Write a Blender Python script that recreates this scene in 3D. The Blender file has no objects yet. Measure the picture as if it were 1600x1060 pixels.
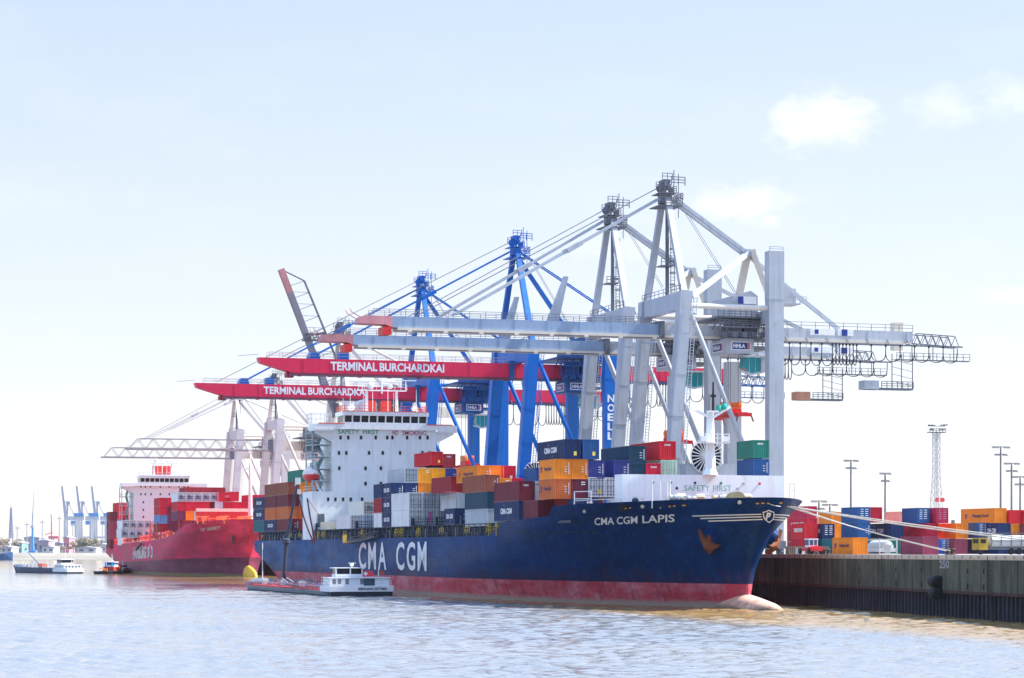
import bpy, bmesh, math, random
from mathutils import Vector
random.seed(7)
sc = bpy.context.scene
COL = sc.collection
R = math.radians

# ------------------------------------------------------------------ camera
TH = R(17.3)                       # the quay runs 17.3 degrees off the view axis
ST, CT = math.sin(TH), math.cos(TH)
FP, HZ, EYE = 3700.0, 862.0, 7.4   # focal length and horizon of the survey picture (1600 wide), eye height
cd = bpy.data.cameras.new('camera'); cam = bpy.data.objects.new('camera', cd); COL.objects.link(cam)
cam.location = (0, 0, EYE); cam.rotation_euler = (R(90), 0, 0)
cd.sensor_width = 36; cd.lens = FP/1600*36; cd.shift_y = (HZ-530)/1600
cd.clip_start = 1; cd.clip_end = 30000
sc.camera = cam

# ------------------------------------------------------------------ light
SUN_EL, SUN_A = R(46), R(4)       # sun stands over the quay, a little on the camera's side
hx = math.cos(SUN_A)*CT + math.sin(SUN_A)*ST
hy = math.cos(SUN_A)*ST - math.sin(SUN_A)*CT
sun_dir = Vector((hx*math.cos(SUN_EL), hy*math.cos(SUN_EL), math.sin(SUN_EL)))
ld = bpy.data.lights.new('sun', 'SUN'); ld.energy = 4.8; ld.angle = R(0.53); ld.color = (1, .95, .87)
lo = bpy.data.objects.new('sun', ld); COL.objects.link(lo)
lo.rotation_euler = (-sun_dir).to_track_quat('-Z', 'Y').to_euler()
sc.view_settings.view_transform = 'Standard'; sc.view_settings.look = 'None'
sc.view_settings.exposure = 1.6; sc.view_settings.gamma = 1

class NT:                          # tiny node-building helper
    def __init__(s, tree): s.t = tree
    def n(s, kind, **kw):
        nd = s.t.nodes.new(kind)
        for k, v in kw.items(): setattr(nd, k, v)
        return nd
    def put(s, sock, v):
        if isinstance(v, bpy.types.NodeSocket): s.t.links.new(v, sock)
        elif v is not None: sock.default_value = v
    def m(s, op, a, b=None, c=None, clamp=False):
        nd = s.n('ShaderNodeMath', operation=op, use_clamp=clamp)
        for i, v in enumerate((a, b, c)): s.put(nd.inputs[i], v)
        return nd.outputs[0]
    def noise(s, vec, scale, detail=3, rough=.55, dist=0):
        nd = s.n('ShaderNodeTexNoise'); s.put(nd.inputs['Vector'], vec)
        nd.inputs['Scale'].default_value = scale; nd.inputs['Detail'].default_value = detail
        nd.inputs['Roughness'].default_value = rough; nd.inputs['Distortion'].default_value = dist
        return nd.outputs[0]
    def mapping(s, vec, scale=(1,1,1), rot=(0,0,0)):
        nd = s.n('ShaderNodeMapping'); s.put(nd.inputs[0], vec)
        nd.inputs['Scale'].default_value = scale; nd.inputs['Rotation'].default_value = rot
        return nd.outputs[0]
    def rng(s, v, a, b, c=0., d=1., smooth=False):
        nd = s.n('ShaderNodeMapRange'); 
        if smooth: nd.interpolation_type = 'SMOOTHSTEP'
        s.put(nd.inputs[0], v)
        for i, q in enumerate((a, b, c, d)): nd.inputs[i+1].default_value = q
        return nd.outputs[0]
    def mix(s, f, a, b, blend='MIX'):
        nd = s.n('ShaderNodeMix', data_type='RGBA', blend_type=blend)
        s.put(nd.inputs[0], f)
        for i, v in ((6, a), (7, b)):
            if isinstance(v, tuple) and len(v) == 3: v = v + (1,)
            s.put(nd.inputs[i], v)
        return nd.outputs[2]

wd = bpy.data.worlds.new('World'); sc.world = wd; wd.use_nodes = True
wt = NT(wd.node_tree); wd.node_tree.nodes.clear()
sky = wt.n('ShaderNodeTexSky', sky_type='NISHITA'); sky.sun_disc = False
sky.sun_elevation = SUN_EL; sky.sun_rotation = math.atan2(hx, hy)
sky.altitude = 10; sky.air_density = 1.0; sky.dust_density = 0.6; sky.ozone_density = 1.0
tc = wt.n('ShaderNodeTexCoord').outputs['Generated']
sx = wt.n('ShaderNodeSeparateXYZ'); wt.put(sx.inputs[0], tc)
yy = wt.m('MAXIMUM', sx.outputs[1], .02)
au, ae = wt.m('DIVIDE', sx.outputs[0], yy), wt.m('DIVIDE', sx.outputs[2], yy)   # bearing and height of a direction
warp = wt.m('ADD', wt.m('MULTIPLY', wt.m('SUBTRACT', wt.noise(wt.mapping(tc, (1,1,1.6)), 70, 6, .62), .5), 1.9),
            wt.m('MULTIPLY', wt.m('SUBTRACT', wt.noise(tc, 24, 4, .55), .5), 1.3))
cm = None
for cu, ce, ru, re, st in ((.132, .181, .027, .0135, .8), (.181, .188, .020, .009, .42), (.209, .192, .016, .010, .36),
                           (.098, .1465, .026, .0105, .75), (.208, .108, .020, .005, .3), (.055, .128, .03, .006, .25), (-.17, .06, .05, .008, .25)):
    d2 = wt.m('ADD', wt.m('POWER', wt.m('ABSOLUTE', wt.m('DIVIDE', wt.m('SUBTRACT', au, cu), ru)), 2),
              wt.m('POWER', wt.m('ABSOLUTE', wt.m('DIVIDE', wt.m('SUBTRACT', ae, ce), re)), 2))
    k = wt.m('MULTIPLY', wt.rng(wt.m('ADD', wt.m('SQRT', d2), warp), 1.25, .2, 0, 1, True), st)
    cm = k if cm is None else wt.m('MAXIMUM', cm, k)
thin = wt.rng(wt.noise(wt.mapping(tc, (1, 1, 3.2)), 9, 5, .6), .50, .78, 0, .16)
cm = wt.m('MAXIMUM', cm, thin)
veil = wt.mix(wt.rng(ae, .0, .26), (5.4, 5.15, 5.3), (3.55, 4.12, 5.5))      # thin high veil that whitens the blue, densest low down
veil = wt.mix(wt.rng(sx.outputs[2], .24, .62), veil, (5.2, 8.0, 13.2))  # brighter blue overhead, outside the view, added to fill the shaded faces
skyc = wt.mix(.72, sky.outputs[0], veil)
cs = wt.rng(wt.noise(wt.mapping(tc, (1, 1, 1.8)), 60, 6, .62), .34, .64)
skyc = wt.mix(cm, skyc, wt.mix(cs, (5.15, 5.35, 5.75), (6.3, 6.3, 6.2)))
bgn = wt.n('ShaderNodeBackground'); wt.put(bgn.inputs[0], skyc); bgn.inputs[1].default_value = .0655
wo = wt.n('ShaderNodeOutputWorld'); wt.put(wo.inputs[0], bgn.outputs[0])

# ------------------------------------------------------------------ survey helpers: harbour frame v (towards the quay), w (along the quay, away), z
def W(v, w, z): return (v*CT - w*ST, v*ST + w*CT, z)
def tpx(px): return math.tan(TH + math.atan((px-800)/FP))
def vx(px, w): return w*tpx(px)
def wx(px, v): return v/tpx(px)
def dep(v, w): return v*ST + w*CT
def zy(py, v, w): return EYE + (HZ-py)*dep(v, w)/FP
def proj(v, w, z):
    d = dep(v, w); return 800 + FP*(v*CT - w*ST)/d, HZ - (z-EYE)*FP/d
def spot(px, Z):
    X = (px-800)/FP*Z; return X*CT + Z*ST, Z*CT - X*ST
def lerp(a, b, t): return a + (b-a)*t
def interp(x, pts):
    if x <= pts[0][0]: return pts[0][1]
    for (a, fa), (b, fb) in zip(pts, pts[1:]):
        if x <= b: return fa + (fb-fa)*(x-a)/(b-a)
    return pts[-1][1]

# ------------------------------------------------------------------ materials
MATS = {}
def bsdf(name, rough=.5, metal=0., spec=.5):
    m = bpy.data.materials.new(name); m.use_nodes = True
    t = NT(m.node_tree); b = m.node_tree.nodes['Principled BSDF']
    b.inputs['Roughness'].default_value = rough; b.inputs['Metallic'].default_value = metal
    b.inputs['Specular IOR Level'].default_value = spec
    return m, t, b
def paint(name, col, rough=.45, var=.16, wear=.0, wearcol=(.16, .07, .035), scale=.9, streak=.0, spec=.22, bump=0.):
    """weathered paint: soft mottling, run-down streaks, chips of rust; slightly different on each object"""
    if name in MATS: return MATS[name]
    m, t, b = bsdf(name, rough, 0, spec)
    tc = t.n('ShaderNodeTexCoord').outputs['Object']
    oi = t.n('ShaderNodeObjectInfo')
    off = t.n('ShaderNodeVectorMath', operation='ADD'); t.put(off.inputs[0], tc); t.put(off.inputs[1], oi.outputs['Location'])
    p = off.outputs[0]
    n1 = t.noise(p, scale*.35, 5, .6)
    n2 = t.noise(t.mapping(p, (2.2, 2.2, .22)), scale*1.3, 4, .6)
    f = t.m('ADD', t.m('MULTIPLY', n1, .6), t.m('MULTIPLY', n2, .4))
    val = t.rng(f, .3, .7, 1-var, 1+var)
    val = t.m('MULTIPLY', val, t.rng(oi.outputs['Random'], 0, 1, 1-var*.6, 1+var*.6))
    hs = t.n('ShaderNodeHueSaturation'); hs.inputs['Color'].default_value = col+(1,); t.put(hs.inputs['Value'], val)
    c = hs.outputs[0]
    if streak:
        s1 = t.noise(t.mapping(p, (1.6, 1.6, .07)), 1.0, 5, .65)
        c = t.mix(t.rng(s1, .52, .75, 0, streak), c, wearcol)
    if wear:
        w1 = t.noise(p, 2.3*scale, 7, .68)
        c = t.mix(t.rng(w1, .60, .68, 0, wear), c, wearcol)
    t.put(b.inputs['Base Color'], c)
    t.put(b.inputs['Roughness'], t.rng(n2, .3, .7, rough-.08, rough+.12))
    if bump:
        bn = t.n('ShaderNodeBump'); bn.inputs['Strength'].default_value = bump; bn.inputs['Distance'].default_value = .05
        t.put(bn.inputs['Height'], t.noise(p, scale*1.2, 3)); t.put(b.inputs['Normal'], bn.outputs[0])
    MATS[name] = m; return m
def plain(name, col, rough=.5, metal=0.):
    if name in MATS: return MATS[name]
    m, t, b = bsdf(name, rough, metal, .3)
    tc = t.n('ShaderNodeTexCoord').outputs['Object']
    v = t.rng(t.noise(tc, 1.2, 3), .3, .7, .88, 1.12)
    hs = t.n('ShaderNodeHueSaturation'); hs.inputs['Color'].default_value = col+(1,); t.put(hs.inputs['Value'], v)
    t.put(b.inputs['Base Color'], hs.outputs[0]); MATS[name] = m; return m

# ------------------------------------------------------------------ mesh collector in harbour coordinates
class MB:
    def __init__(s): s.v, s.f = [], []
    def add(s, vs, fs):
        o = len(s.v); s.v += [tuple(p) for p in vs]; s.f += [tuple(i+o for i in f) for f in fs]; return s
    def box(s, a, b):
        (x0, y0, z0), (x1, y1, z1) = [tuple(min(p, q) for p, q in zip(a, b)), tuple(max(p, q) for p, q in zip(a, b))]
        return s.add([(x0,y0,z0),(x1,y0,z0),(x1,y1,z0),(x0,y1,z0),(x0,y0,z1),(x1,y0,z1),(x1,y1,z1),(x0,y1,z1)],
                     [(3,2,1,0),(4,5,6,7),(0,1,5,4),(1,2,6,5),(2,3,7,6),(3,0,4,7)])
    def cbox(s, c, d): return s.box([c[i]-d[i]/2 for i in range(3)], [c[i]+d[i]/2 for i in range(3)])
    def frame_of(s, p, q):
        d = (Vector(q)-Vector(p)).normalized()
        up = Vector((0,0,1)) if abs(d.z) < .95 else Vector((0,1,0))
        a = d.cross(up).normalized(); return d, a, a.cross(d).normalized()
    def bar(s, p, q, a0, b0, a1=None, b1=None):
        """rectangular bar p->q; a across (horizontal), b the other way; may taper"""
        a1 = a0 if a1 is None else a1; b1 = b0 if b1 is None else b1
        d, x, y = s.frame_of(p, q); P, Q = Vector(p), Vector(q)
        vs = [P+x*(i*a0/2)+y*(j*b0/2) for i, j in ((-1,-1),(1,-1),(1,1),(-1,1))] + [Q+x*(i*a1/2)+y*(j*b1/2) for i, j in ((-1,-1),(1,-1),(1,1),(-1,1))]
        return s.add(vs, [(0,1,2,3),(7,6,5,4),(1,0,4,5),(2,1,5,6),(3,2,6,7),(0,3,7,4)])
    def post(s, p, q, dv, dw, dv1=None, dw1=None):
        """upright column with its faces square to the harbour axes"""
        dv1 = dv if dv1 is None else dv1; dw1 = dw if dw1 is None else dw1
        c = ((-1,-1),(1,-1),(1,1),(-1,1))
        vs = [(p[0]+i*dv/2, p[1]+j*dw/2, p[2]) for i, j in c] + [(q[0]+i*dv1/2, q[1]+j*dw1/2, q[2]) for i, j in c]
        return s.add(vs, [(3,2,1,0),(4,5,6,7),(0,1,5,4),(1,2,6,5),(2,3,7,6),(3,0,4,7)])
    def tube(s, p, q, r, r1=None, n=8, caps=True):
        r1 = r if r1 is None else r1
        d, x, y = s.frame_of(p, q); P, Q = Vector(p), Vector(q); vs = []
        for c, rr in ((P, r), (Q, r1)):
            for k in range(n):
                a = 2*math.pi*k/n; vs.append(c + x*math.cos(a)*rr + y*math.sin(a)*rr)
        fs = [(k, (k+1) % n, n+(k+1) % n, n+k) for k in range(n)]
        if caps: fs += [tuple(range(n-1, -1, -1)), tuple(range(n, 2*n))]
        return s.add(vs, fs)
    def line(s, pts, r, n=5):
        for p, q in zip(pts, pts[1:]): s.tube(p, q, r, n=n, caps=False)
        return s
    def lathe(s, c, prof, n=20, axis='z'):
        vs, fs = [], []
        for (r, h) in prof:
            for k in range(n):
                a = 2*math.pi*k/n; x, y = math.cos(a)*r, math.sin(a)*r
                vs.append({'z': (c[0]+x, c[1]+y, c[2]+h), 'y': (c[0]+x, c[1]+h, c[2]+y), 'x': (c[0]+h, c[1]+x, c[2]+y)}[axis])
        for i in range(len(prof)-1):
            for k in range(n): fs.append((i*n+k, i*n+(k+1) % n, (i+1)*n+(k+1) % n, (i+1)*n+k))
        fs += [tuple(range(n)), tuple((len(prof)-1)*n+k for k in range(n))]
        return s.add(vs, fs)
    def prism(s, poly, axis, a, b):
        """polygon in the two other axes, pushed from a to b along axis (0 v, 1 w, 2 z)"""
        def mk(p, h):
            q = list(p); q.insert(axis, h); return tuple(q)
        n = len(poly); vs = [mk(p, a) for p in poly] + [mk(p, b) for p in poly]
        return s.add(vs, [tuple(range(n)), tuple(range(2*n-1, n-1, -1))] + [(k, n+k, n+(k+1) % n, (k+1) % n) for k in range(n)])
    def rail(s, pts, h=1.1, step=2.0, r=.035, bars=2):
        for p, q in zip(pts, pts[1:]):
            L = (Vector(q)-Vector(p)).length; n = max(1, int(L/step))
            for k in range(n+1):
                a = Vector(p).lerp(Vector(q), k/n); s.bar(a, a+Vector((0,0,h)), r*2, r*2)
            for b in range(bars):
                e = Vector((0,0,h*(b+1)/bars)); s.bar(Vector(p)+e, Vector(q)+e, r*2, r*2)
        return s
    def ladder(s, p, q, wd=.5, r=.03):
        d, x, y = s.frame_of(p, q); P, Q = Vector(p), Vector(q)
        for k in (-1, 1): s.bar(P+x*wd/2*k, Q+x*wd/2*k, r*2, r*2)
        n = int((Q-P).length/.5)
        for k in range(n):
            a = P.lerp(Q, (k+.5)/n); s.bar(a-x*wd/2, a+x*wd/2, r*1.5, r*1.5)
        return s
    def truss(s, p, q, h, wd, bays, r=.09, tri=False):
        """lattice girder p->q (bottom chord centre line) with height h and width wd"""
        d = (Vector(q)-Vector(p)); P = Vector(p); side = Vector((-d.y, d.x, 0)).normalized()*(wd/2); up = Vector((0,0,h))
        st = d/bays
        for sd in (-1, 1):
            tp = side*sd*(0 if tri else 1)
            s.bar(P+side*sd, P+d+side*sd, r*2.2, r*2.2)
            if not tri or sd == 1: s.bar(P+tp+up+st*.6, P+d+tp+up-st*.6, r*2.2, r*2.2)
            for k in range(bays):
                a, m, e = P+st*k, P+st*(k+.5), P+st*(k+1)
                s.bar(a+side*sd, m+tp+up, r*1.4, r*1.4); s.bar(m+tp+up, e+side*sd, r*1.4, r*1.4)
        for k in range(bays+1): s.bar(P+st*k-side, P+st*k+side, r*1.4, r*1.4)
        return s
    def mesh(s, name, mats, o=(0,0,0), smooth=False):
        me = bpy.data.meshes.new(name)
        me.from_pydata([(p[0]-o[0], p[1]-o[1], p[2]-o[2]) for p in s.v], [], s.f)
        for m in (mats if isinstance(mats, (list, tuple)) else [mats]): me.materials.append(m)
        bm = bmesh.new(); bm.from_mesh(me); bmesh.ops.recalc_face_normals(bm, faces=bm.faces)
        if smooth:
            for f in bm.faces: f.smooth = True
            for e in bm.edges:
                if len(e.link_faces) == 2 and e.calc_face_angle(0) > R(38): e.smooth = False
        bm.to_mesh(me); bm.free(); return me

def tag(o, label=None, cat=None, group=None, kind=None):
    for k, v in (('label', label), ('category', cat), ('group', group), ('kind', kind)):
        if v: o[k] = v
    return o
def solo(name, mb, mat, label, cat, o, group=None, kind=None, smooth=False):
    ob = bpy.data.objects.new(name, mb.mesh(name, mat, o, smooth)); COL.objects.link(ob)
    ob.location = W(*o); ob.rotation_euler = (0, 0, TH)
    return tag(ob, label, cat, group, kind)
class Thing:
    def __init__(s, name, label, cat, o, group=None):
        s.o = o; e = bpy.data.objects.new(name, None); e.empty_display_size = 1; COL.objects.link(e)
        e.location = W(*o); e.rotation_euler = (0, 0, TH); tag(e, label, cat, group); s.e = e
    def part(s, name, mb, mat, parent=None, label=None, smooth=False):
        ob = bpy.data.objects.new(name, mb.mesh(name, mat, s.o, smooth)); COL.objects.link(ob)
        ob.parent = parent or s.e
        if label: ob['label'] = label
        return ob

# ------------------------------------------------------------------ lettering
TXT = {}
def glyphs(body, bold=.0, sub=0.):
    key = (body, bold, sub)
    if key in TXT: return TXT[key]
    cu = bpy.data.curves.new('lettering', 'FONT'); cu.body = body; cu.offset = bold; cu.resolution_u = 3
    ob = bpy.data.objects.new('lettering', cu); COL.objects.link(ob)
    me = bpy.data.meshes.new_from_object(ob.evaluated_get(bpy.context.evaluated_depsgraph_get()))
    bpy.data.objects.remove(ob); bpy.data.curves.remove(cu)
    xs = [v.co.x for v in me.vertices]; ys = [v.co.y for v in me.vertices]
    x0, x1, y0, y1 = min(xs), max(xs), min(ys), max(ys)
    if sub:
        bm = bmesh.new(); bm.from_mesh(me)
        for _ in range(4):
            es = [e for e in bm.edges if e.calc_length() > sub]
            if not es: break
            bmesh.ops.subdivide_edges(bm, edges=es, cuts=1)
        bmesh.ops.triangulate(bm, faces=bm.faces); bm.to_mesh(me); bm.free()
    vs = [((v.co.x-x0)/(x1-x0), (v.co.y-y0)/(y1-y0)) for v in me.vertices]
    fs = [tuple(p.vertices) for p in me.polygons]
    bpy.data.meshes.remove(me)
    TXT[key] = (vs, fs, (x1-x0)/(y1-y0)); return TXT[key]
def text(mb, body, p, xd, yd, width, height, bold=.02):
    vs, fs, asp = glyphs(body, bold); P, X, Y = Vector(p), Vector(xd), Vector(yd)
    return mb.add([P + X*(a*width) + Y*(b*height) for a, b in vs], fs)
FRONT = ((1,0,0), (0,0,1))         # on faces that look along -w
SIDE = ((0,-1,0), (0,0,1))         # on faces that look along -v
# ================================================================== setting: water, quay, far bank
QV, QZ = 136.2, 6.93               # quay edge line and quay level
KS, KW = .15, 310.0                # nearer than KW the quay line swings out a little towards the river
def qv(w): return QV - KS*max(0, KW-w)
def qx(px):                        # place along the quay edge for a bearing
    tp = tpx(px); w = (QV-KS*KW)/(tp-KS) if tp > KS else 1e9
    return w if 0 < w < KW else QV/tp
def qshift(mb): mb.v = [(v-KS*max(0, KW-w), w, z) for v, w, z in mb.v]; return mb
def structure(name, vs, fs, mat, kind='structure'):
    me = bpy.data.meshes.new(name); me.from_pydata(vs, [], fs); me.materials.append(mat)
    ob = bpy.data.objects.new(name, me); COL.objects.link(ob); ob['kind'] = kind; return ob

def water_mat():
    m, t, b = bsdf('river_water', .08, 0, .5)
    b.inputs['IOR'].default_value = 1.42
    g = t.n('ShaderNodeNewGeometry').outputs['Position']
    g = t.mapping(g, (1, 1, 0), (0, 0, R(12)))
    big = t.noise(t.mapping(g, (.6, 1, 1)), .018, 3, .5)
    c = t.mix(t.rng(big, .35, .68), (.185, .185, .185), (.150, .170, .200))
    p0 = t.n('ShaderNodeSeparateXYZ'); t.put(p0.inputs[0], t.n('ShaderNodeNewGeometry').outputs['Position'])     # ochre painted in where the dark hull reflection bares the water's colour
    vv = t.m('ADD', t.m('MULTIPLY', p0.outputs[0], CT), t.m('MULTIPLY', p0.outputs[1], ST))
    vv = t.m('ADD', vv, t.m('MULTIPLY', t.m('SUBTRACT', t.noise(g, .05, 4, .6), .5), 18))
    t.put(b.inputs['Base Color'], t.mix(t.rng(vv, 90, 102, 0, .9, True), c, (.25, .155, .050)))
    gust = t.rng(t.noise(t.mapping(g, (.35, 1, 1)), .03, 4, .6), .38, .66, .5, 1.0)
    w2 = t.noise(t.mapping(g, (.8, 1.3, 1)), .9, 4, .6, .4)
    w3 = t.noise(g, 3.4, 3, .6)
    h = t.m('ADD', t.m('MULTIPLY', w2, .30), t.m('MULTIPLY', w3, .06))
    bn = t.n('ShaderNodeBump'); bn.inputs['Distance'].default_value = 1.0
    t.put(bn.inputs['Strength'], t.m('MULTIPLY', gust, .28)); t.put(bn.inputs['Height'], h)
    t.put(b.inputs['Normal'], bn.outputs[0])
    return m
def water_sheet():
    """one sheet to the horizon; short river chop is real relief where it can be seen, flat far away"""
    import numpy as np
    ys = [-300., 0, 40, 60]
    while ys[-1] < 420: ys.append(ys[-1]+.32)
    st = .32
    while ys[-1] < 2000: st = min(14, st*1.022); ys.append(ys[-1]+st)
    ys = np.array(ys+[2600, 4000, 9000, 18000.])
    us = np.concatenate([[-40, -6, -1.2, -.5], np.linspace(-.34, .34, 520), [.5, 1.2, 6, 40]])
    Y, U = np.meshgrid(ys, us, indexing='ij'); X = U*np.maximum(Y, 60)
    rg = np.random.default_rng(5); Zh = np.zeros_like(X)
    for k in range(46):
        L = 1.0*(1.029**k)*rng_(rg); th = rg.normal(1.15, .55); kx, ky = math.cos(th)*6.283/L, math.sin(th)*6.283/L
        a = .0062*L**.95*min(1, 2.6/L+.2); Zh += a*np.sin(kx*X+ky*Y+rg.uniform(0, 6.28)) * np.clip(1.6-Y/(L*170), 0, 1)
    Zh = Zh*np.clip((Y-50)/30, 0, 1)*np.clip((1900-Y)/600, 0, 1)*np.clip((.5-np.abs(U))/.1, 0, 1)
    Zh = np.where(Zh > 0, Zh*1.25, Zh*.85)
    co = np.stack([X, Y, Zh], -1).reshape(-1, 3); nr, nc = X.shape
    i = (np.arange(nr-1)[:, None]*nc+np.arange(nc-1)[None]).reshape(-1); q = np.stack([i, i+1, i+nc+1, i+nc], -1).reshape(-1)
    me = bpy.data.meshes.new('water'); me.vertices.add(len(co)); me.vertices.foreach_set('co', co.ravel().astype(np.float32))
    me.loops.add(len(q)); me.loops.foreach_set('vertex_index', q.astype(np.int32)); nf = len(i)
    me.polygons.add(nf); me.polygons.foreach_set('loop_start', np.arange(0, nf*4, 4, dtype=np.int32)); me.polygons.foreach_set('loop_total', np.full(nf, 4, np.int32)); me.polygons.foreach_set('use_smooth', np.ones(nf, bool))
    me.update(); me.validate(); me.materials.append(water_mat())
    ob = bpy.data.objects.new('water', me); COL.objects.link(ob); ob['kind'] = 'structure'
def rng_(rg): return rg.uniform(.9, 1.1)
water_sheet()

def ground_mat():
    m, t, b = bsdf('quay_paving', .85)
    g = t.n('ShaderNodeNewGeometry').outputs['Position']
    n = t.noise(g, .25, 6, .6)
    t.put(b.inputs['Base Color'], t.mix(t.rng(n, .35, .65), (.17, .165, .155), (.26, .25, .23))); return m
pts = [(qv(60)+.5,60), (2600,60), (2600,2600), (160,1030), (149.5,1030), (149.5,640), (QV+.5,640), (QV+.5,KW)]
structure('quay_ground', [W(v, w, QZ) for v, w in pts], [tuple(range(8))], ground_mat())

def wallmat(name, c1, c2, c3, sc1=.5, rough=.85, streak=1.):
    m, t, b = bsdf(name, rough, 0, .25)
    tc = t.n('ShaderNodeTexCoord').outputs['Object']
    n1 = t.noise(t.mapping(tc, (1, 1, .28)), sc1, 6, .66)
    n2 = t.noise(t.mapping(tc, (1, 1, .07)), 1.4, 5, .65)
    n3 = t.noise(tc, .16, 4, .6)
    c = t.mix(t.rng(n1, .32, .68), c1, c2)
    c = t.mix(t.m('MULTIPLY', t.rng(n2, .5, .74), streak), c, c3)
    c = t.mix(t.rng(n3, .45, .72, 0, .65), c, c3)
    t.put(b.inputs['Base Color'], c)
    bn = t.n('ShaderNodeBump'); bn.inputs['Strength'].default_value = .5; bn.inputs['Distance'].default_value = .06
    t.put(bn.inputs['Height'], t.noise(tc, 3, 5)); t.put(b.inputs['Normal'], bn.outputs[0])
    return m
qw = Thing('quay_wall', 'long dark stained quay wall with steel sheet piling below and pale edge on top', 'quay wall', (QV, 300, 0))
def qpart(name, mb, mat, **k): return qw.part(name, qshift(mb), mat, **k)
up = MB()
joints = sorted([qx(p) for p in (1212, 1250, 1290, 1331, 1372, 1414, 1455, 1500, 1545, 1590)] + [KW] + [KW+18*i for i in range(1, 18)] + [110, 140, 165, 190])
for a, b_ in zip([60]+joints, joints+[640]): up.box((QV, a+.10, 3.05), (QV+3, b_-.10, QZ-.45))
up.box((149.5, 640, 3.05), (152, 1030, QZ-.45)); up.box((QV, 640, -2), (149.5, 642, QZ-.45))
qpart('concrete_face', up, wallmat('wet_concrete', (.048, .054, .044), (.125, .128, .100), (.018, .021, .022), .7))
jb = MB(); [jb.box((QV+.3, a, 3.1), (QV+2.6, b_, QZ-.5)) for a, b_ in ((60, KW), (KW, 640))]; qpart('joint_backing', jb, plain('tarry_joint', (.012, .012, .014), .9))
sp = MB(); prof = []; w0 = 60.0
while w0 < 640: prof += [(QV+.35, w0), (QV+.35, w0+.42), (QV+.85, w0+.62), (QV+.85, w0+1.04)]; w0 += 1.24
n = len(prof)
sp.add([(v, w, z) for z in (-2, 3.05) for v, w in prof], [(i, i+1, n+i+1, n+i) for i in range(n-1)]); sp.box((149.8, 640, -2), (150.5, 1030, 3.05))
qpart('sheet_piling', sp, wallmat('sheet_pile_steel', (.016, .020, .034), (.042, .040, .056), (.008, .009, .016), .8, .7))
wl = MB(); [wl.box((QV+.02, a, 2.7), (QV+.9, b_, 3.05)) for a, b_ in ((60, KW), (KW, 640))]
qpart('waling_beam', wl, wallmat('waling_steel', (.05, .024, .026), (.10, .045, .045), (.02, .016, .02), 1.2))
cp = MB(); [cp.box((QV-.08, a, QZ-.28), (QV+1.1, b_, QZ+.10)) for a, b_ in ((60, KW), (KW, 640))]; [cp.box((QV-.02, a, QZ-.45), (QV+1, b_, QZ-.28)) for a, b_ in ((60, KW), (KW, 640))]
qpart('edge_capping', cp, paint('pale_edge_stone', (.50, .44, .38), .8, .14, .35, (.2, .13, .10)))
cr = MB(); w0 = 70
while w0 < 400: cr.box((QV-.12, w0, QZ-.30), (QV-.07, w0+.14, QZ-.02)); w0 += 2.6
qpart('edge_bolts', cr, plain('dark_bolt', (.05, .04, .04), .7))
for px in (1467,):
    fb = MB(); w = qx(px)
    for z in (2.6, 4.0): fb.lathe((QV-.55, w-.9, z), [(.45, 0), (.68, .3), (.68, 1.5), (.45, 1.8)], 14, 'y')
    fb.box((QV-.25, w-1.1, 2.0), (QV+.02, w+1.1, 4.6)); qpart('rubber_fender', fb, plain('black_rubber', (.012, .014, .022), .7))
for px in (1272, 1342, 1440, 1537, 1512, 1400):
    ex = MB(); w = qx(px); ex.box((QV-.03, w-.2, 5.0), (QV+.02, w+.2, 5.5)); qpart('mooring_recess', ex, plain('tarry_joint', (.012, .012, .014), .9))
    ex = MB(); ex.box((QV-.12, w-.2, 3.2), (QV+.02, w+.2, 3.9)); qpart('mooring_ring', ex, plain('dark_bolt', (.05, .04, .04), .7))
lt = MB(); w = qx(1468); text(lt, '250', (QV-.03, w, QZ-1.45), *SIDE, 3.3, .95, .04); qpart('lettering', lt, plain('dull_white_paint', (.24, .25, .27), .7))
for px in (1382, 1548):
    ld_ = MB(); w = qx(px); ld_.ladder((QV-.12, w, 0), (QV-.12, w, QZ-.3), .55, .04); qpart('ladder', ld_, plain('dark_bolt', (.05, .04, .04), .7))

def bollard(px):
    w = qx(px); v = qv(w)+.75; mb = MB()
    mb.lathe((v, w, QZ+.10), [(.30, 0), (.30, .06), (.20, .12), (.18, .42), (.30, .52), (.32, .62), (.22, .72)], 14)
    mb.box((v-.38, w-.38, QZ+.08), (v+.38, w+.38, QZ+.13))
    return mb, (v, w, QZ)
bm_ = plain('rusty_black_iron', (.05, .032, .026), .75)
for px, lb in ((1280.5, 'small iron bollard on the quay edge near the red tractor, left of the close pair'),
               (1286, 'small iron bollard on the quay edge near the red tractor, right of the close pair'),
               (1472, 'small iron bollard with mooring ropes on the quay edge above the painted number'),
               (1479, 'small iron bollard just right of the one with mooring ropes on the quay edge')):
    mb, o = bollard(px); solo('bollard', mb, bm_, lb, 'bollard', o, 'bollards along the quay edge', smooth=True)

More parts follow.
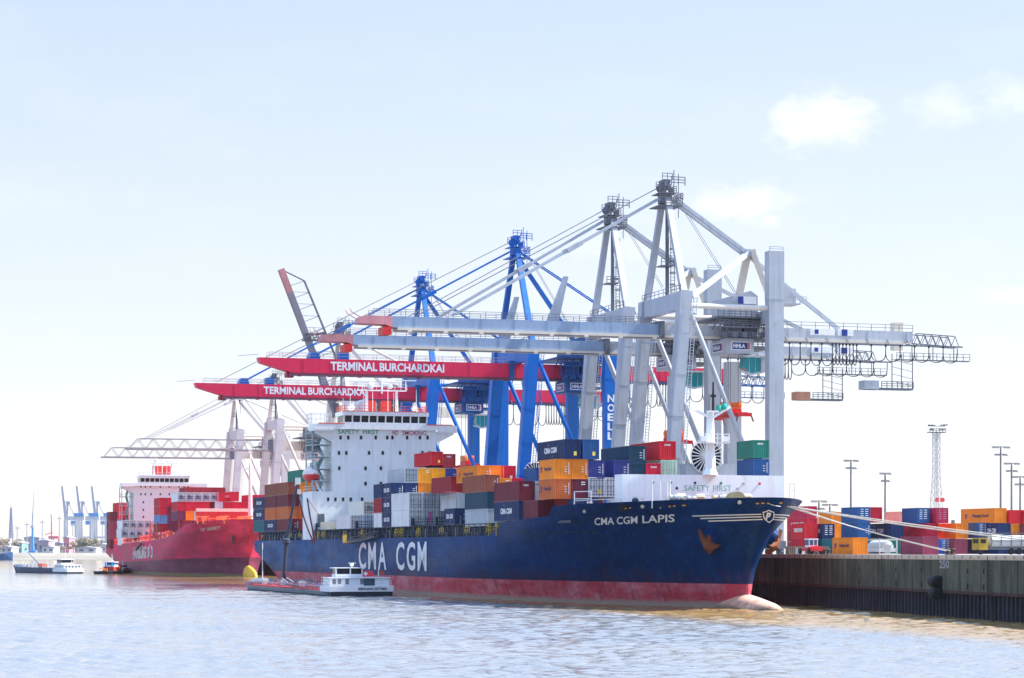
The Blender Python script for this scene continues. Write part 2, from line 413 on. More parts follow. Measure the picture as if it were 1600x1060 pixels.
# ---- far bank
def bank_mat():
    m, t, b = bsdf('far_bank_sand', .9)
    g = t.n('ShaderNodeNewGeometry').outputs['Position']; n = t.noise(t.mapping(g, (.3, 1, 6)), .05, 4)
    t.put(b.inputs['Base Color'], t.mix(t.rng(n, .35, .65), (.15, .135, .11), (.22, .20, .17))); return m
Yb = 2050
rows = [(0, -1), (0, .2), (14, 2.4), (30, 5.6), (60, 6.2), (700, 6.6)]
vs, fs = [], []
for i in range(61):
    x = -1250 + i*25
    for dy, z in rows: vs.append((x, Yb+dy+9*math.sin(i*.7)+5*math.sin(i*1.9), z))
nr = len(rows)
for i in range(60):
    for j in range(nr-1): fs.append((i*nr+j, (i+1)*nr+j, (i+1)*nr+j+1, i*nr+j+1))
structure('far_bank', vs, fs, bank_mat())
# ================================================================== ships
class Hull:
    def __init__(s, **k): s.__dict__.update(k)
    def sheer(s, t): return interp(t, s.sheer_pts)
    def boot(s, t): return lerp(s.boot0, s.boot1, t/s.L)
    def stem(s, z): return interp(z, s.stem_pts)
    def tend(s, z): return interp(z, s.stern_pts)
    def hb(s, t, z):
        d = max(0., t - s.stem(z)); q = max(0., min(1., z/s.ztop))**s.qe
        Le, p = lerp(s.Le0, s.Le1, q), lerp(s.p0, s.p1, q)
        b = s.B*(1-(1-min(d/Le, 1))**p)
        b = max(.05, math.sqrt(b*b+2*d*(s.rnd*q+.04)*math.exp(-d/9)))
        e = s.tend(z)-t; k = max(0., min(1., (s.zcnt+1.5-z)/(s.zcnt+1.5)))**.8     # run aft closes in below the counter
        if k > 0: 
            Lr = s.run*k; 
            if e < Lr: b *= lerp(1, max(.02, 1-(1-max(e, 0)/Lr)**2.2), min(1, k*1.6))
        return b
    def pt(s, t, z, side=-1, off=0.):
        b = s.hb(t, z)
        if off:
            e = .4; b1 = s.hb(t+e, z)-b; b2 = s.hb(t, z+e)-b
            n = Vector((1, -b1/e, -b2/e)).normalized()
            return (s.v0 + side*(b+n.x*off), s.w0 + t + n.y*off, z + n.z*off)
        return (s.v0 + side*b, s.w0 + t, z)
    def inv(s, px, py, t0=0, t1=None, z0=.5, z1=None):
        """the point of the camera-side hull that stands at a survey-picture position"""
        t1 = t1 or s.L; z1 = z1 or s.ztop+1; best = None
        for _ in range(5):
            nt, nz = 24, 16; cand = []
            for i in range(nt+1):
                for j in range(nz+1):
                    t, z = lerp(t0, t1, i/nt), lerp(z0, z1, j/nz)
                    x, y = proj(*s.pt(t, z)); cand.append(((x-px)**2+(y-py)**2, t, z))
            _, t, z = min(cand); dt, dz = (t1-t0)/nt*1.6, (z1-z0)/nz*1.6
            t0, t1, z0, z1 = max(0, t-dt), min(s.L, t+dt), z-dz, z+dz
        return t, z
    def front(s, a, z, off=0.):
        """point of the bow at sideways offset a from the centre line (minus = camera side)"""
        def tt(a):
            lo, hi = s.stem(z), s.stem(z)+70
            for _ in range(22):
                m = (lo+hi)/2
                if s.hb(m, z) < abs(a): lo = m
                else: hi = m
            return lo
        t = tt(a); p = Vector((s.v0+a, s.w0+t, z))
        if off:
            e = .15; fa = (tt(a+e)-tt(a-e))/(2*e); fz_ = (s.stem(z+.3)-s.stem(z-.3))/.6; n = Vector((fa, -1, fz_)).normalized(); p = p+n*off
        return p
    def binv(s, px, py):
        """(a, z) on the bow that stands at a survey-picture position"""
        d, z, a = dep(s.v0, s.w0+10), 10, 0
        for _ in range(5):
            z = EYE+(HZ-py)*d/FP; lo, hi = -15.5, 9.0
            for _ in range(20):
                m = (lo+hi)/2
                if proj(*s.front(m, z))[0] < px: lo = m
                else: hi = m
            a = lo; p = s.front(a, z); d = dep(p[0], p[1])
        return a, z
    def bq(s, *pts): return [s.binv(x, y) for x, y in pts]
    def bat(s, q, a, b, off):
        return s.front(lerp(lerp(q[0][0], q[1][0], a), lerp(q[3][0], q[2][0], a), b), lerp(lerp(q[0][1], q[1][1], a), lerp(q[3][1], q[2][1], a), b), off)
    def grid(s, zf0, zf1, nz, ts):
        """both sides of the shell between two height functions of t"""
        mb = MB(); n = len(ts)
        for side in (-1, 1):
            vs = []
            for j in range(nz+1):
                for tn in ts:
                    z = lerp(zf0(tn), zf1(tn), j/nz); sN = tn/s.L
                    t = s.stem(z) + sN*(s.tend(z)-s.stem(z)); vs.append(s.pt(t, z, side))
            fs = [(j*n+i, j*n+i+1, (j+1)*n+i+1, (j+1)*n+i) for j in range(nz) for i in range(n-1)]
            mb.add(vs, fs)
        o = n*(nz+1)
        for j in range(nz):                                        # transom and stem edge
            a, b = j*n+n-1, (j+1)*n+n-1; mb.f.append((a, b, o+b, o+a))
            a, b = j*n, (j+1)*n; mb.f.append((a, b, o+b, o+a))
        return mb
    def stations(s):
        ts = [0, .6, 1.5, 3, 4.5, 6.5, 9, 12, 15, 18, 21, 25, 29, 33] + [p[0] for p in s.sheer_pts if 33 < p[0] < s.L-30]
        x = 40
        while x < s.L-40: ts.append(x); x += 8
        x = s.L-40
        while x <= s.L: ts.append(x); x += 2.5
        ts.append(s.L)
        return sorted(set(round(t, 3) for t in ts))
    def text(s, mb, body, p0, p1, h, bold=.03, sub=.12, off=.07):
        """lettering laid on the shell from (t,z) p0 to p1 with height h"""
        vs, fs, asp = glyphs(body, bold, sub)
        return mb.add([s.pt(lerp(p0[0], p1[0], a), lerp(p0[1], p1[1], a)+b*h, -1, off) for a, b in vs], fs)
    def corners(s, x0, y0, x1, y1, x2=None, y2=None, x3=None, y3=None, **k):
        """shell coordinates of a four-sided patch: bottom left, bottom right, top right, top left"""
        if x2 is None: (x0, y0), (x1, y1), (x2, y2), (x3, y3) = (x0, y1), (x1, y1), (x1, y0), (x0, y0)
        return [s.inv(a, b, **k) for a, b in ((x0, y0), (x1, y1), (x2, y2), (x3, y3))]
    def at(s, q, a, b, off, side=-1):
        t = lerp(lerp(q[0][0], q[1][0], a), lerp(q[3][0], q[2][0], a), b); z = lerp(lerp(q[0][1], q[1][1], a), lerp(q[3][1], q[2][1], a), b)
        return s.pt(t, z, side, off)
    def ptext(s, mb, body, q, bold=.03, sub=.12, off=.07):
        vs, fs, asp = glyphs(body, bold, sub); return mb.add([s.at(q, a, b, off) for a, b in vs], fs)
    def patch(s, mb, q, n=3, off=.06):
        vs = []
        for i in range(n+1): vs += [s.at(q, i/n, 0, off), s.at(q, i/n, 1, off)]
        return mb.add(vs, [(2*i, 2*i+2, 2*i+3, 2*i+1) for i in range(n)])
    def strip(s, mb, p0, p1, h, n=24, off=.07, side=-1):
        vs = []
        for i in range(n+1):
            t, z = lerp(p0[0], p1[0], i/n), lerp(p0[1], p1[1], i/n)
            vs += [s.pt(t, z, side, off), s.pt(t, z+h, side, off)]
        return mb.add(vs, [(2*i, 2*i+2, 2*i+3, 2*i+1) for i in range(n)])

def hull_paint(name, col, wear, wearcol, grime, rough=.32, aft_tint=None):
    m, t, b = bsdf(name, rough, 0, .03)
    tc = t.n('ShaderNodeTexCoord').outputs['Object']
    n1 = t.noise(t.mapping(tc, (.5, .09, .5)), .5, 6, .62)
    n2 = t.noise(t.mapping(tc, (1, .8, .06)), 1.1, 5, .66)
    n3 = t.noise(t.mapping(tc, (1, .35, 1.2)), .8, 7, .7)
    sz = t.n('ShaderNodeSeparateXYZ'); t.put(sz.inputs[0], tc)
    hs = t.n('ShaderNodeHueSaturation'); hs.inputs['Color'].default_value = col+(1,); t.put(hs.inputs['Value'], t.rng(n1, .32, .68, .62, 1.45))
    c = t.mix(t.rng(n2, .50, .74, 0, .6), hs.outputs[0], grime)
    n4 = t.noise(t.mapping(tc, (.4, .05, 2.2)), 1.6, 6, .7)                       # long fender rubs
    c = t.mix(t.rng(n4, .60, .72, 0, .5), c, tuple(min(1, x*1.5+.003) for x in grime))
    if aft_tint:                                                                     # lighter blue mixed in unevenly, growing towards the stern
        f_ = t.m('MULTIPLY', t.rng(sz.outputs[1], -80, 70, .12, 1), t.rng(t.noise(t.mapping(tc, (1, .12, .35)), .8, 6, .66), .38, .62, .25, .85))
        c = t.mix(f_, c, aft_tint)
    low = t.rng(t.m('ADD', sz.outputs[2], t.m('MULTIPLY', t.m('SUBTRACT', t.noise(t.mapping(tc, (1, .5, .3)), 1.1, 6, .7), .5), 9)), 5.2, 2.2, 0, .75)
    c = t.mix(low, c, wearcol)
    n5 = t.noise(t.mapping(tc, (2.4, 2.4, .10)), .9, 6, .7)                       # rust runs
    c = t.mix(t.rng(n5, .63, .72, 0, wear), c, wearcol)
    c = t.mix(t.rng(n3, .64, .72, 0, wear), c, wearcol)
    t.put(b.inputs['Base Color'], c)
    # plate seams and hungry-horse dents
    bn = t.n('ShaderNodeBump'); bn.inputs['Strength'].default_value = .6; bn.inputs['Distance'].default_value = .14
    br = t.n('ShaderNodeTexBrick'); br.inputs['Scale'].default_value = 1; br.inputs['Mortar Size'].default_value = .012
    br.inputs['Brick Width'].default_value = 9; br.inputs['Row Height'].default_value = 2.4
    sw = t.n('ShaderNodeSeparateXYZ'); t.put(sw.inputs[0], tc); cb = t.n('ShaderNodeCombineXYZ'); t.put(cb.inputs[0], sw.outputs[1]); t.put(cb.inputs[1], sw.outputs[2])
    t.put(br.inputs['Vector'], cb.outputs[0])
    t.put(bn.inputs['Height'], t.m('ADD', t.m('MULTIPLY', t.noise(t.mapping(tc, (.6, .5, .5)), .9, 2), .35), t.m('MULTIPLY', br.outputs['Fac'], -.25)))
    t.put(b.inputs['Normal'], bn.outputs[0]); t.put(b.inputs['Roughness'], t.rng(n1, .3, .7, rough-.06, rough+.14))
    return m
def boot_paint(name, col, foul, low, z1):
    m, t, b = bsdf(name, .6, 0, .3)
    tc = t.n('ShaderNodeTexCoord').outputs['Object']
    sw = t.n('ShaderNodeSeparateXYZ'); t.put(sw.inputs[0], tc)
    n1 = t.noise(t.mapping(tc, (.5, .16, .7)), .7, 7, .68); n2 = t.noise(t.mapping(tc, (1, .7, .12)), 1.2, 5, .6)
    c = t.mix(t.rng(n1, .42, .66), col, foul)
    c = t.mix(t.rng(n2, .48, .70, 0, .75), c, (col[0]*.40, col[1]*.6, col[2]*.6))
    n6 = t.noise(t.mapping(tc, (2, .6, .5)), 1.1, 7, .7); c = t.mix(t.rng(n6, .58, .68, 0, .6), c, (.17, .055, .03))
    f = t.rng(t.m('ADD', sw.outputs[2], t.m('MULTIPLY', t.m('SUBTRACT', n1, .5), 1.6)), z1+.25, z1-.25)   # the wet, grown-over foot of the plating
    c = t.mix(f, c, low)
    t.put(b.inputs['Base Color'], c); return m

white = paint('ship_white', (.78, .82, .84), .4, .07, .3, (.42, .28, .17), .8, .30)
glass = plain('dark_window', (.012, .016, .022), .12)
navy_steel = paint('deck_steel_blue', (.010, .032, .070), .5, .3, .2, (.10, .06, .04), 1)
railmat = plain('rail_white', (.66, .67, .66), .5)
yellow = plain('safety_yellow', (.75, .50, .03), .5)
greysteel = paint('dark_grey_steel', (.10, .11, .12), .55, .2, .15)
black = plain('matt_black', (.012, .012, .014), .6)
redpaint = plain('signal_red', (.62, .022, .025), .45)
ropemat = plain('pale_rope', (.62, .57, .48), .8)

def deckhouse(T, zb, zlow, ztop, wf, vc, half, beam, low_side, windows, words, wing=True, deep=12, colour=white, topcolour=None, rng=0):
    """bridge tower: broad lower house, narrower tower, wings, wheelhouse and its masts"""
    lo_ = MB(); lo_.box((vc-beam, wf, zb), (vc+half+1, wf+8.6, zlow)); lh = T.part('lower_house', lo_, colour)
    rl = MB(); rl.rail([(vc-beam+.1, wf+8.3, zlow), (vc-beam+.1, wf+.2, zlow), (vc-half-.2, wf+.2, zlow)]); T.part('railing', rl, railmat, lh)
    tw = MB(); tw.box((vc-half, wf-.01, zlow-.02 if zlow > zb else zb), (vc+half, wf+deep, ztop)); 
    tower = T.part('tower', tw, colour)
    for v, z, parent in windows:
        wmb = MB(); wmb.box((v-.28, wf-.06, z-.42), (v+.28, wf+.1, z+.42))
        wn = T.part('window', wmb, plain('window_frame_grey', (.42, .43, .44), .4), tower)
        wn.data.materials.append(glass)
        bmx = bmesh.new(); bmx.from_mesh(wn.data); r = bmesh.ops.create_cube(bmx, size=1)
        for vv in r['verts']:
            vv.co = Vector((vv.co.x*.44 + v - T.o[0], vv.co.y*.2 + wf - .0 - T.o[1], vv.co.z*.70 + z - T.o[2]))
        for f in {f for vv in r['verts'] for f in vv.link_faces}: f.material_index = 1
        bmx.to_mesh(wn.data); bmx.free()
    # open side decks, stairs and stanchions on the camera's side
    sd = MB(); nst = 5
    for k in range(nst):
        z = lerp(zlow, ztop-1.2, (k+1)/(nst))-.2
        sd.box((vc-beam+.4+ .45*k*0, wf+1.6, z-.16), (vc-half-.01, wf+8.2, z))
        sd.rail([(vc-beam+.5, wf+8, z), (vc-beam+.5, wf+1.7, z), (vc-half-.1, wf+1.7, z)], 1.05, 1.6, .04)
        zl = lerp(zlow, ztop-1.2, k/nst)
        a, b_ = (wf+2.2, wf+7.4) if k % 2 else (wf+7.4, wf+2.2)
        sd.bar((vc-half-1.6, a, zl), (vc-half-1.6, b_, z), .8, .12)
    for w in (wf+1.9, wf+7.9): sd.box((vc-beam+.45, w-.13, zlow), (vc-beam+.7, w+.13, ztop-1.2))
    T.part('side_stair', sd, paint('stair_grey_green', (.38, .50, .52), .5, .12, .1), tower)
    # wings: a deck slab with bulwark, tapering knees beneath
    for sgn in (-1, 1):
        e = vc + sgn*(beam-.2); i = vc + sgn*half
        wg = MB(); wg.box((i, wf-1.0, ztop-1.25), (e, wf+3.4, ztop-1.0))
        wg.box((i, wf-1.05, ztop-1.0), (e, wf-.92, ztop+.15)); wg.box((e-.06, wf-1.0, ztop-1.0), (e+.06, wf+3.4, ztop+.15)); wg.box((i, wf+3.3, ztop-1.0), (e, wf+3.42, ztop+.15))
        for w in (wf+.1, wf+2.6): wg.prism([(i, ztop-1.25), (e-sgn*.4, ztop-1.25), (e-sgn*.4, ztop-1.6), (i, ztop-3.5)], 1, w, w+.28)
        wp = T.part('bridge_wing', wg, colour)
        if words: 
            rr = MB(); rr.box((i-sgn*2.2, wf-1.08, ztop+.16), (i+sgn*3.2, wf-.9, ztop+.36)); T.part('red_rail', rr, plain('orange_red', (.75, .10, .04)), wp)
    bd = MB(); bd.box((vc-half, wf-1.0, ztop-.85), (vc+half, wf-.02, ztop+.15)); T.part('bridge_front', bd, colour)
    # wheelhouse with raked window band
    hw = half*.80
    wh = MB(); wh.box((vc-hw, wf-.6, ztop-.1), (vc+hw, wf+5.6, ztop+.6)); wh.box((vc-hw-.35, wf-1.0, ztop+1.95), (vc+hw+.35, wf+5.8, ztop+2.75))
    nb = 10
    for k in range(nb+1):
        v = lerp(vc-hw, vc+hw, k/nb); wh.bar((v, wf-.55, ztop+.6), (v, wf-.75, ztop+1.96), .26, .2)
    wo_ = T.part('wheelhouse', wh, colour)
    gl = MB(); gl.add([(vc-hw+.1, wf-.45, ztop+.6), (vc+hw-.1, wf-.45, ztop+.6), (vc+hw-.1, wf-.62, ztop+1.95), (vc-hw+.1, wf-.62, ztop+1.95)], [(0,1,2,3)])
    gl.box((vc-hw+.04, wf-.4, ztop+.6), (vc+hw-.04, wf+5.4, ztop+1.95)); T.part('window_band', gl, glass, wo_)
    tr = MB(); tr.box((vc-hw-.4, wf-1.05, ztop+2.76), (vc+hw+.4, wf-.9, ztop+2.9)); tr.rail([(vc-hw, wf+5.5, ztop+2.75), (vc-hw, wf-.8, ztop+2.75), (vc+hw, wf-.8, ztop+2.75), (vc+hw, wf+5.5, ztop+2.75)], 1.2, 1.5, .045)
    T.part('roof_rail', tr, topcolour or plain('orange_red', (.75, .10, .04)), wo_)
    ms = MB(); zt = ztop+2.7
    for v in (vc-3.3, vc+3.0):
        ms.tube((v, wf+2, zt), (v, wf+2, zt+4.6), .32, .24); ms.ladder((v-.5, wf+1.9, zt), (v-.5, wf+1.9, zt+4.2), .4)
    ms.box((vc-5.2, wf+1.4, zt+4.5), (vc+5, wf+2.6, zt+4.7)); ms.rail([(vc-5.2, wf+1.4, zt+4.7), (vc+5, wf+1.4, zt+4.7)], 1.1, 1.2, .04)
    ms.tube((vc-.1, wf+2, zt+4), (vc-.1, wf+2, zt+8.5), .2, .1)
    for z, l in ((zt+6.2, 2.6), (zt+7.4, 1.7), (zt+5.6, 3.6)): ms.bar((vc-l/2, wf+2, z), (vc+l/2, wf+2, z), .1, .14)
    ms.bar((vc+2.6, wf+1.6, zt+6.7), (vc+7, wf+1.6, zt+6.7), .14, .2); ms.tube((vc+4.8, wf+1.6, zt+4.6), (vc+4.8, wf+1.6, zt+6.7), .1)
    ms.bar((vc-6, wf+1.6, zt+6.0), (vc-2.6, wf+1.6, zt+6.0), .12, .16); ms.tube((vc-4.3, wf+1.6, zt+4.6), (vc-4.3, wf+1.6, zt+6), .08)
    for v, h in ((vc-6.5, 4), (vc+7.4, 5), (vc-8, 3), (vc+1.4, 7.5), (vc-1.8, 7)): ms.tube((v, wf+3, zt), (v, wf+3, zt+h), .06, .03)
    for v, z, r_ in ((vc-2.6, zt+4.9, .75), (vc-6.6, zt+.4, .8), (vc+6.6, zt+.6, .55), (vc+1.7, zt+5, .5)): ms.lathe((v, wf+2, z), [(r_*.3, 0), (r_*.85, r_*.3), (r_, r_*.8), (r_*.75, r_*1.4), (r_*.2, r_*1.75)], 12)
    T.part('radar_mast', ms, paint('mast_white', (.70, .74, .72), .4, .06, .1), wo_)
    return tower

# ------------------------------------------------------------------ the blue ship alongside
H1 = Hull(v0=119.5, w0=266.5, L=261, B=16.1, ztop=13.8, Le0=92, Le1=46, p0=1.72, p1=2.6, rnd=2.4, qe=1.15, zcnt=6.2, run=26, boot0=3.2, boot1=3.2,
          stem_pts=[(-1.5, 15), (1.7, 15), (3.1, 15.1), (5.2, 14.8), (7, 13.8), (9.4, 12.2), (12, 9.5), (14.4, 7.2)],
          stern_pts=[(-1.5, 248), (0, 252), (5.6, 259.5), (6.3, 261), (14, 261)],
          sheer_pts=[(0, 14.2), (18, 13.95), (40, 13.75), (41.5, 12.4), (52, 12.05), (63, 11.7), (67, 9.95), (80, 9.8), (261, 9.8)])
S1 = Thing('container_ship', 'dark blue container ship with white lettering moored bow first at the quay', 'ship', (H1.v0, H1.w0+130, 0))
ts = H1.stations()
navy = hull_paint('navy_hull', (.0011, .017, .088), .45, (.050, .028, .040), (.006, .055, .20), .42, aft_tint=(.035, .125, .30))
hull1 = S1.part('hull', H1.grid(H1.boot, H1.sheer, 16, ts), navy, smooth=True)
boot1 = boot_paint('red_boot_topping', (.46, .035, .060), (.55, .17, .22), (.30, .22, .18), .7)
bt = S1.part('boot_topping', H1.grid(lambda t: -1.5, H1.boot, 6, ts), boot1, hull1, smooth=True)
def ship_deck(H, S, hull, drop=1.0, mat=None):
    mb = MB(); vs = []; tt = [t for t in H.stations() if t > .4]
    for t in tt:
        z = H.sheer(t)-(drop if t < 45 else .06); tr = max(t, H.stem(z)+.3); b = max(.05, H.hb(tr, z)-.12); vs += [(H.v0-b, H.w0+tr, z), (H.v0+b, H.w0+tr, z)]
    mb.add(vs, [(2*i, 2*i+2, 2*i+3, 2*i+1) for i in range(len(tt)-1)])
    return S.part('deck', mb, mat or paint('red_brown_deck', (.17, .055, .045), .7, .2, .2), hull)
ship_deck(H1, S1, hull1)
bulb = MB(); nb = 22; vs = []
prof = [(4.6, -.95, .12), (5.0, -.9, .75), (6.2, -.95, 1.45), (8, -1.0, 1.85), (10.5, -1.05, 2.2), (13, -1.0, 2.45), (15.5, -.9, 2.6), (20, -1.2, 2.6), (27, -1.6, 2.5)]
for t, zc, r in prof:
    for k in range(nb):
        a = 2*math.pi*k/nb; vs.append((H1.v0+math.cos(a)*r*.95, H1.w0+t, zc+math.sin(a)*r*1.08))
fs = [(i*nb+k, i*nb+(k+1) % nb, (i+1)*nb+(k+1) % nb, (i+1)*nb+k) for i in range(len(prof)-1) for k in range(nb)] + [tuple(range(nb))]
bulb.add(vs, fs); S1.part('bulbous_bow', bulb, boot_paint('bulb_primer', (.58, .30, .22), (.70, .55, .42), (.16, .10, .05), .35), hull1, smooth=True)
wl_ = plain('hull_lettering_white', (.70, .71, .72), .5)
# big side lettering, written along the flat side
z0, z1 = 4.15, 9.05
def side_word(word, px0, px1):
    lm = MB(); a, b = wx(px0, H1.v0-H1.B)-H1.w0, wx(px1, H1.v0-H1.B)-H1.w0
    n = len(word); g = (a-b)/(n+ .28*(n-1))
    for i, ch in enumerate(word):
        t0 = a-i*g*1.28; H1.text(lm, ch, (t0, z0), (t0-g, z0), z1-z0, .018, .3)
    S1.part('side_lettering', lm, wl_, hull1)
side_word('CMA', 561, 604); side_word('CGM', 619.5, 667)
for word, x0, yb0, x1, yb1, h in (('CMA', 929.5, 820.6, 960, 819.4, 11.6), ('CGM', 964, 819.2, 996.5, 817.8, 11.8), ('LAPIS', 1004, 817.4, 1054.5, 815.4, 12.2)):
    nm = MB(); H1.ptext(nm, word, H1.corners(x0, yb0, x1, yb1, x1, yb1-h, x0, yb0-h, t1=80, z0=8), .015, .14); S1.part('name_lettering', nm, wl_, hull1)
for pts in (((1082, 806.3), (1120, 805.3), (1155, 804.3), (1189.5, 803.3)), ((1094.5, 810.2), (1125, 809.2), (1158, 808.2), (1190, 807.1)), ((1107, 814.3), (1135, 813.4), (1162, 812.4), (1191.5, 811.2)),
            ((1209, 803.8), (1222, 804.6), (1235.5, 805.6)), ((1208.5, 807.6), (1220, 808.6), (1233, 809.8)), ((1207, 811.4), (1218, 812.4), (1230.5, 813.5))):
    st = MB(); vs = []; qs = []
    for (xa, ya), (xb, yb) in zip(pts, pts[1:]): qs += [(lerp(xa, xb, k/4), lerp(ya, yb, k/4)) for k in range(4)]
    for x, y in qs+[pts[-1]]: vs += [H1.front(*H1.binv(x, y+.8), .07), H1.front(*H1.binv(x, y-.8), .07)]
    st.add(vs, [(2*i, 2*i+2, 2*i+3, 2*i+1) for i in range(len(qs))]); S1.part('bow_stripe', st, wl_, hull1)
q = H1.bq((1191, 817), (1209, 817), (1209, 796), (1191, 796))
def shield(k): return [(.5+x*k*.5, .5+y*k*.5) for x, y in ((-.35, .82), (0, 1), (.35, .82), (.98, .66), (.94, .3), (.9, -.1), (.75, -.4), (.5, -.66), (.25, -.85), (0, -1), (-.25, -.85), (-.5, -.66), (-.75, -.4), (-.9, -.1), (-.94, .3), (-.98, .66))]
o_, i_ = shield(1.0), shield(.82); eb = MB(); n_ = len(o_)
eb.add([H1.bat(q, a, b, .08) for a, b in o_+i_], [(k, (k+1) % n_, n_+(k+1) % n_, n_+k) for k in range(n_)]); em = S1.part('bow_emblem', eb, wl_, hull1)
eb = MB(); q2 = H1.bq((1195, 812.5), (1202, 812.5), (1205, 800.5), (1198, 800.5)); vs, fs, asp = glyphs('P', .05, .2); eb.add([H1.bat(q2, a, b, .09) for a, b in vs], fs); S1.part('emblem_letter', eb, wl_, em)
# anchors in their pockets
rust = paint('rusty_anchor', (.125, .040, .017), .8, .3, .5, (.12, .045, .025), 2)
for side, (ax, ay) in ((-1, (1106, 846)), (1, (1106, 846))):
    t, z = H1.inv(1112, 841); p = Vector(H1.pt(t, z, side, .1)); n = (Vector(H1.pt(t, z, side, 1.1))-Vector(H1.pt(t, z, side, .1))).normalized()
    pk = MB(); pk.tube(p-n*1.2, p+n*.55, 1.55, 1.25, 18); S1.part('anchor_pocket', pk, navy, hull1, smooth=True)
    an = MB(); q = p+n*.55; up_ = (Vector((0,0,1))-n*n.z).normalized(); rt = n.cross(up_)
    if rt.y > 0: rt = -rt
    def P_(a, b, d): return q+rt*a+up_*b+n*d
    ring = [P_(-.95, 1.7, .25), P_(-.35, .6, .55), P_(.9, -.35, .5), P_(1.55, -.8, .2), P_(.6, -1.15, .6), P_(-.6, -1.95, .3), P_(-.75, -.9, .6), P_(-.75, .3, .6)]
    back = [v_-n*.5 for v_ in ring]; c_ = P_(-.1, -.55, 1.05); nr_ = len(ring)
    an.add(ring+back+[c_], [(k, (k+1) % nr_, 2*nr_) for k in range(nr_)]+[(k, nr_+k, nr_+(k+1) % nr_, (k+1) % nr_) for k in range(nr_)])
    an.bar(P_(-.1, -.5, .3), P_(.5, .8, -.2), .5, .5)
    S1.part('anchor', an, rust, hull1)
# fairleads and chocks cut in the bulwark, with bright rollers
brass = plain('brass_roller', (.62, .36, .10), .5)
for px, py, w_ in ((1047, 790.3, 5), (1054, 789.6, 5), (1069, 788.6, 7), (978, 793.4, 4), (985, 792.6, 4)):
    k_ = dict(t1=80, z0=9); m = MB(); H1.patch(m, H1.corners(px-w_/2, py-2, px+w_/2, py+2.2, **k_), 3, .05); fo_ = S1.part('fairlead_opening', m, black, hull1)
    m = MB(); H1.patch(m, H1.corners(px-w_/2+.6, py-.2, px+w_/2-.6, py+1.6, **k_), 3, .09); S1.part('fairlead_roller', m, brass, fo_)
for px, py, w_ in ((1183.5, 785.5, 6), (1192, 785, 6), (1200.5, 785.3, 5), (1219.5, 784.6, 6)):
    m = MB(); q = H1.bq((px-w_/2, py+2.2), (px+w_/2, py+2.2), (px+w_/2, py-2), (px-w_/2, py-2)); m.add([H1.bat(q, a, b, .05) for a, b in ((0,0), (.5,0), (1,0), (1,1), (.5,1), (0,1))], [(0,1,4,5), (1,2,3,4)]); fo_ = S1.part('fairlead_opening', m, black, hull1)
    m = MB(); m.add([H1.bat(q, a, b, .09) for a, b in ((.1,.1), (.5,.1), (.9,.1), (.9,.5), (.5,.5), (.1,.5))], [(0,1,4,5), (1,2,3,4)]); S1.part('fairlead_roller', m, brass, fo_)
for px, py in ((1004.5, 791), (1156, 784.5), (914, 799)):
    pan = MB(); t, z = H1.inv(px, py); p = Vector(H1.pt(t, z, -1, .0)); q = Vector(H1.pt(t, z, -1, .25)); pan.tube(p, q, .26, .22, 12); S1.part('panama_chock', pan, plain('worn_white', (.55, .5, .45), .6), hull1)
dm = MB()      # draught and load-line marks, freeing ports
for px in (807, 823, 838, 853, 869, 885, 900, 916, 931): 
    dm = MB(); t, z = H1.inv(px, 833.5, 15, 110, 4, 11); H1.strip(dm, (t+.5, z), (t-.5, z), .28, 2, .05); S1.part('scupper', dm, black, hull1)
pcb = MB(); H1.patch(pcb, H1.corners(967, 789.5, 980, 799, t1=80, z0=8), 3, .05); S1.part('pilot_recess', pcb, black, hull1)
# deck-edge passage: lashing posts, hatch coamings and bridges
co = MB(); co.box((104.9, H1.w0+70, 9.76), (134.1, H1.w0+254, 11.35)); S1.part('hatch_coaming', co, navy_steel, hull1)
hc = MB()
for a, b_ in ((41.5, 53), (54, 67), (81, 93), (97, 109), (111, 124), (125, 138), (138.5, 151), (168, 181)): hc.box((104.4, H1.w0+a, 11.35), (134.6, H1.w0+b_-.3, 11.72))
for a, b_ in ((226, 238), (238.6, 250), (251.2, 259)): hc.box((104.4, H1.w0+a, 11.35), (134.6, H1.w0+b_-.3, 11.6))
hc.box((106, H1.w0+42, 11.2), (133, H1.w0+66, 11.4))
S1.part('hatch_cover', hc, navy_steel, hull1)
ps = MB(); pd = MB(); py_ = MB(); random.seed(11)
t = 70.5
while t < 259:
    v = 103.75; w = H1.w0+t
    ps.box((v-.14, w-.2, 9.8), (v+.14, w+.2, 11.72)); ps.bar((v, w, 10.1), (v, w+2.2, 11.6), .1, .1)
    if random.random() < .75: pd.box((v+.5, w+.5, 9.8), (v+.95, w+random.uniform(1.2, 2.4), 9.8+random.uniform(.5, 1.5)))
    if random.random() < .33: ps.box((v+.05, w+.9, 9.8), (v+.3, w+1.2, 11.6))
    t += 3.05
for t in (69, 80.2, 95, 110, 125, 139, 152, 166, 182, 200.6, 224, 237.6, 250.4):   # lashing bridges across the ship
    w = H1.w0+t
    for v in (104.2, 110.2, 116.4, 122.6, 128.8, 134.8): ps.box((v-.16, w-.5, 9.8), (v+.16, w+.5, 13.1))
    ps.box((103.9, w-.55, 11.75), (135.1, w+.55, 11.9)); ps.rail([(104, w-.55, 11.9), (135, w-.55, 11.9)], 1.05, 2.4, .04)
ps.box((103.5, H1.w0+70, 11.62), (104.9, H1.w0+258, 11.72))
ps.rail([(103.55, H1.w0+70, 9.8), (103.55, H1.w0+259, 9.8)], 1.1, 1.5, .035, 3)
S1.part('lashing_bridge', ps, navy_steel, hull1); S1.part('deck_gear', pd, paint('deck_gear_grey', (.32, .36, .38), .6, .5, .3), hull1)
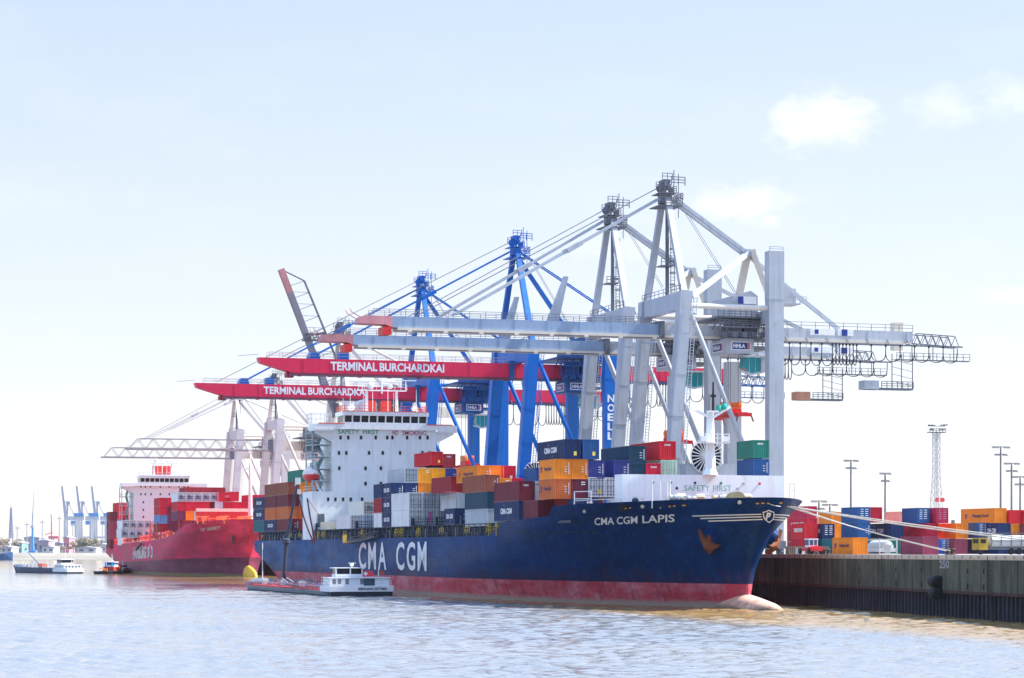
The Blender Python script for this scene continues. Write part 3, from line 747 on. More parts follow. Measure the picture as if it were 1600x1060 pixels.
for t in (73, 77, 88, 103, 118, 129.5, 133, 158, 172, 190, 195, 205, 212, 221):
    py_ = MB(); w = H1.w0+t; py_.rail([(103.5, w, 10.3), (103.5, w+random.uniform(1.5, 3), 10.3)], .9, 1.2, .03)
    if random.random() < .5: py_.ladder((103.45, w, 9.8), (103.45, w, 11.6), .4, .03)
    S1.part('yellow_handrail', py_, yellow, hull1)
# open mooring deck right aft and the small stern openings
for px0, px1 in ((401, 406), (407.5, 412)):
    so = MB()
    a = H1.inv(px0, 861, 200, 261, 5, 9.5); b_ = H1.inv(px1, 861, 200, 261, 5, 9.5); H1.strip(so, (a[0], a[1]-.4), (b_[0], a[1]-.4), 1.9, 2, .06)
    S1.part('mooring_port', so, black, hull1)
raf = MB(); raf.tube((104.3, 519, 10.6), (104.3, 521.4, 10.6), .75, n=14); S1.part('liferaft', raf, plain('orange_raft', (.8, .16, .05)), hull1, smooth=True)
# forecastle: wave breaker, mast, rails and winches
wb = MB(); wv, w1 = H1.v0, 296.7
wb.box((wv-11.7, w1, 12.6), (wv+11.7, w1+.4, 17.7))
wb.box((wv-11.7, w1+.4, 12.6), (wv-11.4, w1+3, 17.7)); wb.box((wv+11.4, w1+.4, 12.6), (wv+11.7, w1+3, 17.7))
for k in range(9): wb.prism([(w1+.4, 12.6), (w1+.4, 17.4), (w1+2.6, 12.6)], 0, wv-11.2+k*2.8-.06, wv-11.2+k*2.8+.06)
wbo = S1.part('wave_breaker', wb, white)
for wd_, a, b_ in (('SAFETY', 1069, 1109), ('FIRST', 1114, 1143)):
    lt = MB(); text(lt, wd_, (vx(a, w1), w1-.04, zy(767.5, wv, w1)), *FRONT, vx(b_, w1)-vx(a, w1), .78, .0); S1.part('safety_lettering', lt, plain('pale_green_letters', (.16, .42, .34), .6), wbo)
dots = {}
for px, py, cl in ((1020, 755, 'grey'), (1048, 755, 'grey'), (1086, 755, 'blue'), (1126.5, 755, 'green'), (1162, 755, 'pale'), (1187, 755, 'red'), (1057.5, 763.5, 'black'), (1152.5, 763, 'pale')): dots.setdefault(cl, []).append((px, py))
for cl, col in (('grey', (.22, .28, .38)), ('blue', (.012, .03, .09)), ('green', (.02, .22, .13)), ('pale', (.42, .42, .44)), ('red', (.7, .05, .02)), ('black', (.02, .02, .02))):
    for px, py in dots[cl]:
        mb = MB(); p = (vx(px, w1), w1, zy(py, wv, w1)); mb.tube((p[0], w1+.02, p[2]), (p[0], w1-.09, p[2]), .2, .17, 12); S1.part('round_port', mb, plain('port_'+cl, col), wbo)
dr = MB(); p = (vx(992.5, w1), w1, 14.0); dr.prism([(p[0]-.45, 12.9), (p[0]+.45, 12.9), (p[0]+.45, 14.3), (p[0]+.25, 14.65), (p[0]-.25, 14.65), (p[0]-.45, 14.3)], 1, w1-.05, w1+.02)
S1.part('door', dr, plain('dark_blue_door', (.012, .04, .09)), wbo)
fm = MB(); mv = vx(1107.5, w1+.3)
fm.tube((mv, w1-.2, 17.7), (mv, w1-.2, 18.5), 1.05, .75, 16); fm.tube((mv, w1-.2, 18.5), (mv, w1-.2, 26.2), .72, .46, 16)
fm.bar((mv-.1, w1-.4, 25.4), (mv-3, w1-1, 26.6), .25, .3); fm.bar((mv+.1, w1-1, 25.4), (mv+2.6, w1-1, 26.9), .25, .3); fm.box((mv-.7, w1-1.5, 26.1), (mv+.7, w1-.5, 26.3))
fm.box((mv-2.1, w1-1.8, 21.9), (mv+2.1, w1-.4, 22.05)); fm.rail([(mv-2.1, w1-1.8, 22.05), (mv+2.1, w1-1.8, 22.05)], 1.1, .7, .05)
for k in (-1.6, 1.5): fm.cbox((mv+k, w1-1.7, 22.5), (.7, .5, .7))
fo = S1.part('foremast', fm, white, smooth=True)
aa = MB(); aa.tube((mv+.1, w1-1, 26.3), (mv+.1, w1-1, 30.2), .2, .12, 8); aa.tube((mv-.5, w1-1, 26.3), (mv-.5, w1-1, 28.5), .05); aa.tube((mv+1.6, w1-1, 26.4), (mv+1.6, w1-1, 28), .04); aa.cbox((mv+.1, w1-1, 28.3), (.6, .5, .35)); S1.part('mast_antenna', aa, black, fo)
gl_ = MB(); gl_.lathe((mv+.9, w1-1, 26.2), [(.3, 0), (.42, .4), (.3, .85)], 10); gl_.lathe((mv+1.7, w1-1, 26.5), [(.3, 0), (.45, .4), (.3, .8)], 10); S1.part('navigation_light', gl_, plain('green_lamp_glass', (.03, .35, .28), .2), fo)
fr = MB()
bw = [(t, H1.sheer(t)) for t in (12, 16, 20, 24, 28, 32, 36, 40)]
fr.rail([(H1.v0-H1.hb(t, z)+.35, H1.w0+t, z) for t, z in bw], .55, 2.2, .04, 1)
for px in (1019, 1032, 1043, 1047): 
    w = 288; v = vx(px, w); fr.tube((v, w, 13), (v, w, 16.7), .07)
fr.bar((vx(1019, 288), 288, 16.7), (vx(1047, 288), 288, 16.7), .12, .12)
for px in (1234, 1242): w = 281; v = vx(px, w); fr.tube((v, w, 13.4), (v, w, 16.2), .06)
fr.bar((vx(1234, 281), 281, 16.2), (vx(1242, 281), 281, 16.2), .1, .1); fr.bar((vx(1234, 281), 281, 15.3), (vx(1242, 281), 281, 15.3), .08, .08)
fr.rail([(vx(896, 308), 307.6, 13.6), (vx(920, 306), 305, 13.6)], 2.0, 2, .06)
S1.part('forecastle_rail', fr, railmat)
random.seed(3)
for k, px in enumerate((1030, 1042, 1062, 1078, 1092, 1118, 1128, 1165)):
    w = 288+random.uniform(-2, 3); v = max(vx(px, w), H1.v0-H1.hb(w-H1.w0, 13)+1.5); zt_ = zy(random.uniform(771, 774.5), v, w); m = MB()
    m.box((v-.35, w-.4, 12.9), (v+.35, w+.4, zt_-.15)); m.lathe((v-.6, w-.5, zt_-.4), [(.25, -.1), (.36, 0), (.36, 1.1), (.25, 1.2)], 10, 'x')
    S1.part('winch' if k % 3 else 'deck_locker', m, plain('winch_cream', (.58, .52, .36), .5) if k % 3 else plain('locker_grey', (.4, .42, .42), .5))
rl_ = MB(); v = vx(1148.5, 284); rl_.lathe((v, 283, 14.0), [(1.15, 0), (1.15, .1), (.6, .12), (.6, 1.5), (1.15, 1.52), (1.15, 1.65)], 20, 'y'); S1.part('rope_reel', rl_, plain('rope_reel_olive', (.32, .30, .16), .7))
# bridge
wf = 467.0; wins = []
for row, py, xs in ((0, 684, (532, 544, 564, 587, 605, 613, 636, 656, 668)), (1, 708, (529.6, 541, 576.5, 598, 625, 660, 671)), (2, 732, (530, 571, 595)), (3, 756, (571, 595, 560)), (4, 780.5, (512.6, 524, 536, 548, 565.6))):
    for px in xs:
        if row == 3 and px == 560: continue
        v = vx(px, wf); wins.append((v, zy(py, v, wf), None))
tow = deckhouse(S1, 9.8, 19.5, 32.95, wf, 118.4, 10.8, 15.15, True, wins, True)
for wd_, a, b_, py in (('SAFETY', 528, 561, 679.2), ('FIRST', 567, 592, 679.2), ('NO', 613, 622, 679.7), ('SMOKING', 628.5, 666, 679.7)):
    sg = MB(); text(sg, wd_, (vx(a, wf), wf-.05, zy(py, 118, wf)), *FRONT, vx(b_, wf)-vx(a, wf), .88, .012)
    S1.part('safety_lettering' if a < 600 else 'warning_lettering', sg, plain('green_letters', (.05, .30, .18), .6) if a < 600 else plain('crimson_letters', (.52, .03, .14), .6), tow)
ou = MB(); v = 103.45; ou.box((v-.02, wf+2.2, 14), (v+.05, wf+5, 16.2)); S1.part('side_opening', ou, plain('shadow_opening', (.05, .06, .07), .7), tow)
op = MB(); op.box((vx(496, wf), wf-.02, 12.3), (vx(507, wf), wf+.05, 15.0)); S1.part('stair_opening', op, plain('stair_well_grey', (.10, .13, .16), .7), tow)
lp = MB(); a_, b_ = vx(511, wf-8), vx(531, wf-8); lp.box((a_, wf-8, 11.7), (b_, wf-2, 13.3)); S1.part('store_hatch', lp, paint('cream_paint', (.70, .62, .46), .5, .1))
fn = MB(); fn.prism([(113.5, 32), (120.2, 32), (120.2, 38.5), (117.5, 39.2), (115, 37)], 1, wf+14, wf+20); S1.part('funnel', fn, paint('funnel_grey', (.36, .37, .42), .5, .1), smooth=False)
fr2 = MB()
for a, b_ in ((573, 587), (598, 611)): fr2.box((vx(a, 476), 476, 34.6), (vx(b_, 476), 478, 38.6))
S1.part('exhaust_casing', fr2, plain('funnel_red', (.60, .03, .03), .5)); 
ch = MB(); ch.box((103.9, wf+3, 32.2), (107.6, wf+7.6, 32.4)); ch.rail([(103.9, wf+3, 32.4), (107.6, wf+3, 32.4), (107.6, wf+7.6, 32.4), (103.9, wf+7.6, 32.4), (103.9, wf+3, 32.4)], 3.0, 1.5, .06, 3); S1.part('wing_cage', ch, railmat)
dv = MB()
for w in (wf+2.5, wf+6.3): dv.bar((105.5, w, 19.5), (103.8, w, 23.4), .3, .35); dv.bar((103.8, w, 23.4), (104.6, w, 25.6), .25, .3); dv.bar((107, w, 19.5), (104.4, w, 25.2), .2, .2)
S1.part('boat_davit', dv, white)
LB = Thing('lifeboat', 'round red and white lifeboat hanging in davits beside the bridge of the blue ship', 'lifeboat', (104, wf+4.3, 23))
def boat_shell(z0, z1, tex): 
    mb = MB(); pr = [(-3.6, .15), (-3.0, .95), (-1.8, 1.45), (0, 1.6), (1.8, 1.45), (3.0, 1.0), (3.6, .2)]; n = 18; vs = []
    for d, r in pr:
        for k in range(n+1):
            a = lerp(z0, z1, k/n); vs.append((104+math.cos(a)*r*.95, wf+4.3+d, 23+math.sin(a)*r))
    mb.add(vs, [(i*(n+1)+k, i*(n+1)+k+1, (i+1)*(n+1)+k+1, (i+1)*(n+1)+k) for i in range(len(pr)-1) for k in range(n)]); return mb
LB.part('hull', boat_shell(math.pi, 2*math.pi, 0), plain('lifeboat_red', (.66, .03, .035), .4), smooth=True)
LB.part('canopy', boat_shell(0, math.pi, 0), plain('lifeboat_white', (.68, .60, .60), .4), smooth=True)
# accommodation ladder swung out along the side
gw = MB(); a_ = (102.2, wx(547, 102.2), zy(849, 102.2, wx(547, 102.2))); b_ = (103.0, wx(588, 103), zy(839, 103, wx(588, 103)))
gw.bar(a_, b_, 1.0, .3); gw.rail([a_, b_], 1.0, 1.8, .05); S1.part('accommodation_ladder', gw, greysteel)
gp = MB(); gp.cbox((102.0, a_[1]+.6, a_[2]+.2), (1.4, 2.6, .3)); gp.rail([(101.3, a_[1]-.8, a_[2]+.3), (101.3, a_[1]+1.8, a_[2]+.3)], 1.2, .6, .07, 3); gp.box((101.2, a_[1]-.4, a_[2]+.2), (101.4, a_[1]+1.6, a_[2]+1.4)); S1.part('ladder_platform', gp, yellow)

# ------------------------------------------------------------------ the red ship farther along
H2 = Hull(v0=133, w0=676, L=212, B=15, ztop=16.4, Le0=80, Le1=40, p0=1.7, p1=2.9, rnd=1.0, qe=1.45, zcnt=5.2, run=38, boot0=5.75, boot1=3.0,
          stem_pts=[(-1.5, 11), (2.5, 11), (4, 11.2), (7, 9.2), (10, 6.4), (13, 3.2), (16.6, 0)],
          stern_pts=[(-1.5, 190), (0, 196), (4.8, 210), (5.4, 212), (17, 212)],
          sheer_pts=[(0, 16.8), (14, 16.5), (34, 15.6), (44, 14), (58, 12.2), (90, 11.2), (135, 10.6), (212, 9.6)])
S2 = Thing('container_ship', 'bright red container ship with red containers astern of the blue ship', 'ship', (H2.v0, H2.w0+105, 0))
ts2 = H2.stations()
redh = hull_paint('red_hull', (.55, .045, .115), .3, (.36, .10, .14), (.46, .09, .17), .45)
hull2 = S2.part('hull', H2.grid(H2.boot, H2.sheer, 14, ts2), redh, smooth=True)
S2.part('boot_topping', H2.grid(lambda t: -1.5, H2.boot, 7, ts2), boot_paint('maroon_boot_topping', (.15, .020, .060), (.22, .05, .10), (.17, .14, .05), .65), hull2, smooth=True)
ship_deck(H2, S2, hull2, .9, paint('red_deck', (.50, .04, .035), .6, .15, .1))
bulb = MB(); vs = []
prof = [(-2.2, -.2, .1), (-1.6, -.15, .9), (.4, 0, 1.6), (3, .2, 2.0), (7, .5, 2.3), (10.5, .9, 2.3), (14, .6, 1.9), (22, -.5, 1.4)]
for t, zc, r in prof:
    for k in range(nb):
        a = 2*math.pi*k/nb; vs.append((H2.v0+math.cos(a)*r*.55, H2.w0+t+2, zc+math.sin(a)*r*1.1))
bulb.add(vs, [(i*nb+k, i*nb+(k+1) % nb, (i+1)*nb+(k+1) % nb, (i+1)*nb+k) for i in range(len(prof)-1) for k in range(nb)] + [tuple(range(nb))])
S2.part('bulbous_bow', bulb, paint('yellow_bulb', (.72, .45, .04), .5, .12, .2, (.3, .25, .03)), hull2, smooth=True)
for wd_, x0, y0, x1, y1, h_ in (('HAMBURG', 208, 874.5, 229, 873.2, 19), ('SÜD', 231, 873, 239.5, 872.4, 22)):
    nm = MB(); H2.ptext(nm, wd_, H2.corners(x0, y0, x1, y1, x1, y1-h_*1.08, x0, y0-h_, t0=80, z0=3, z1=13), .05, .2, .12)
    S2.part('side_lettering', nm, plain('pink_white_letters', (.66, .56, .57), .6), hull2)
for wd_, x0, y0, x1, y1 in (('CAP', 314, 830, 321, 829.4), ('HARRIETT', 324, 829, 345, 827)):
    nm = MB(); H2.ptext(nm, wd_, H2.corners(x0, y0, x1, y1, x1, y1-5, x0, y0-5, t0=2, t1=80, z0=8), .03, .2, .12); S2.part('name_lettering', nm, plain('pink_white_letters', (.66, .56, .57), .6), hull2)
t, z = H2.inv(365, 840, 2, 60, 6, 15); p = Vector(H2.pt(t, z, -1, .3)); an = MB(); an.bar(p+Vector((0,0,1.5)), p-Vector((0,0,1.6)), .6, .5)
for k in (-1, 1): an.bar(p+Vector((0,0,-1.5)), p+Vector((0, 1.9*k, .3)), .7, .5, .2, .3)
S2.part('anchor', an, plain('dark_anchor', (.10, .05, .06), .7), hull2)
fw = MB(); w1 = H2.w0+26; fw.box((H2.v0-13, w1, 15), (H2.v0+13, w1+.4, 20.2)); wbo2 = S2.part('wave_breaker', fw, plain('breaker_red', (.62, .045, .045), .4))
cpw = MB(); cpw.box((H2.v0-13, w1-.25, 19.3), (H2.v0+13, w1-.01, 20.25)); S2.part('breaker_cap', cpw, plain('breaker_cream', (.78, .60, .50), .5), wbo2)
bk = MB(); random.seed(5)
for px in (309, 318, 322, 342, 345, 348, 351, 354, 374, 377, 380, 383, 387, 391, 394):
    w = H2.w0+random.uniform(8, 20); v = vx(px, w); z = H2.sheer(12); bk.bar((v, w, z-1), (v-.5, w, z+1.2), .35, .35); bk.bar((v-.7, w, z+1.0), (v+.8, w, z+1.2), .3, .3)
bk.rail([(H2.v0-12, w1-6, 15.6), (H2.v0+8, w1-6, 15.6)], 1.6, 2, .1); S2.part('forecastle_gear', bk, plain('gear_orange', (.85, .30, .12), .5))
fm = MB(); v = vx(391, w1-6); fm.tube((v, w1-6, 15), (v, w1-6, 33.5), .75, .35, 10); fm.bar((v-2.3, w1-6, 32), (v+2.3, w1-6, 32), .25, .3); fm.tube((v, w1-6, 33), (v, w1-6, 38), .15, .06); fm.cbox((v, w1-6, 37), (1.2, .5, .7)); S2.part('foremast', fm, plain('mast_pinkish', (.74, .66, .64), .5), smooth=True)
wf2 = 845.0; wins = []
for py, xs in ((760.5, (220, 227, 235, 250.5, 264.5, 279.5, 287.5, 294)), (772.5, (220, 227, 236, 250.5, 264.5)), (785, (224,)), (797, (224,)), (808, (224,))):
    for px in xs: v = vx(px, wf2); wins.append((v, zy(py, v, wf2), None))
whitep = paint('ship_white_warm', (.74, .72, .72), .45, .05, .1, (.5, .35, .3))
deckhouse(S2, 9.6, 14.5, 31.6, wf2, 133.0, 10.9, 15.4, False, wins, False, colour=whitep, topcolour=railmat)
fn = MB()
for a, b_ in ((240.5, 253), (257, 268.5)): fn.box((vx(a, wf2+8), wf2+8, 33), (vx(b_, wf2+8), wf2+12, 38.3))
S2.part('funnel', fn, plain('funnel_red', (.60, .03, .03), .5))
fb2 = MB(); fb2.box((vx(238, wf2+7), wf2+7, 33), (vx(271, wf2+7), wf2+7.6, 35)); S2.part('funnel_base', fb2, whitep)
dk = MB(); dkr = MB(); random.seed(9); t = 62
while t < 208:
    w = H2.w0+t; z = H2.sheer(t); v = H2.v0-14.6; dk.box((v-.1, w-.2, z), (v+.12, w+.2, z+2.1)); dk.bar((v, w, z+.2), (v, w+2.6, z+2), .14, .14)
    if random.random() < .6: dkr.box((v+.2, w+.5, z+.4), (v+.6, w+2, z+1.7))
    t += 3.2
S2.part('lashing_post', dk, plain('deck_red', (.58, .05, .05), .5), hull2); S2.part('deck_gear', dkr, plain('gear_orange', (.85, .30, .12), .5), hull2)
lb = MB()
for a, b_, z0 in ((48, 48.6, 12.6), (92, 92.6, 11), (106, 106.6, 10.9)):
    w = H2.w0+a
    for k in range(9):
        v = H2.v0-14.4+k*3.6; lb.box((v-.2, w-.3, z0), (v+.2, w+.3, z0+6)); 
        if k < 8: lb.bar((v, w, z0+.3), (v+3.6, w, z0+5.6), .16, .16); lb.bar((v+3.6, w, z0+.3), (v, w, z0+5.6), .16, .16)
    lb.box((H2.v0-14.6, w-.4, z0+2.9), (H2.v0+14.6, w+.4, z0+3.1))
S2.part('lashing_bridge', lb, plain('lashing_red_orange', (.72, .10, .05), .5), hull2)
gq = MB(); w = wx(217, 117); gq.bar((117, w-6, 10.4), (117, w+6, 8), .8, .5); S2.part('accommodation_ladder', gq, greysteel)
LB2 = solo('lifeboat', MB().lathe((118.6, 850, 17.6), [(.2, -3.4), (1.2, -2.6), (1.75, -1), (1.75, 1.2), (1.2, 2.7), (.2, 3.4)], 14, 'y'), plain('lifeboat_maroon', (.45, .02, .06), .4), 'small maroon lifeboat beside the white bridge tower of the red ship', 'lifeboat', (118.6, 850, 17.6), smooth=True)
# ================================================================== shipping containers
CC = {  # name in words -> base colour
 'maroon': (.16, .022, .040), 'orange': (.80, .235, .018), 'amber': (.86, .33, .015), 'rust orange': (.56, .13, .035), 'brown': (.27, .075, .045),
 'navy': (.012, .030, .105), 'blue': (.020, .095, .27), 'bright blue': (.02, .13, .48), 'indigo': (.035, .045, .20), 'teal': (.012, .125, .16), 'dark teal': (.012, .055, .095), 'green': (.018, .19, .14),
 'red': (.54, .014, .042), 'scarlet': (.64, .020, .035), 'dark red': (.33, .022, .035), 'crimson': (.50, .02, .07), 'pink': (.80, .30, .26), 'purple': (.18, .035, .085), 'plum': (.28, .05, .09),
 'white': (.66, .67, .68), 'light grey': (.46, .50, .55), 'grey': (.36, .37, .38), 'pale green': (.45, .66, .48), 'steel blue': (.14, .28, .50), 'slate': (.22, .30, .36), 'cream': (.70, .66, .58)}
def cmat(c):
    pale = c in ('white', 'light grey', 'grey', 'cream')
    return paint('box_'+c.replace(' ', '_'), CC[c], .5, .18, .6 if pale else .5, (.17, .11, .085) if pale else tuple(x*.35+.02 for x in CC[c]), 1.1, .35 if pale else .22)
rodm = plain('lock_rod', (.34, .34, .34), .45); dirt = plain('reefer_dark', (.07, .075, .08), .6)
CW = 2.438
_bm = {}
def corr(p0, p1, h0, h1, nrm, pitch=.30, dep_=.045):
    """corrugated sheet from p0 to p1 (x,y), heights h0..h1, waves along -nrm"""
    P, Q = Vector(p0), Vector(p1); L = (Q-P).length; n = max(2, round(L/pitch)); d = (Q-P)/n; N = Vector(nrm)*dep_; pts = []
    for k in range(n):
        a = P+d*k; pts += [a, a+d*.32, a+d*.5-N, a+d*.82-N]
    pts.append(Q); m = len(pts)
    return [(p.x, p.y, z) for z in (h0, h1) for p in pts], [(i, i+1, m+i+1, m+i) for i in range(m-1)]
def box_meshes(L, H, kind, c):
    key = (round(L, 2), round(H, 2), kind, c)
    if key in _bm: return _bm[key]
    m = cmat(c); b = MB(); hw = CW/2
    # local frame: x across, y from the near end (0) to the far end (L), z up
    for (p, q, n) in (((-hw+.04, .1), (-hw+.04, L-.1), (-1, 0)), ((hw-.04, L-.1), (hw-.04, .1), (1, 0))):
        if kind == 'reefer': b.add([(p[0], p[1], .15), (q[0], q[1], .15), (q[0], q[1], H-.1), (p[0], p[1], H-.1)], [(0,1,2,3)])
        else: b.add(*corr(p, q, .15, H-.1, (-n[0], -n[1])) if False else corr(p, q, .15, H-.1, n))
    if kind == 'dry': b.add(*corr((-hw+.1, .03), (hw-.1, .03), .15, H-.1, (0, -1), .28))
    else: b.add([(-hw+.1, .04, .15), (hw-.1, .04, .15), (hw-.1, .04, H-.1), (-hw+.1, .04, H-.1)], [(0,1,2,3)])
    b.add(*corr((hw-.1, L-.03), (-hw+.1, L-.03), .15, H-.1, (0, 1), .28))
    b.add([(-hw+.02, .02, H-.06), (hw-.02, .02, H-.06), (hw-.02, L-.02, H-.06), (-hw+.02, L-.02, H-.06)], [(0,1,2,3)])
    b.add([(-hw+.02, .02, .12), (hw-.02, .02, .12), (hw-.02, L-.02, .12), (-hw+.02, L-.02, .12)], [(0,1,2,3)])
    body = b.mesh('container', m)
    f = MB()
    for x in (-1, 1):
        for y0, y1 in ((0, .13), (L-.13, L)): f.box((x*hw, y0, 0), (x*(hw-.13), y1, H))
        f.box((x*hw, .13, .0), (x*(hw-.06), L-.13, .16)); f.box((x*hw, .13, H-.11), (x*(hw-.06), L-.13, H-.005))
    for y0, y1 in ((.0, .08), (L-.08, L)): f.box((-hw+.13, y0, 0), (hw-.13, y1, .15)); f.box((-hw+.13, y0, H-.12), (hw-.13, y1, H-.005))
    frame = f.mesh('corner_frame', m)
    e = None
    if kind != 'dry':
        d = MB()
        for x in (-.85, -.38, .38, .85): d.box((x-.035, -.05, .1), (x+.035, .0, H-.06)); d.box((x-.08, -.06, H*.42), (x+.08, -.0, H*.42+.25))
        d.box((-.02, -.02, .15), (.02, .035, H-.1))
        if kind == 'reefer': 
            for z in (.35, .8, H*.55, H-.45): d.box((-1.15, -.02, z), (1.15, .02, z+.05))
        e = d.mesh('door_hardware', rodm if kind == 'door' else dirt)
    _bm[key] = (body, frame, e); return _bm[key]
NCONT = 0
LOGO = {}
def container(v, w, z, c, label, group, L=12.19, H=2.59, kind='dry', word=None, mark=None, wcol=(.72, .73, .74), endword=None):
    """v,w: the left corner of the near end; the box runs away along +w"""
    global NCONT; NCONT += 1
    body, frame, e = box_meshes(L, H, kind, c)
    ob = bpy.data.objects.new('shipping_container', body); COL.objects.link(ob)
    ob.location = W(v+CW/2, w, z); ob.rotation_euler = (0, 0, TH+random.uniform(-.002, .002)); tag(ob, label, 'container', group)
    fo = bpy.data.objects.new('corner_frame', frame); COL.objects.link(fo); fo.parent = ob
    if e: eo = bpy.data.objects.new('door_hardware', e); COL.objects.link(eo); eo.parent = ob
    def lettering(key, build, mat):
        if key not in LOGO:
            mb = MB(); build(mb); LOGO[key] = mb.mesh('lettering', mat)
        lo2 = bpy.data.objects.new('lettering', LOGO[key]); COL.objects.link(lo2); lo2.parent = ob
    x = -CW/2-.012; lm_ = plain('box_letters_white', (.72, .73, .74), .6)
    if word == 'CMA CGM':
        def bd(mb):
            wd, ht = min(L*.52, 5.6), H*.30
            if L < 7: wd = L*.64
            text(mb, 'CMA CGM', (x, L/2+wd/2, H*.36), *SIDE, wd, ht, .05)
            for s_, z0 in ((1, H*.74), (-1, H*.13)):      # the two swooshes above and below the name
                yc = L/2 + s_*wd*.17; pts = []
                for k in range(9):
                    a = k/8; yy_, zz = yc + s_*wd*.15*(.5-a)*-1, z0 + (H*.15)*(a if s_ > 0 else a)**1.6
                    pts.append((yy_, zz, .16*math.sin(math.pi*min(1, a*1.05+.02))+.02))
                vs = []
                for yy_, zz, th in pts: vs += [(x, yy_-th*.5*s_, zz), (x, yy_+th*.5*s_, zz+.06)]
                mb.add(vs, [(2*i, 2*i+2, 2*i+3, 2*i+1) for i in range(8)])
        lettering((word, L, H), bd, lm_)
    elif word == 'Hapag-Lloyd':
        dk_ = plain('box_letters_navy', (.03, .02, .09), .6)
        def bd(mb):
            text(mb, 'Hapag-Lloyd', (x, L*.66, H*.40), *SIDE, L*.46, H*.24, .03)
        lettering((word, L, H), bd, dk_)
        def be(mb):
            y = L*.85; r = .42           # square emblem with a notched flag
            mb.add([(x, y+r, H*.36), (x, y-r*.2, H*.36), (x, y-r, H*.66), (x, y+r*.2, H*.66)], [(0,1,2,3)]); mb.add([(x-.004, y+r*.9, H*.57), (x-.004, y-r*.7, H*.57), (x-.004, y-r*.9, H*.64), (x-.004, y+r*.7, H*.64)], [(0,1,2,3)])
        lettering(('emblem', L, H), be, plain('emblem_blue', (.06, .03, .22), .5))
    elif word:
        def bd(mb): text(mb, word, (x, L*.80, H*.42), *SIDE, L*.60, H*.26, .03)
        lettering((word, L, H), bd, lm_)
    if mark:
        wm = plain('box_letters_%d%d%d' % tuple(int(k*100) for k in wcol), wcol, .6)
        def bd(mb):
            if mark == 'corner':            # small owner's code high on the end
                text(mb, endword or 'CAI', (-.55, -.02, H*.74), *FRONT, .9, .26, .04)
            elif mark == 'column':
                mb.box((.86, -.018, .6), (.95, -.01, H-.5))
                for k in range(3): mb.box((.25, -.018, H*.6-.35*k), (.62, -.01, H*.6-.35*k+.08))
            elif mark == 'rows':
                for k in range(5): mb.box((-.75, -.075, H*.83-.38*k), (-.2, -.065, H*.83-.38*k+.12)); mb.box((.15, -.075, H*.83-.38*k), (.75, -.065, H*.83-.38*k+.12))
            elif mark == 'codes':
                for k in range(2): mb.box((.2, -.018, H*.82-.3*k), (.8, -.01, H*.82-.3*k+.12))
            elif mark == 'patch': mb.box((.2, -.02, H*.18), (.62, -.01, H*.38))
            elif mark == 'badge':            # dark smudge-like emblem and line of letters on a white end
                mb.box((-.55, -.075, H*.42), (.2, -.065, H*.68)); mb.box((-.7, -.075, H*.3), (.8, -.065, H*.38)); mb.box((.3, -.075, H*.5), (.8, -.065, H*.58))
            elif mark == 'pink': mb.box((-.2, -.075, H*.25), (.2, -.065, H*.85))
        lettering((mark, H, wcol, endword), bd, wm)
    return ob
WH, NV, DK, YL, PK = (.72, .73, .74), (.05, .06, .16), (.09, .10, .14), (.80, .62, .10), (.6, .08, .30)
TIER = ['bottom', 'second', 'third', 'fourth', 'fifth', 'sixth']
ORD = ['first', 'second', 'third', 'fourth', 'fifth', 'sixth', 'seventh']
GL = 'containers stacked on the blue ship'
V1 = 103.62
def lap(w, col, tier, c, place, z0=11.72, H=2.6, v=None, zabs=None, look='', **k):
    v = V1 + 2.5*col if v is None else v
    z = z0 + H*tier if zabs is None else zabs
    lab = '%s%s container, %s tier, %s' % (look, c, TIER[tier], place)
    if 'mark' not in k and 'kind' not in k and random.random() < .6: k['mark'] = random.choice(('column', 'column', 'codes'))
    container(v, w, z+.01, c, lab, GL, H=H-.015, **k)
A_, B_, C_ = 492.0, 504.7, 517.3
blk = 'outer column of the %s row behind the bridge'
for i, (c, wd) in enumerate((('maroon', None), ('rust orange', None), ('maroon', None), ('brown', None))): lap(A_, 0, i, c, blk % 'first', look='lettered ' if wd else '')
for i, (c, wd) in enumerate((('navy', 'CMA CGM'), ('rust orange', None), ('maroon', None), ('brown', None))): lap(B_, 0, i, c, blk % 'second', word=wd, look='white-lettered ' if wd else '')
for i, (c, wd) in enumerate((('teal', None), ('navy', 'CMA CGM'), ('navy', 'CMA CGM'))): lap(C_, 0, i, c, 'outer column of the row nearest the stern', word=wd, look='white-lettered ' if wd else '')
for i, c in enumerate(('dark red', 'rust orange', 'slate', 'orange', 'green')): lap(A_, 1, i, c, 'second column of the first row behind the bridge')
for i, c in enumerate(('dark red', 'dark red', 'rust orange', 'rust orange', 'dark red')): lap(A_, 2, i, c, 'third column of the first row behind the bridge')
# --- ahead of the bridge
b1 = 'grey row by the bridge tower foot'
lap(435, 0, 0, 'white', 'left in the '+b1, kind='reefer', look='dirty '); lap(435, 1, 0, 'light grey', 'right in the '+b1, kind='reefer', look='dirty '); lap(435, 1, 1, 'cream', 'right in the '+b1, kind='reefer', look='dirty ', mark='badge', wcol=DK)
lap(433, 0, 4, 'scarlet', 'left of the pair topping the stack by the bridge tower', v=vx(673, 433), zabs=23.75, mark='patch', wcol=YL); lap(433, 0, 4, 'dark red', 'right of the pair topping the stack by the bridge tower', v=vx(692.5, 433), zabs=23.35, mark='corner', endword='TEX')
for i in range(4):
    for n_ in range(2): lap(433.2, 0, i, 'grey', 'under the red pair by the bridge tower, %s column' % ('left', 'right')[n_], v=vx((673, 692.5)[n_], 433), zabs=12.9+2.6*i)
b2 = 'rear short column beside the bridge tower'
for i, c in enumerate(('white', 'dark red', 'navy')): lap(411.0, 0, i, c, b2, L=6.06)
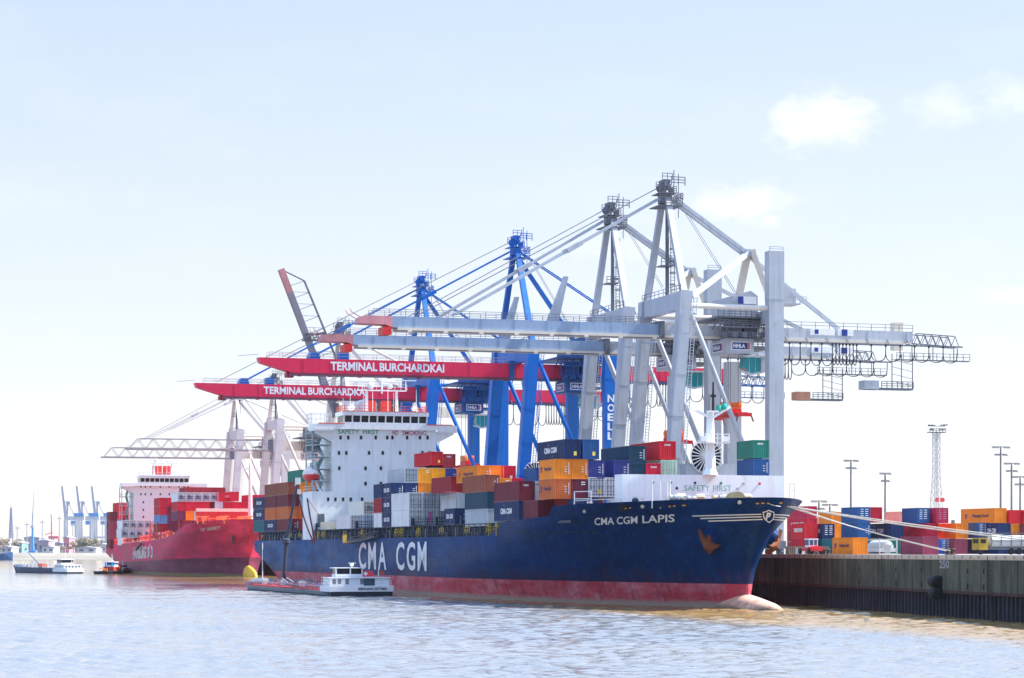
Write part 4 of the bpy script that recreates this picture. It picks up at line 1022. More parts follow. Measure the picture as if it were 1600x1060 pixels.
for i in range(3): lap(404.5, 0, i, 'navy', 'front short column beside the bridge tower', L=6.06, word='CMA CGM', look='white-lettered ', mark='column' if i == 2 else None)
s2 = 'in the tall block nearest the bridge tower'
lap(404.4, 1, 2, 'navy', 'left end '+s2, mark='column'); lap(404.4, 1, 3, 'light grey', 'left end '+s2, kind='reefer', look='rust-streaked ')
lap(404.4, 2, 2, 'orange', 'left of the pair '+s2); lap(404.4, 3, 2, 'orange', 'right of the pair '+s2); lap(404.4, 2, 3, 'amber', 'left of the pair '+s2); lap(404.4, 3, 3, 'amber', 'right of the pair '+s2)
lap(404.4, 4, 2, 'light grey', 'behind the white refrigerated row', kind='door'); lap(404.4, 4, 3, 'indigo', 'right of the orange pairs', mark='column')
lap(404.4, 5, 2, 'dark red', 'right of the light grey box behind the white row')
for i in (1, 2, 3): lap(404.6, i, 0, 'grey', '%s column hidden behind the white row' % ORD[i]); lap(404.6, i, 1, 'grey', '%s column hidden behind the white row' % ORD[i])
r3 = 'in the white refrigerated row ahead of the bridge'
lap(391.9, 0, 0, 'white', 'first '+r3, H=2.9, kind='reefer', look='smooth '); 
for i, (c, mk) in enumerate((('light grey', None), ('light grey', 'pink'), ('light grey', None))): 
    if i: lap(391.9, i, 0, c, ORD[i]+' '+r3, H=2.9, kind='reefer', look='stained ', mark=mk, wcol=PK)
for i in range(4): lap(391.9, i, 1, 'white' if i == 0 else 'light grey', ORD[i]+' '+r3, H=2.9, kind='reefer', look='stained ', word='CMA CGM' if False else None)
lap(391.9, 4, 1, 'cream', 'fifth '+r3, H=2.9)
lap(378, 1.4, 2, 'dark red', 'low beside the orange top boxes amidships', zabs=17.3); lap(378, 0, 1, 'white', 'behind the dark blue box amidships', H=2.6, v=vx(719, 378), kind='door')
lap(378, 3.0, 1, 'grey', 'under the dark red box amidships'); lap(378, 3, 0, 'grey', 'under the dark red box amidships')
lap(363.5, 0, 0, 'navy', 'standing alone low amidships', L=6.06, word='CMA CGM', look='white-lettered short ')
m4 = 'in the long row amidships'
lap(345.4, 0, 0, 'light grey', 'outermost '+m4, z0=11.3, H=2.62); lap(345.4, 0, 1, 'dark teal', 'outermost '+m4, z0=11.3, H=2.62); lap(347, 0, 2, 'brown', 'outermost '+m4, z0=11.3, H=2.62, v=vx(757, 347), mark='column')
lap(345.4, 1, 0, 'white', 'second '+m4, z0=11.3, H=2.62, kind='door'); lap(345.4, 1, 1, 'white', 'second '+m4, z0=11.3, H=2.62, kind='door')
tt = 'top row amidships behind the brown box'
lap(363.5, 0, 3, 'orange', 'leftmost in the '+tt, v=vx(746, 363.5), zabs=18.6, word='Hapag-Lloyd', look='lettered '); lap(363.5, 0, 3, 'orange', 'second in the '+tt, v=vx(764.5, 363.5), zabs=18.6); lap(363.5, 0, 3, 'red', 'third in the '+tt, v=vx(783.5, 363.5), zabs=18.6, mark='patch')
lap(360, 0, 2, 'orange', 'right of the brown box amidships', v=vx(776.8, 360), zabs=16.5); lap(360, 0, 2, 'red', 'right end behind the brown box amidships', v=vx(798.5, 360), zabs=16.5)
for i in range(3): lap(361, i+1.2, 0, 'grey', '%s box hidden in the middle row amidships' % ORD[i]); lap(361, i+1.2, 1, 'grey', '%s box hidden in the middle row amidships' % ORD[i])
lap(329.5, 0, 0, 'navy', 'long side above the gangway rail amidships', z0=11.9, H=2.9, word='CMA CGM', look='large white-lettered '); lap(329.5, 0, 1, 'maroon', 'on the large white-lettered navy box', z0=11.9, H=2.9, mark='corner', endword='TEX', look='ribbed ')
lap(329.5, 1, 0, 'teal', 'second box in behind the large navy box', z0=11.9, H=2.9); lap(331, 2, 0, 'maroon', 'third box in behind the large navy box', z0=11.9, H=2.9)
lap(329.6, 1.05, 1, 'white', 'narrow end right of the ribbed maroon box', z0=11.9, H=2.9, kind='door'); lap(329.6, 1.05, 2, 'blue', 'atop the white narrow end behind the orange column', z0=11.9, H=2.6, L=6.06)
f7 = 'in the lettered orange column near the bow'
lap(320.4, 0, 0, 'maroon', 'at the ship side below the lettered orange column', z0=11.95, H=2.78, L=6.9)
lap(312.8, 0, 1, 'rust orange', 'lower '+f7, z0=11.95, H=2.78, L=6.9, word='Hapag-Lloyd', look='lettered ', v=103.6); lap(312.8, 0, 2, 'orange', 'upper '+f7, z0=11.95, H=2.78, L=6.9, word='Hapag-Lloyd', look='lettered ', v=103.6)
lap(306.8, 0, 0, 'navy', 'low beside the maroon box where the bow rises', z0=11.95, H=2.78, L=6.06, v=105.6, mark='corner', endword='CMA')
f8 = 'in the forward block'
lap(312.8, 1, 1, 'maroon', 'second column '+f8, z0=11.95, H=2.78); lap(312.8, 0, 1, 'purple', 'first column '+f8, z0=11.95, H=2.78, v=103.75) if False else None
lap(312.79, 2, 0, 'maroon', 'third column '+f8, z0=11.95, H=2.78)
lap(312.8, 1, 2, 'orange', 'second column '+f8, z0=11.95, H=2.78); lap(312.8, 1, 0, 'dark red', 'second column '+f8, z0=11.95, H=2.78)
lap(312.7, 0, 3, 'navy', 'overhanging the orange column near the bow', z0=11.95, H=2.78, v=105.0, word='CMA CGM', look='white-lettered ', mark='patch', wcol=YL)
lap(312.7, 0, 3, 'blue', 'right of the white-lettered navy top box near the bow', z0=11.95, H=2.78, v=107.75, mark='patch', wcol=YL)
lap(312.8, 2, 2, 'indigo', 'third column '+f8, z0=11.95, H=2.6, zabs=17.6, mark='column')
for i in range(3): lap(312.8, 2+i, 1, 'white', '%s column %s' % (ORD[2+i], f8), z0=11.95, H=2.78, zabs=15.0, kind='reefer', look='stained ', mark='patch' if i != 1 else None, wcol=YL)
lap(312.75, 0, 2, 'indigo', 'on the stained white boxes near the wave breaker', zabs=17.65, v=vx(959, 312.75), mark='column')
lap(312.75, 0, 3, 'dark teal', 'raised between the indigo and the long red boxes', zabs=19.7, v=vx(984, 312.75), mark='column'); lap(312.75, 0, 2, 'dark teal', 'under the raised dark teal box near the wave breaker', zabs=17.05, v=vx(984, 312.75))
lap(312.7, 0, 3, 'scarlet', 'long top box right of the dark teal boxes', zabs=20.4, H=2.6, v=vx(1031, 312.7), mark='corner', endword='CAI')
lap(312.7, 0, 2, 'red', 'low behind the wave breaker under the long scarlet box', zabs=17.25, v=vx(1009.5, 312.7), mark='corner', endword='CAI'); lap(312.7, 0, 2, 'pale green', 'under the right end of the long scarlet box', zabs=17.7, v=vx(1032.8, 312.7), kind='door')
lap(312.8, 0, 2, 'teal', 'glimpsed under the left part of the long scarlet box', zabs=17.9, v=vx(1006, 318)) if False else None
pl = 'by the right end of the wave breaker'
lap(312.8, 0, 3, 'green', pl, zabs=20.75, v=vx(1177, 312.8), mark='corner', endword='EMC', L=6.06); lap(312.8, 0, 2, 'blue', pl, zabs=18.05, v=vx(1177, 312.8), L=6.06)

# --- the red ship's boxes
GR = 'containers stacked on the red ship'
def red(w, px, tier, z, c, place, n=0, H=2.6, L=12.19, look='', **k):
    container(vx(px, w)+2.5*n, w, z+.01, c, '%s%s container, %s tier, %s' % (look, c, TIER[tier], place), GR, H=H-.015, L=L, **k)
w = 716.0; fr_ = 'forward row of the red ship, %s from the left'
zb = zy(813.5, 133, w); HH = zy(799, 133, w)-zb
for i, c in enumerate(('purple', 'orange', 'light grey', 'grey')): red(w, 277.5, 0, zb, c, fr_ % ORD[i], i, H=HH)
for i, c in enumerate(('red', 'red', 'red', 'red')): red(w, 277.5, 1, zb+HH, c, fr_ % ORD[i], i, H=HH)
red(w-.2, 336, 1, zb+HH, 'light grey', 'forward row of the red ship beside the white boxes', 0, H=HH)
for i in range(3): red(w, 349.5, 1, zb+HH, 'red', 'forward row of the red ship, %s from the mast' % ('third', 'second', 'first')[i], i, H=HH)
for i in range(2): red(w, 385.5, 1, zb+HH, 'red' if i else 'crimson', 'forward row of the red ship, right of the mast', i, H=HH, look='left ' if not i else '')
for i in range(5): red(w, 277.5, 2, zb+2*HH, 'white', fr_ % ORD[i], i, H=HH, kind='reefer', mark='badge', wcol=NV, look='emblem-marked ')
red(w, 338, 2, zb+2*HH, 'red', 'forward row of the red ship right of the white boxes', 0, H=HH)
red(w-.2, 361, 2, zb+2*HH+.3, 'red', 'top of forward row with faded letters', 0, H=HH, word='SÜD', look='lone ')
for i in range(2): red(w, 389+i*.2, 2, zb+2*HH-.6, 'crimson', 'top of the forward row right of the mast', i, H=HH, look='left ' if not i else 'right ')
for i in range(5): red(w+14, 290, 3, zb+3*HH-.9, 'dark red', 'long low band behind the white boxes, %s from the left' % ORD[i], i, H=HH)
w = 765.0; zb = zy(832, 121, w); HH = zy(818.5, 121, w)-zb
md = 'outer stack amidships of the red ship, %s column'
for i, cs in enumerate((('dark red', 'steel blue', 'red', 'red'), ('purple', 'purple', 'purple', 'red'))):
    for t_, c in enumerate(cs): red(w, 249.5, t_, zb+HH*t_, c, md % ORD[i], i, H=HH)
for i in range(2, 5):
    for t_ in range(3): red(w+.3, 249.5, t_, zb+HH*t_, 'purple', md % ORD[i], i, H=HH)
w = 806.0; zb = zy(840.5, 121, w); HH = zy(827, 121, w)-zb
for t_ in range(2):
    for i in range(5): red(w, 191 if t_ else 189.5, t_, zb+HH*t_, 'white', 'row before the white bridge tower, %s column' % ORD[i], i, H=HH, kind='reefer', mark='badge', wcol=NV, look='emblem-marked ')
w = 869.0; zb = zy(857, 121, w); HH = (zy(800, 121, w)-zb)/4
for i, cs in enumerate((('maroon', 'plum', 'plum', 'maroon'), ('steel blue', 'scarlet', 'scarlet', 'scarlet', 'scarlet'), ('brown', 'scarlet', 'scarlet', 'scarlet', 'scarlet'))):
    for t_, c in enumerate(cs): red(w, 172+i*.6, t_, zb+HH*t_, c, 'sternmost stack of the red ship, %s column' % ORD[i], i, H=HH, L=12.19 if i else 6.06)
for t_ in range(4): red(w+6.2, 170, t_, zb+HH*t_, 'plum' if t_ % 2 else 'maroon', 'at the very stern of the red ship', 0, H=HH, L=6.06)

# --- the yard on the quay
GY = 'containers in the yard on the quay'
def yard(px, Z, tier, c, label, L=6.06, H=2.75, z=None, **k):
    v, w = spot(px, Z); container(v, w, QZ+.02+H*tier if z is None else z, c, label, GY, L=L, H=H-.02, **k)
yard(1333, 358, 0, 'orange', 'single lettered orange container standing on the quay edge', L=7.4, H=2.6, word='Hapag-Lloyd')
yard(1442, 332, 0, 'plum', 'single ribbed plum container on the quay edge, nearest to the camera', L=6.9, H=2.6)
Z = 430
yard(1258, Z, 0, 'red', 'plain red container at the foot of the stack beside the ship bow', L=6.06); yard(1258, Z, 1, 'scarlet', 'white-lettered red container second up beside the ship bow', word='marxon', H=2.8)
yard(1285, Z, 0, 'teal', 'teal container behind the small red tractor'); yard(1285, Z, 1, 'navy', 'white-lettered navy container above the teal one behind the red tractor', word='CMA CGM', mark='rows')
yard(1299.5, 465, 0, 'orange', 'orange container on the ground right of the teal one'); yard(1299.5, 465, 1, 'orange', 'orange container second up, right of the white-lettered navy one'); yard(1299.5, 465, 2, 'orange', 'orange container at the top of the narrow orange stack', L=6.06)
yard(1341, Z, 0, 'dark teal', 'dark teal container at the foot of the tall blue stack', L=7.2); yard(1341, Z, 1, 'blue', 'dull blue container in the middle of the tall blue stack', L=7.2, H=2.85, mark='column', word=None); yard(1341, Z, 2, 'blue', 'blue container with pale spots topping the tall blue stack', L=7.2, H=2.85, mark='rows')
yard(1341, Z+.1, 2, 'red', 'red container edge showing right of the blue stack top', z=QZ+5.72, H=2.85) if False else None
v_, w_ = spot(1341, Z); container(v_+2.5, w_+.3, QZ+5.75, 'red', 'red container edge right of the tall blue stack top', GY, L=6.06, H=2.8)
yard(1393, Z, 1, 'navy', 'long navy container with white lettering second up mid yard', L=12.19, word='CMA CGM', H=2.8); yard(1393, Z, 0, 'green', 'dark green container below the long white-lettered navy one', L=12.19)
yard(1447, Z, 1, 'red', 'long dull red container second up beside the orange lettered one', L=12.19, H=2.8); yard(1447, Z, 0, 'dark red', 'long dark red container under the dull red one mid yard', L=12.19)
yard(1433, Z, 2, 'blue', 'blue container with white square mark on top mid yard', H=2.8, mark='rows', word=None); yard(1463, Z, 2, 'crimson', 'crimson container on top right of the white-marked blue one', H=2.8, L=5, mark='rows', wcol=(.35, .25, .4)); yard(1404, 470, 2, 'pink', 'pale pink container on top left of the white-marked blue one', H=2.8)
yard(1494, Z, 1, 'orange', 'lettered orange container second up right of the crimson top box', L=7.4, H=2.8, word='Hapag-Lloyd'); yard(1492.5, Z-6, 0, 'plum', 'plum container on the ground under the lettered orange one', L=6.06); yard(1469, Z-4, 0, 'bright blue', 'blue container end with white marks near the plum box', kind='door', mark='rows')
yard(1527.5, Z, 1, 'blue', 'blue door end with white marks right of the orange lettered box', kind='door', mark='rows', H=2.85); yard(1527.5, Z+.5, 0, 'navy', 'dark navy container on the ground left of the truck')
yard(1514, Z+3, 1, 'maroon', 'maroon container strip between the orange box and the blue door end', L=6.06) if False else None
yard(1560, Z-4, 1, 'navy', 'navy container with white lettering under the big orange top box', L=5, word='CMA CGM', H=2.8); yard(1560, Z-3, 0, 'navy', 'navy container on the ground behind the truck')
yard(1555, 452, 2, 'orange', 'big lettered orange container topping the yard at the right', L=13.7, H=3.05, z=QZ+5.75, word='Hapag-Lloyd')
yard(1580.5, Z, 1, 'orange', 'small orange container end near the right picture edge', L=6.06, H=2.75); yard(1596, Z, 1, 'maroon', 'maroon container at the right picture edge second up', L=6.06)
yard(1578, 452, 2, 'scarlet', 'scarlet container on top at the right picture edge', L=7, H=2.8); yard(1600, 452, 2, 'scarlet', 'scarlet container partly cut by the right picture edge', L=6.06, H=2.8)
yard(1590, Z-3, 0, 'indigo', 'indigo container behind the truck at the right picture edge', L=12.19)
Z2 = 570
for i, (px, t_, c) in enumerate(((1262, 3, 'crimson'), (1262, 2, 'red'), (1278, 2, 'pink'), (1290, 2, 'pink'))):
    nm_ = {1262: 'left column', 1278: 'middle column', 1290: 'right column'}[px]
    yard(px, Z2, t_, c, '%s container in the back row beyond the ship bow, %s, %s tier' % (c, nm_, TIER[t_]), L=12.19, H=2.85, **({'word': 'HAMBURG SÜD'} if px == 1262 and t_ == 2 else {}))
for px in (1262, 1278, 1290): 
    for t_ in (0, 1): yard(px, Z2, t_, 'dark red', 'dark red container low in the back row beyond the bow, %s column, %s tier' % ({1262: 'left', 1278: 'middle', 1290: 'right'}[px], TIER[t_]), L=12.19, H=2.85)
# ================================================================== ship-to-shore cranes
boomp = paint('boom_blue_grey', (.255, .345, .475), .5, .14, .35, (.24, .19, .17), .5, .35)
greyp = paint('crane_grey', (.385, .415, .465), .5, .14, .4, (.22, .16, .12), .5, .4)
greyd = paint('crane_dark_grey', (.13, .14, .17), .6, .25, .2, (.12, .08, .06))
beige = paint('crane_beige', (.62, .55, .46), .5, .1, .2, (.3, .2, .15))
bluep = paint('crane_blue', (.001, .112, .42), .42, .14, .15, (.05, .08, .14), .35)
blued = paint('crane_blue_dark', (.010, .075, .24), .5, .2, .1, (.04, .05, .08))
bred = paint('boom_red', (.64, .022, .075), .42, .1, .15, (.4, .05, .05), .35)
tipred = paint('boom_tip_red', (.50, .21, .22), .6, .25, .8, (.48, .42, .44), .8)
cable = plain('black_cable', (.012, .012, .016), .5)
signblue = plain('sign_blue', (.012, .035, .22), .4); signwhite = plain('sign_white', (.72, .72, .74), .5)
cabglass = plain('cab_green_glass', (.02, .26, .27), .15)
orange = plain('sheave_orange', (.80, .20, .03), .5)

def sign_plate(T, parent, v, w, z, wd, ht, words='HHLA', side=False):
    b = MB(); l = MB()
    if side: b.box((v-.05, w, z), (v-.01, w-wd, z+ht))
    else: b.box((v, w-.05, z), (v+wd, w-.01, z+ht))
    s = T.part('sign', b, signwhite, parent); i = MB(); r = MB(); m_ = ht*.12
    if side:
        i.box((v-.08, w-m_, z+m_), (v-.055, w-wd*.84, z+ht-m_)); r.box((v-.08, w-wd*.87, z+m_), (v-.055, w-wd*.95, z+ht-m_)); text(l, words, (v-.09, w-wd*.10, z+ht*.27), *SIDE, wd*.62, ht*.46, .05)
    else:
        i.box((v+m_, w-.08, z+m_), (v+wd*.84, w-.055, z+ht-m_)); r.box((v+wd*.87, w-.08, z+m_), (v+wd*.95, w-.055, z+ht-m_)); text(l, words, (v+wd*.10, w-.09, z+ht*.27), *FRONT, wd*.62, ht*.46, .05)
    T.part('sign_field', i, signblue, s); T.part('sign_bar', r, redpaint, s); T.part('lettering', l, signwhite, s)

def spreader(v, w, z, label):
    T = Thing('spreader', label, 'spreader', (v, w, z), 'spreaders hanging under the cranes')
    b = MB(); b.box((v-.6, w-6, z), (v+.6, w+6, z+.55)); b.box((v-1.1, w-2.2, z+.3), (v+1.1, w+2.2, z+1.3))
    for e in (-6, 6): b.box((v-1.25, w+e-.25, z-.15), (v+1.25, w+e+.25, z+.45))
    T.part('beam', b, redpaint)
    fl = MB()
    for e in (-6, 6):
        for x in (-1.2, 1.2): fl.bar((v+x, w+e, z+.1), (v+x*1.25, w+e*1.05, z-1.0), .22, .22)
    T.part('flipper', fl, plain('flipper_dark', (.12, .05, .05), .6))
    sh = MB()
    for e in (-1.7, -.6, .6, 1.7):
        for x in (-.9, .9): sh.lathe((v+x-.15, w+e, z+2.0), [(.3, -.05), (.62, 0), (.5, .15), (.62, .3), (.3, .35)], 12, 'x')
    sh.box((v-1.0, w-2.0, z+1.3), (v+1.0, w+2.0, z+1.6)); T.part('sheave_block', sh, orange)
    return T

def loops(mb, v0, v1, n, w, ztop, drop, r=.07, tight=None):
    for i in range(n):
        a, b = lerp(v0, v1, i/n), lerp(v0, v1, (i+1)/n); pts = []
        for k in range(13):
            u = k/12; x = a + (b-a)*(.5 - .5*math.cos(math.pi*u))*1.0
            x = lerp(a+ (b-a)*.18*0, b, u) + (b-a)*.16*math.sin(2*math.pi*u)*-1
            pts.append((x, w, ztop - drop*math.sin(math.pi*u)**.55))
        mb.line(pts, r, 4)
        mb.box((a-.15, w-.12, ztop-.1), (a+.15, w+.12, ztop+.25))

def crane(name_label, wm, hs, p):
    """p: dict of paints and options. Quay rails at v=138.9 / 157.9"""
    G, D, BO = p['frame'], p['dark'], p['boom']
    T = Thing('gantry_crane', name_label, 'crane', (148, wm, QZ), p.get('group'))
    wn_, wf_ = wm-hs, wm+hs
    vt, vf, vl = 142.0, 138.9, 157.9
    zp = p.get('zp', 49.9); zb0, zb1 = p.get('zb', (43.1, 45.8))
    tall = p.get('tall', 57.0); lw = p.get('lw', 2.0)
    for w, far in ((wn_, 0), (wf_, 1)):
        m = MB(); m.post((vf, w, QZ+2.2), (vt, w, zp), lw*.85, lw*.8, lw*1.0, lw*.9); lgw = T.part('leg', m, G)
        ld2 = MB(); ld2.ladder((vf+.2+lw*.6, w-lw*.55, QZ+3), (vt+.2+lw*.6, w-lw*.55, zp-1), .6, .05)
        for k in range(1, 6): zz = lerp(QZ+2.2, zp, k/6); vv = lerp(vf, vt, k/6); ld2.post((vv, w, zz-.06), (vv, w, zz+.06), lw*.97+.05, lw*.9)
        T.part('leg_ladder', ld2, p.get('seam', G), lgw)
        zl = tall if not far else zb1+1.4
        m = MB(); sz = p.get('postw', 2.6); m.post((vl, w, QZ+2.2), (vl, w, zl*.86), sz, 1.8); 
        if not far: m.post((vl, w, zl*.86), (vl, w, zl), sz*1.04, 1.86); m.rail([(vl-1.2, w-.8, zl), (vl+1.2, w-.8, zl)], .7, 2.4, .05)
        lg = T.part('leg', m, G)
        if not far and p.get('noell'):
            l = MB(); wr = p['noell'] == 'white'
            z0 = p.get('noell_z', 34.8)
            for i, ch in enumerate('NOELL'): text(l, ch, (vl-.75, w-.95, z0-1.85*i), *FRONT, 1.45, 1.5, .03)
            T.part('lettering', l, signwhite if wr else signblue, lg)
        for v in (vf, vl):
            m = MB(); m.box((v-.6, w-3.4, QZ+.9), (v+.6, w+3.4, QZ+2.2)); [m.lathe((v-.25, w+e, QZ+.45), [(.44, 0), (.44, .5)], 12, 'x') for e in (-3, -1.6, 1.6, 3)]; T.part('bogie', m, D)
        m = MB(); m.tube((vt+.2, w, zp-1.6), (vl, w, 12), .42, n=10); T.part('brace', m, G)
        m = MB(); zt = p.get('ztie', 47.6); m.tube((vt+.5, w, zt), (vl-.9, w, zt), .42, n=10); T.part('tie_tube', m, p.get('tie', G))
        m = MB(); m.box((vf+.9, w-.6, QZ+1.4), (vl-.9, w+.6, QZ+2.6)); T.part('side_sill', m, G)
    m = MB(); m.prism([(wn_-lw*.45, zp), (wf_+lw*.45, zp), (wf_+lw*.45, zp-p.get('pdepth', 2.8)), (wn_-lw*.45, zp-p.get('pdepth', 2.8))], 0, vt-.8, vt+.85); pb = T.part('portal_beam', m, G)
    m = MB(); m.rail([(vt-.7, wn_, zp), (vt-.7, wf_, zp)], 1.1, 2, .04); T.part('railing', m, D, pb)
    m = MB(); m.box((vl-.9, wn_+1, zb1+.1), (vl+.9, wf_-1, zb1+2.2)); T.part('land_beam', m, G); m = MB(); m.box((vl-.7, wn_+1, 15), (vl+.7, wf_-1, 17)); T.part('sill_beam', m, G)
    # boom and girder
    vtip, vend = p.get('vtip', 89.5), p.get('vend', 187.0); bw = p.get('bw', 1.5); hinge = 140.8
    lattice = p.get('lattice')
    if not p.get('raised'):
        m = MB()
        if lattice:
            m.truss((vtip+1, wm, zb0), (hinge, wm, zb0), 3.2, 3.4, 9, .11); m.box((vtip, wm-1.8, zb0-.35), (hinge, wm+1.8, zb0+.05)); bo = T.part('boom', m, greyd if False else p['boom'])
        else:
            tl = p.get('tiplen', 5.2)
            if BO is bred: m.prism([(vtip, zb1), (vtip+.4, zb1-1.0), (vtip+6.5, zb0), (hinge-.3, zb0), (hinge-.3, zb1)], 1, wm-bw, wm+bw)
            else: m.prism([(vtip+tl, zb1), (vtip+tl, zb0), (hinge-.3, zb0), (hinge-.3, zb1)], 1, wm-bw, wm+bw)
            for k in range(8): v = lerp(vtip+9, hinge-3, k/7); m.box((v-.12, wm-bw-.04, zb0), (v+.12, wm-bw, zb1))
            bo = T.part('boom', m, BO)
            m = MB(); m.box((vtip+6, wm-bw-.25, zb0-.45), (vend-2, wm-bw+.2, zb0-.03)); m.box((vtip+6, wm+bw-.2, zb0-.45), (vend-2, wm+bw+.25, zb0-.03))
            v = vtip+8
            while v < hinge: m.box((v-.35, wm-bw-.32, zb0-.75), (v+.35, wm-bw, zb0-.45)); v += 6
            T.part('trolley_rail', m, p.get('railp', beige), bo)
            m = MB(); m.box((vtip+6, wm-bw-.3, zb0-.60), (vend-2, wm-bw-.1, zb0-.46)); T.part('power_rail', m, greyd, bo)
            if BO is not bred:
                m = MB(); m.prism([(vtip+1, zb1), (vtip, zb1-.2), (vtip-.5, zb1-1.3), (vtip+4, zb0+.4), (vtip+tl, zb0), (vtip+tl, zb1)], 1, wm-bw, wm+bw)
                for w in (wm-bw, wm+bw): m.bar((vtip, w, zb1-.4), (vtip-1.6, w, zb1+.5), .12, .14); m.bar((vtip-1.6, w, zb1+.5), (vtip-1.8, w, zb1+1.0), .1, .1)
                T.part('boom_tip', m, tipred, bo)
                m = MB(); m.box((vtip+3.6, wm-bw-.2, zb0-1.2), (vtip+5.0, wm+bw+.2, zb0+.05)); T.part('bumper', m, redpaint, bo)
            else:
                m = MB(); m.box((vtip+5.5, wm-1, zb0-.9), (vtip+7, wm+1, zb0)); T.part('bumper', m, plain('dark_red_bumper', (.35, .02, .04)), bo)
                m = MB()
                for v in (100.5, 106.5): m.prism([(v-1.2, zb1), (v+1.2, zb1), (v+.9, zb1+1.3), (v-.6, zb1+1.3)] if v < 105 else [(v-.9, zb1), (v+.9, zb1), (v+.9, zb1+1.5), (v-.9, zb1+1.5)], 1, wm-bw, wm+bw)
                T.part('stay_lug', m, bluep, bo)
            m = MB(); w = wm-bw
            m.rail([(vtip+2, w, zb1), (hinge-1, w, zb1)], 1.1, 2.6, .035); m.rail([(vtip+2, wm+bw, zb1), (hinge-1, wm+bw, zb1)], 1.1, 2.6, .035)
            if BO is bred: m.bar((vtip, w, zb1+.6), (vtip-4, w, zb1+.2), .1, .1)
            T.part('railing', m, p.get('railm', greyd), bo)
            if p.get('words'):
                a, b_ = p['words']
                for wd_, f0, f1 in (('TERMINAL', 0, .412), ('BURCHARDKAI', .432, 1)):
                    l = MB(); va, vb = vx(lerp(a, b_, f0), wm-bw), vx(lerp(a, b_, f1), wm-bw); text(l, wd_, (va, wm-bw-.05, zb0+.62), *FRONT, vb-va, (zb1-zb0)*.60, .03); T.part('lettering', l, signwhite, bo)
            if p.get('fins'):
                for v, hgt in p['fins']:
                    m = MB(); m.prism([(v-1.2, zb1), (v+.8, zb1), (v+2.3, zb1+hgt-.9), (v+2.5, zb1+hgt), (v+1.7, zb1+hgt), (v+1.5, zb1+hgt-.7)], 1, wm-.3, wm+.3); T.part('stay_fin', m, G, bo)
    m = MB(); m.box((hinge, wm-bw, zb0), (vend, wm+bw, zb1))
    for k in range(7): v = lerp(hinge+1, vend-1, k/6); m.box((v-.12, wm-bw-.04, zb0), (v+.12, wm-bw, zb1))
    gd = T.part('girder', m, p.get('girder', BO))
    m = MB(); m.rail([(vl+3, wm-bw, zb1), (vend, wm-bw, zb1)], 1.1, 2.6, .035); T.part('railing', m, p.get('railm', greyd), gd)
    m = MB(); m.box((hinge-.5, wm-bw-.5, zb0-.4), (hinge+.4, wm+bw+.5, zb1+.5)); T.part('boom_hinge', m, D, gd)
    if p.get('plates'):
        m = MB()
        for a, b_ in ((1266, 1304), (1309, 1333)): m.box((vx(a, wm-bw), wm-bw-.05, zb0+.75), (vx(b_, wm-bw), wm-bw-.02, zb0+1.85))
        sg = T.part('sign', m, signwhite, gd); m = MB(); m.box((vx(1309, wm), wm-bw-.08, zb0+.75), (vx(1318, wm), wm-bw-.055, zb0+1.85)); m.box((vx(1267, wm), wm-bw-.08, zb0+.95), (vx(1273, wm), wm-bw-.055, zb0+1.7)); T.part('sign_field', m, signblue, sg)
        m = MB(); m.box((vx(1394, wm), wm-.8, zb1), (vx(1408, wm), wm+.8, zb1+1.6)); T.part('end_cabin', m, beige, gd)
    # A-frame mast
    za, va = p.get('za', 66.2), p.get('va', vt)
    m = MB(); aw = p.get('aw', 1.1)
    T.part('mast_leg', MB().bar((vt, wf_-.5, zp), (va, wm+1.2, za), aw, aw*.8, aw*.85, aw*.7), G); T.part('mast_leg', MB().bar((vt, wn_+.5, zp), (va, wm-1.2, za), aw, aw*.8, aw*.85, aw*.7), G)
    m.box((va-.8, wm-1.3, za-.6), (va+.8, wm+1.3, za+.6)); m.box((va-1.9, wm-2.4, za-1.4), (va+2.2, wm+2.4, za-1.25)); m.box((va-1.7, wm-1.9, za+.75), (va+1.3, wm+1.9, za+.87))
    for x in (-.75, .45): m.bar((va+x, wm-.9, za+.8), (va+x*.6, wm-.9, za+3.2), .28, .28); m.bar((va+x, wm+.9, za+.8), (va+x*.6, wm+.9, za+3.2), .28, .28)
    m.box((va-.7, wm-1.1, za+2.6), (va+.6, wm+1.1, za+3.2)); m.rail([(va-1.9, wm-2.4, za-1.25), (va+2.2, wm-2.4, za-1.25)], 1.1, .9, .05, 3); m.rail([(va-1.7, wm-1.9, za+.87), (va+1.3, wm-1.9, za+.87)], 1.1, .8, .05, 3); m.rail([(va-.9, wm-1.2, za+3.2), (va+.9, wm-1.2, za+3.2)], 1.0, .6, .05, 2)
    m.rail([(va-1.9, wm-2.6, za-.35), (va+2.2, wm-2.6, za-.35), (va+2.2, wm+2.6, za-.35)], 1.1, .9, .05, 3); m.rail([(va+.6, wm-1.5, za+2.2), (va+3.0, wm-1.5, za+2.2)], 1.4, .8, .06, 3); m.bar((va+1.6, wm, za+1), (va+1.6, wm, za+5), .12, .12); m.bar((va+2.4, wm, za-3), (va+2.4, wm, za+4.4), .1, .1)
    m.rail([(va-2.1, wm-1.4, za+1.4), (va-.6, wm-1.4, za+1.4)], 1.2, .6, .05, 3)
    for e in (-.9, 0, .9): m.lathe((va-.5, wm+e-.12, za+1.9), [(.3, 0), (.72, .04), (.72, .2), (.3, .24)], 14, 'y')
    for k in range(3): m.cbox((va-.4+.6*k, wm-1.4, za+2.4-.5*k), (.5, .4, .9))
    T.part('mast_head', m, p.get('headp', D))
    m = MB()
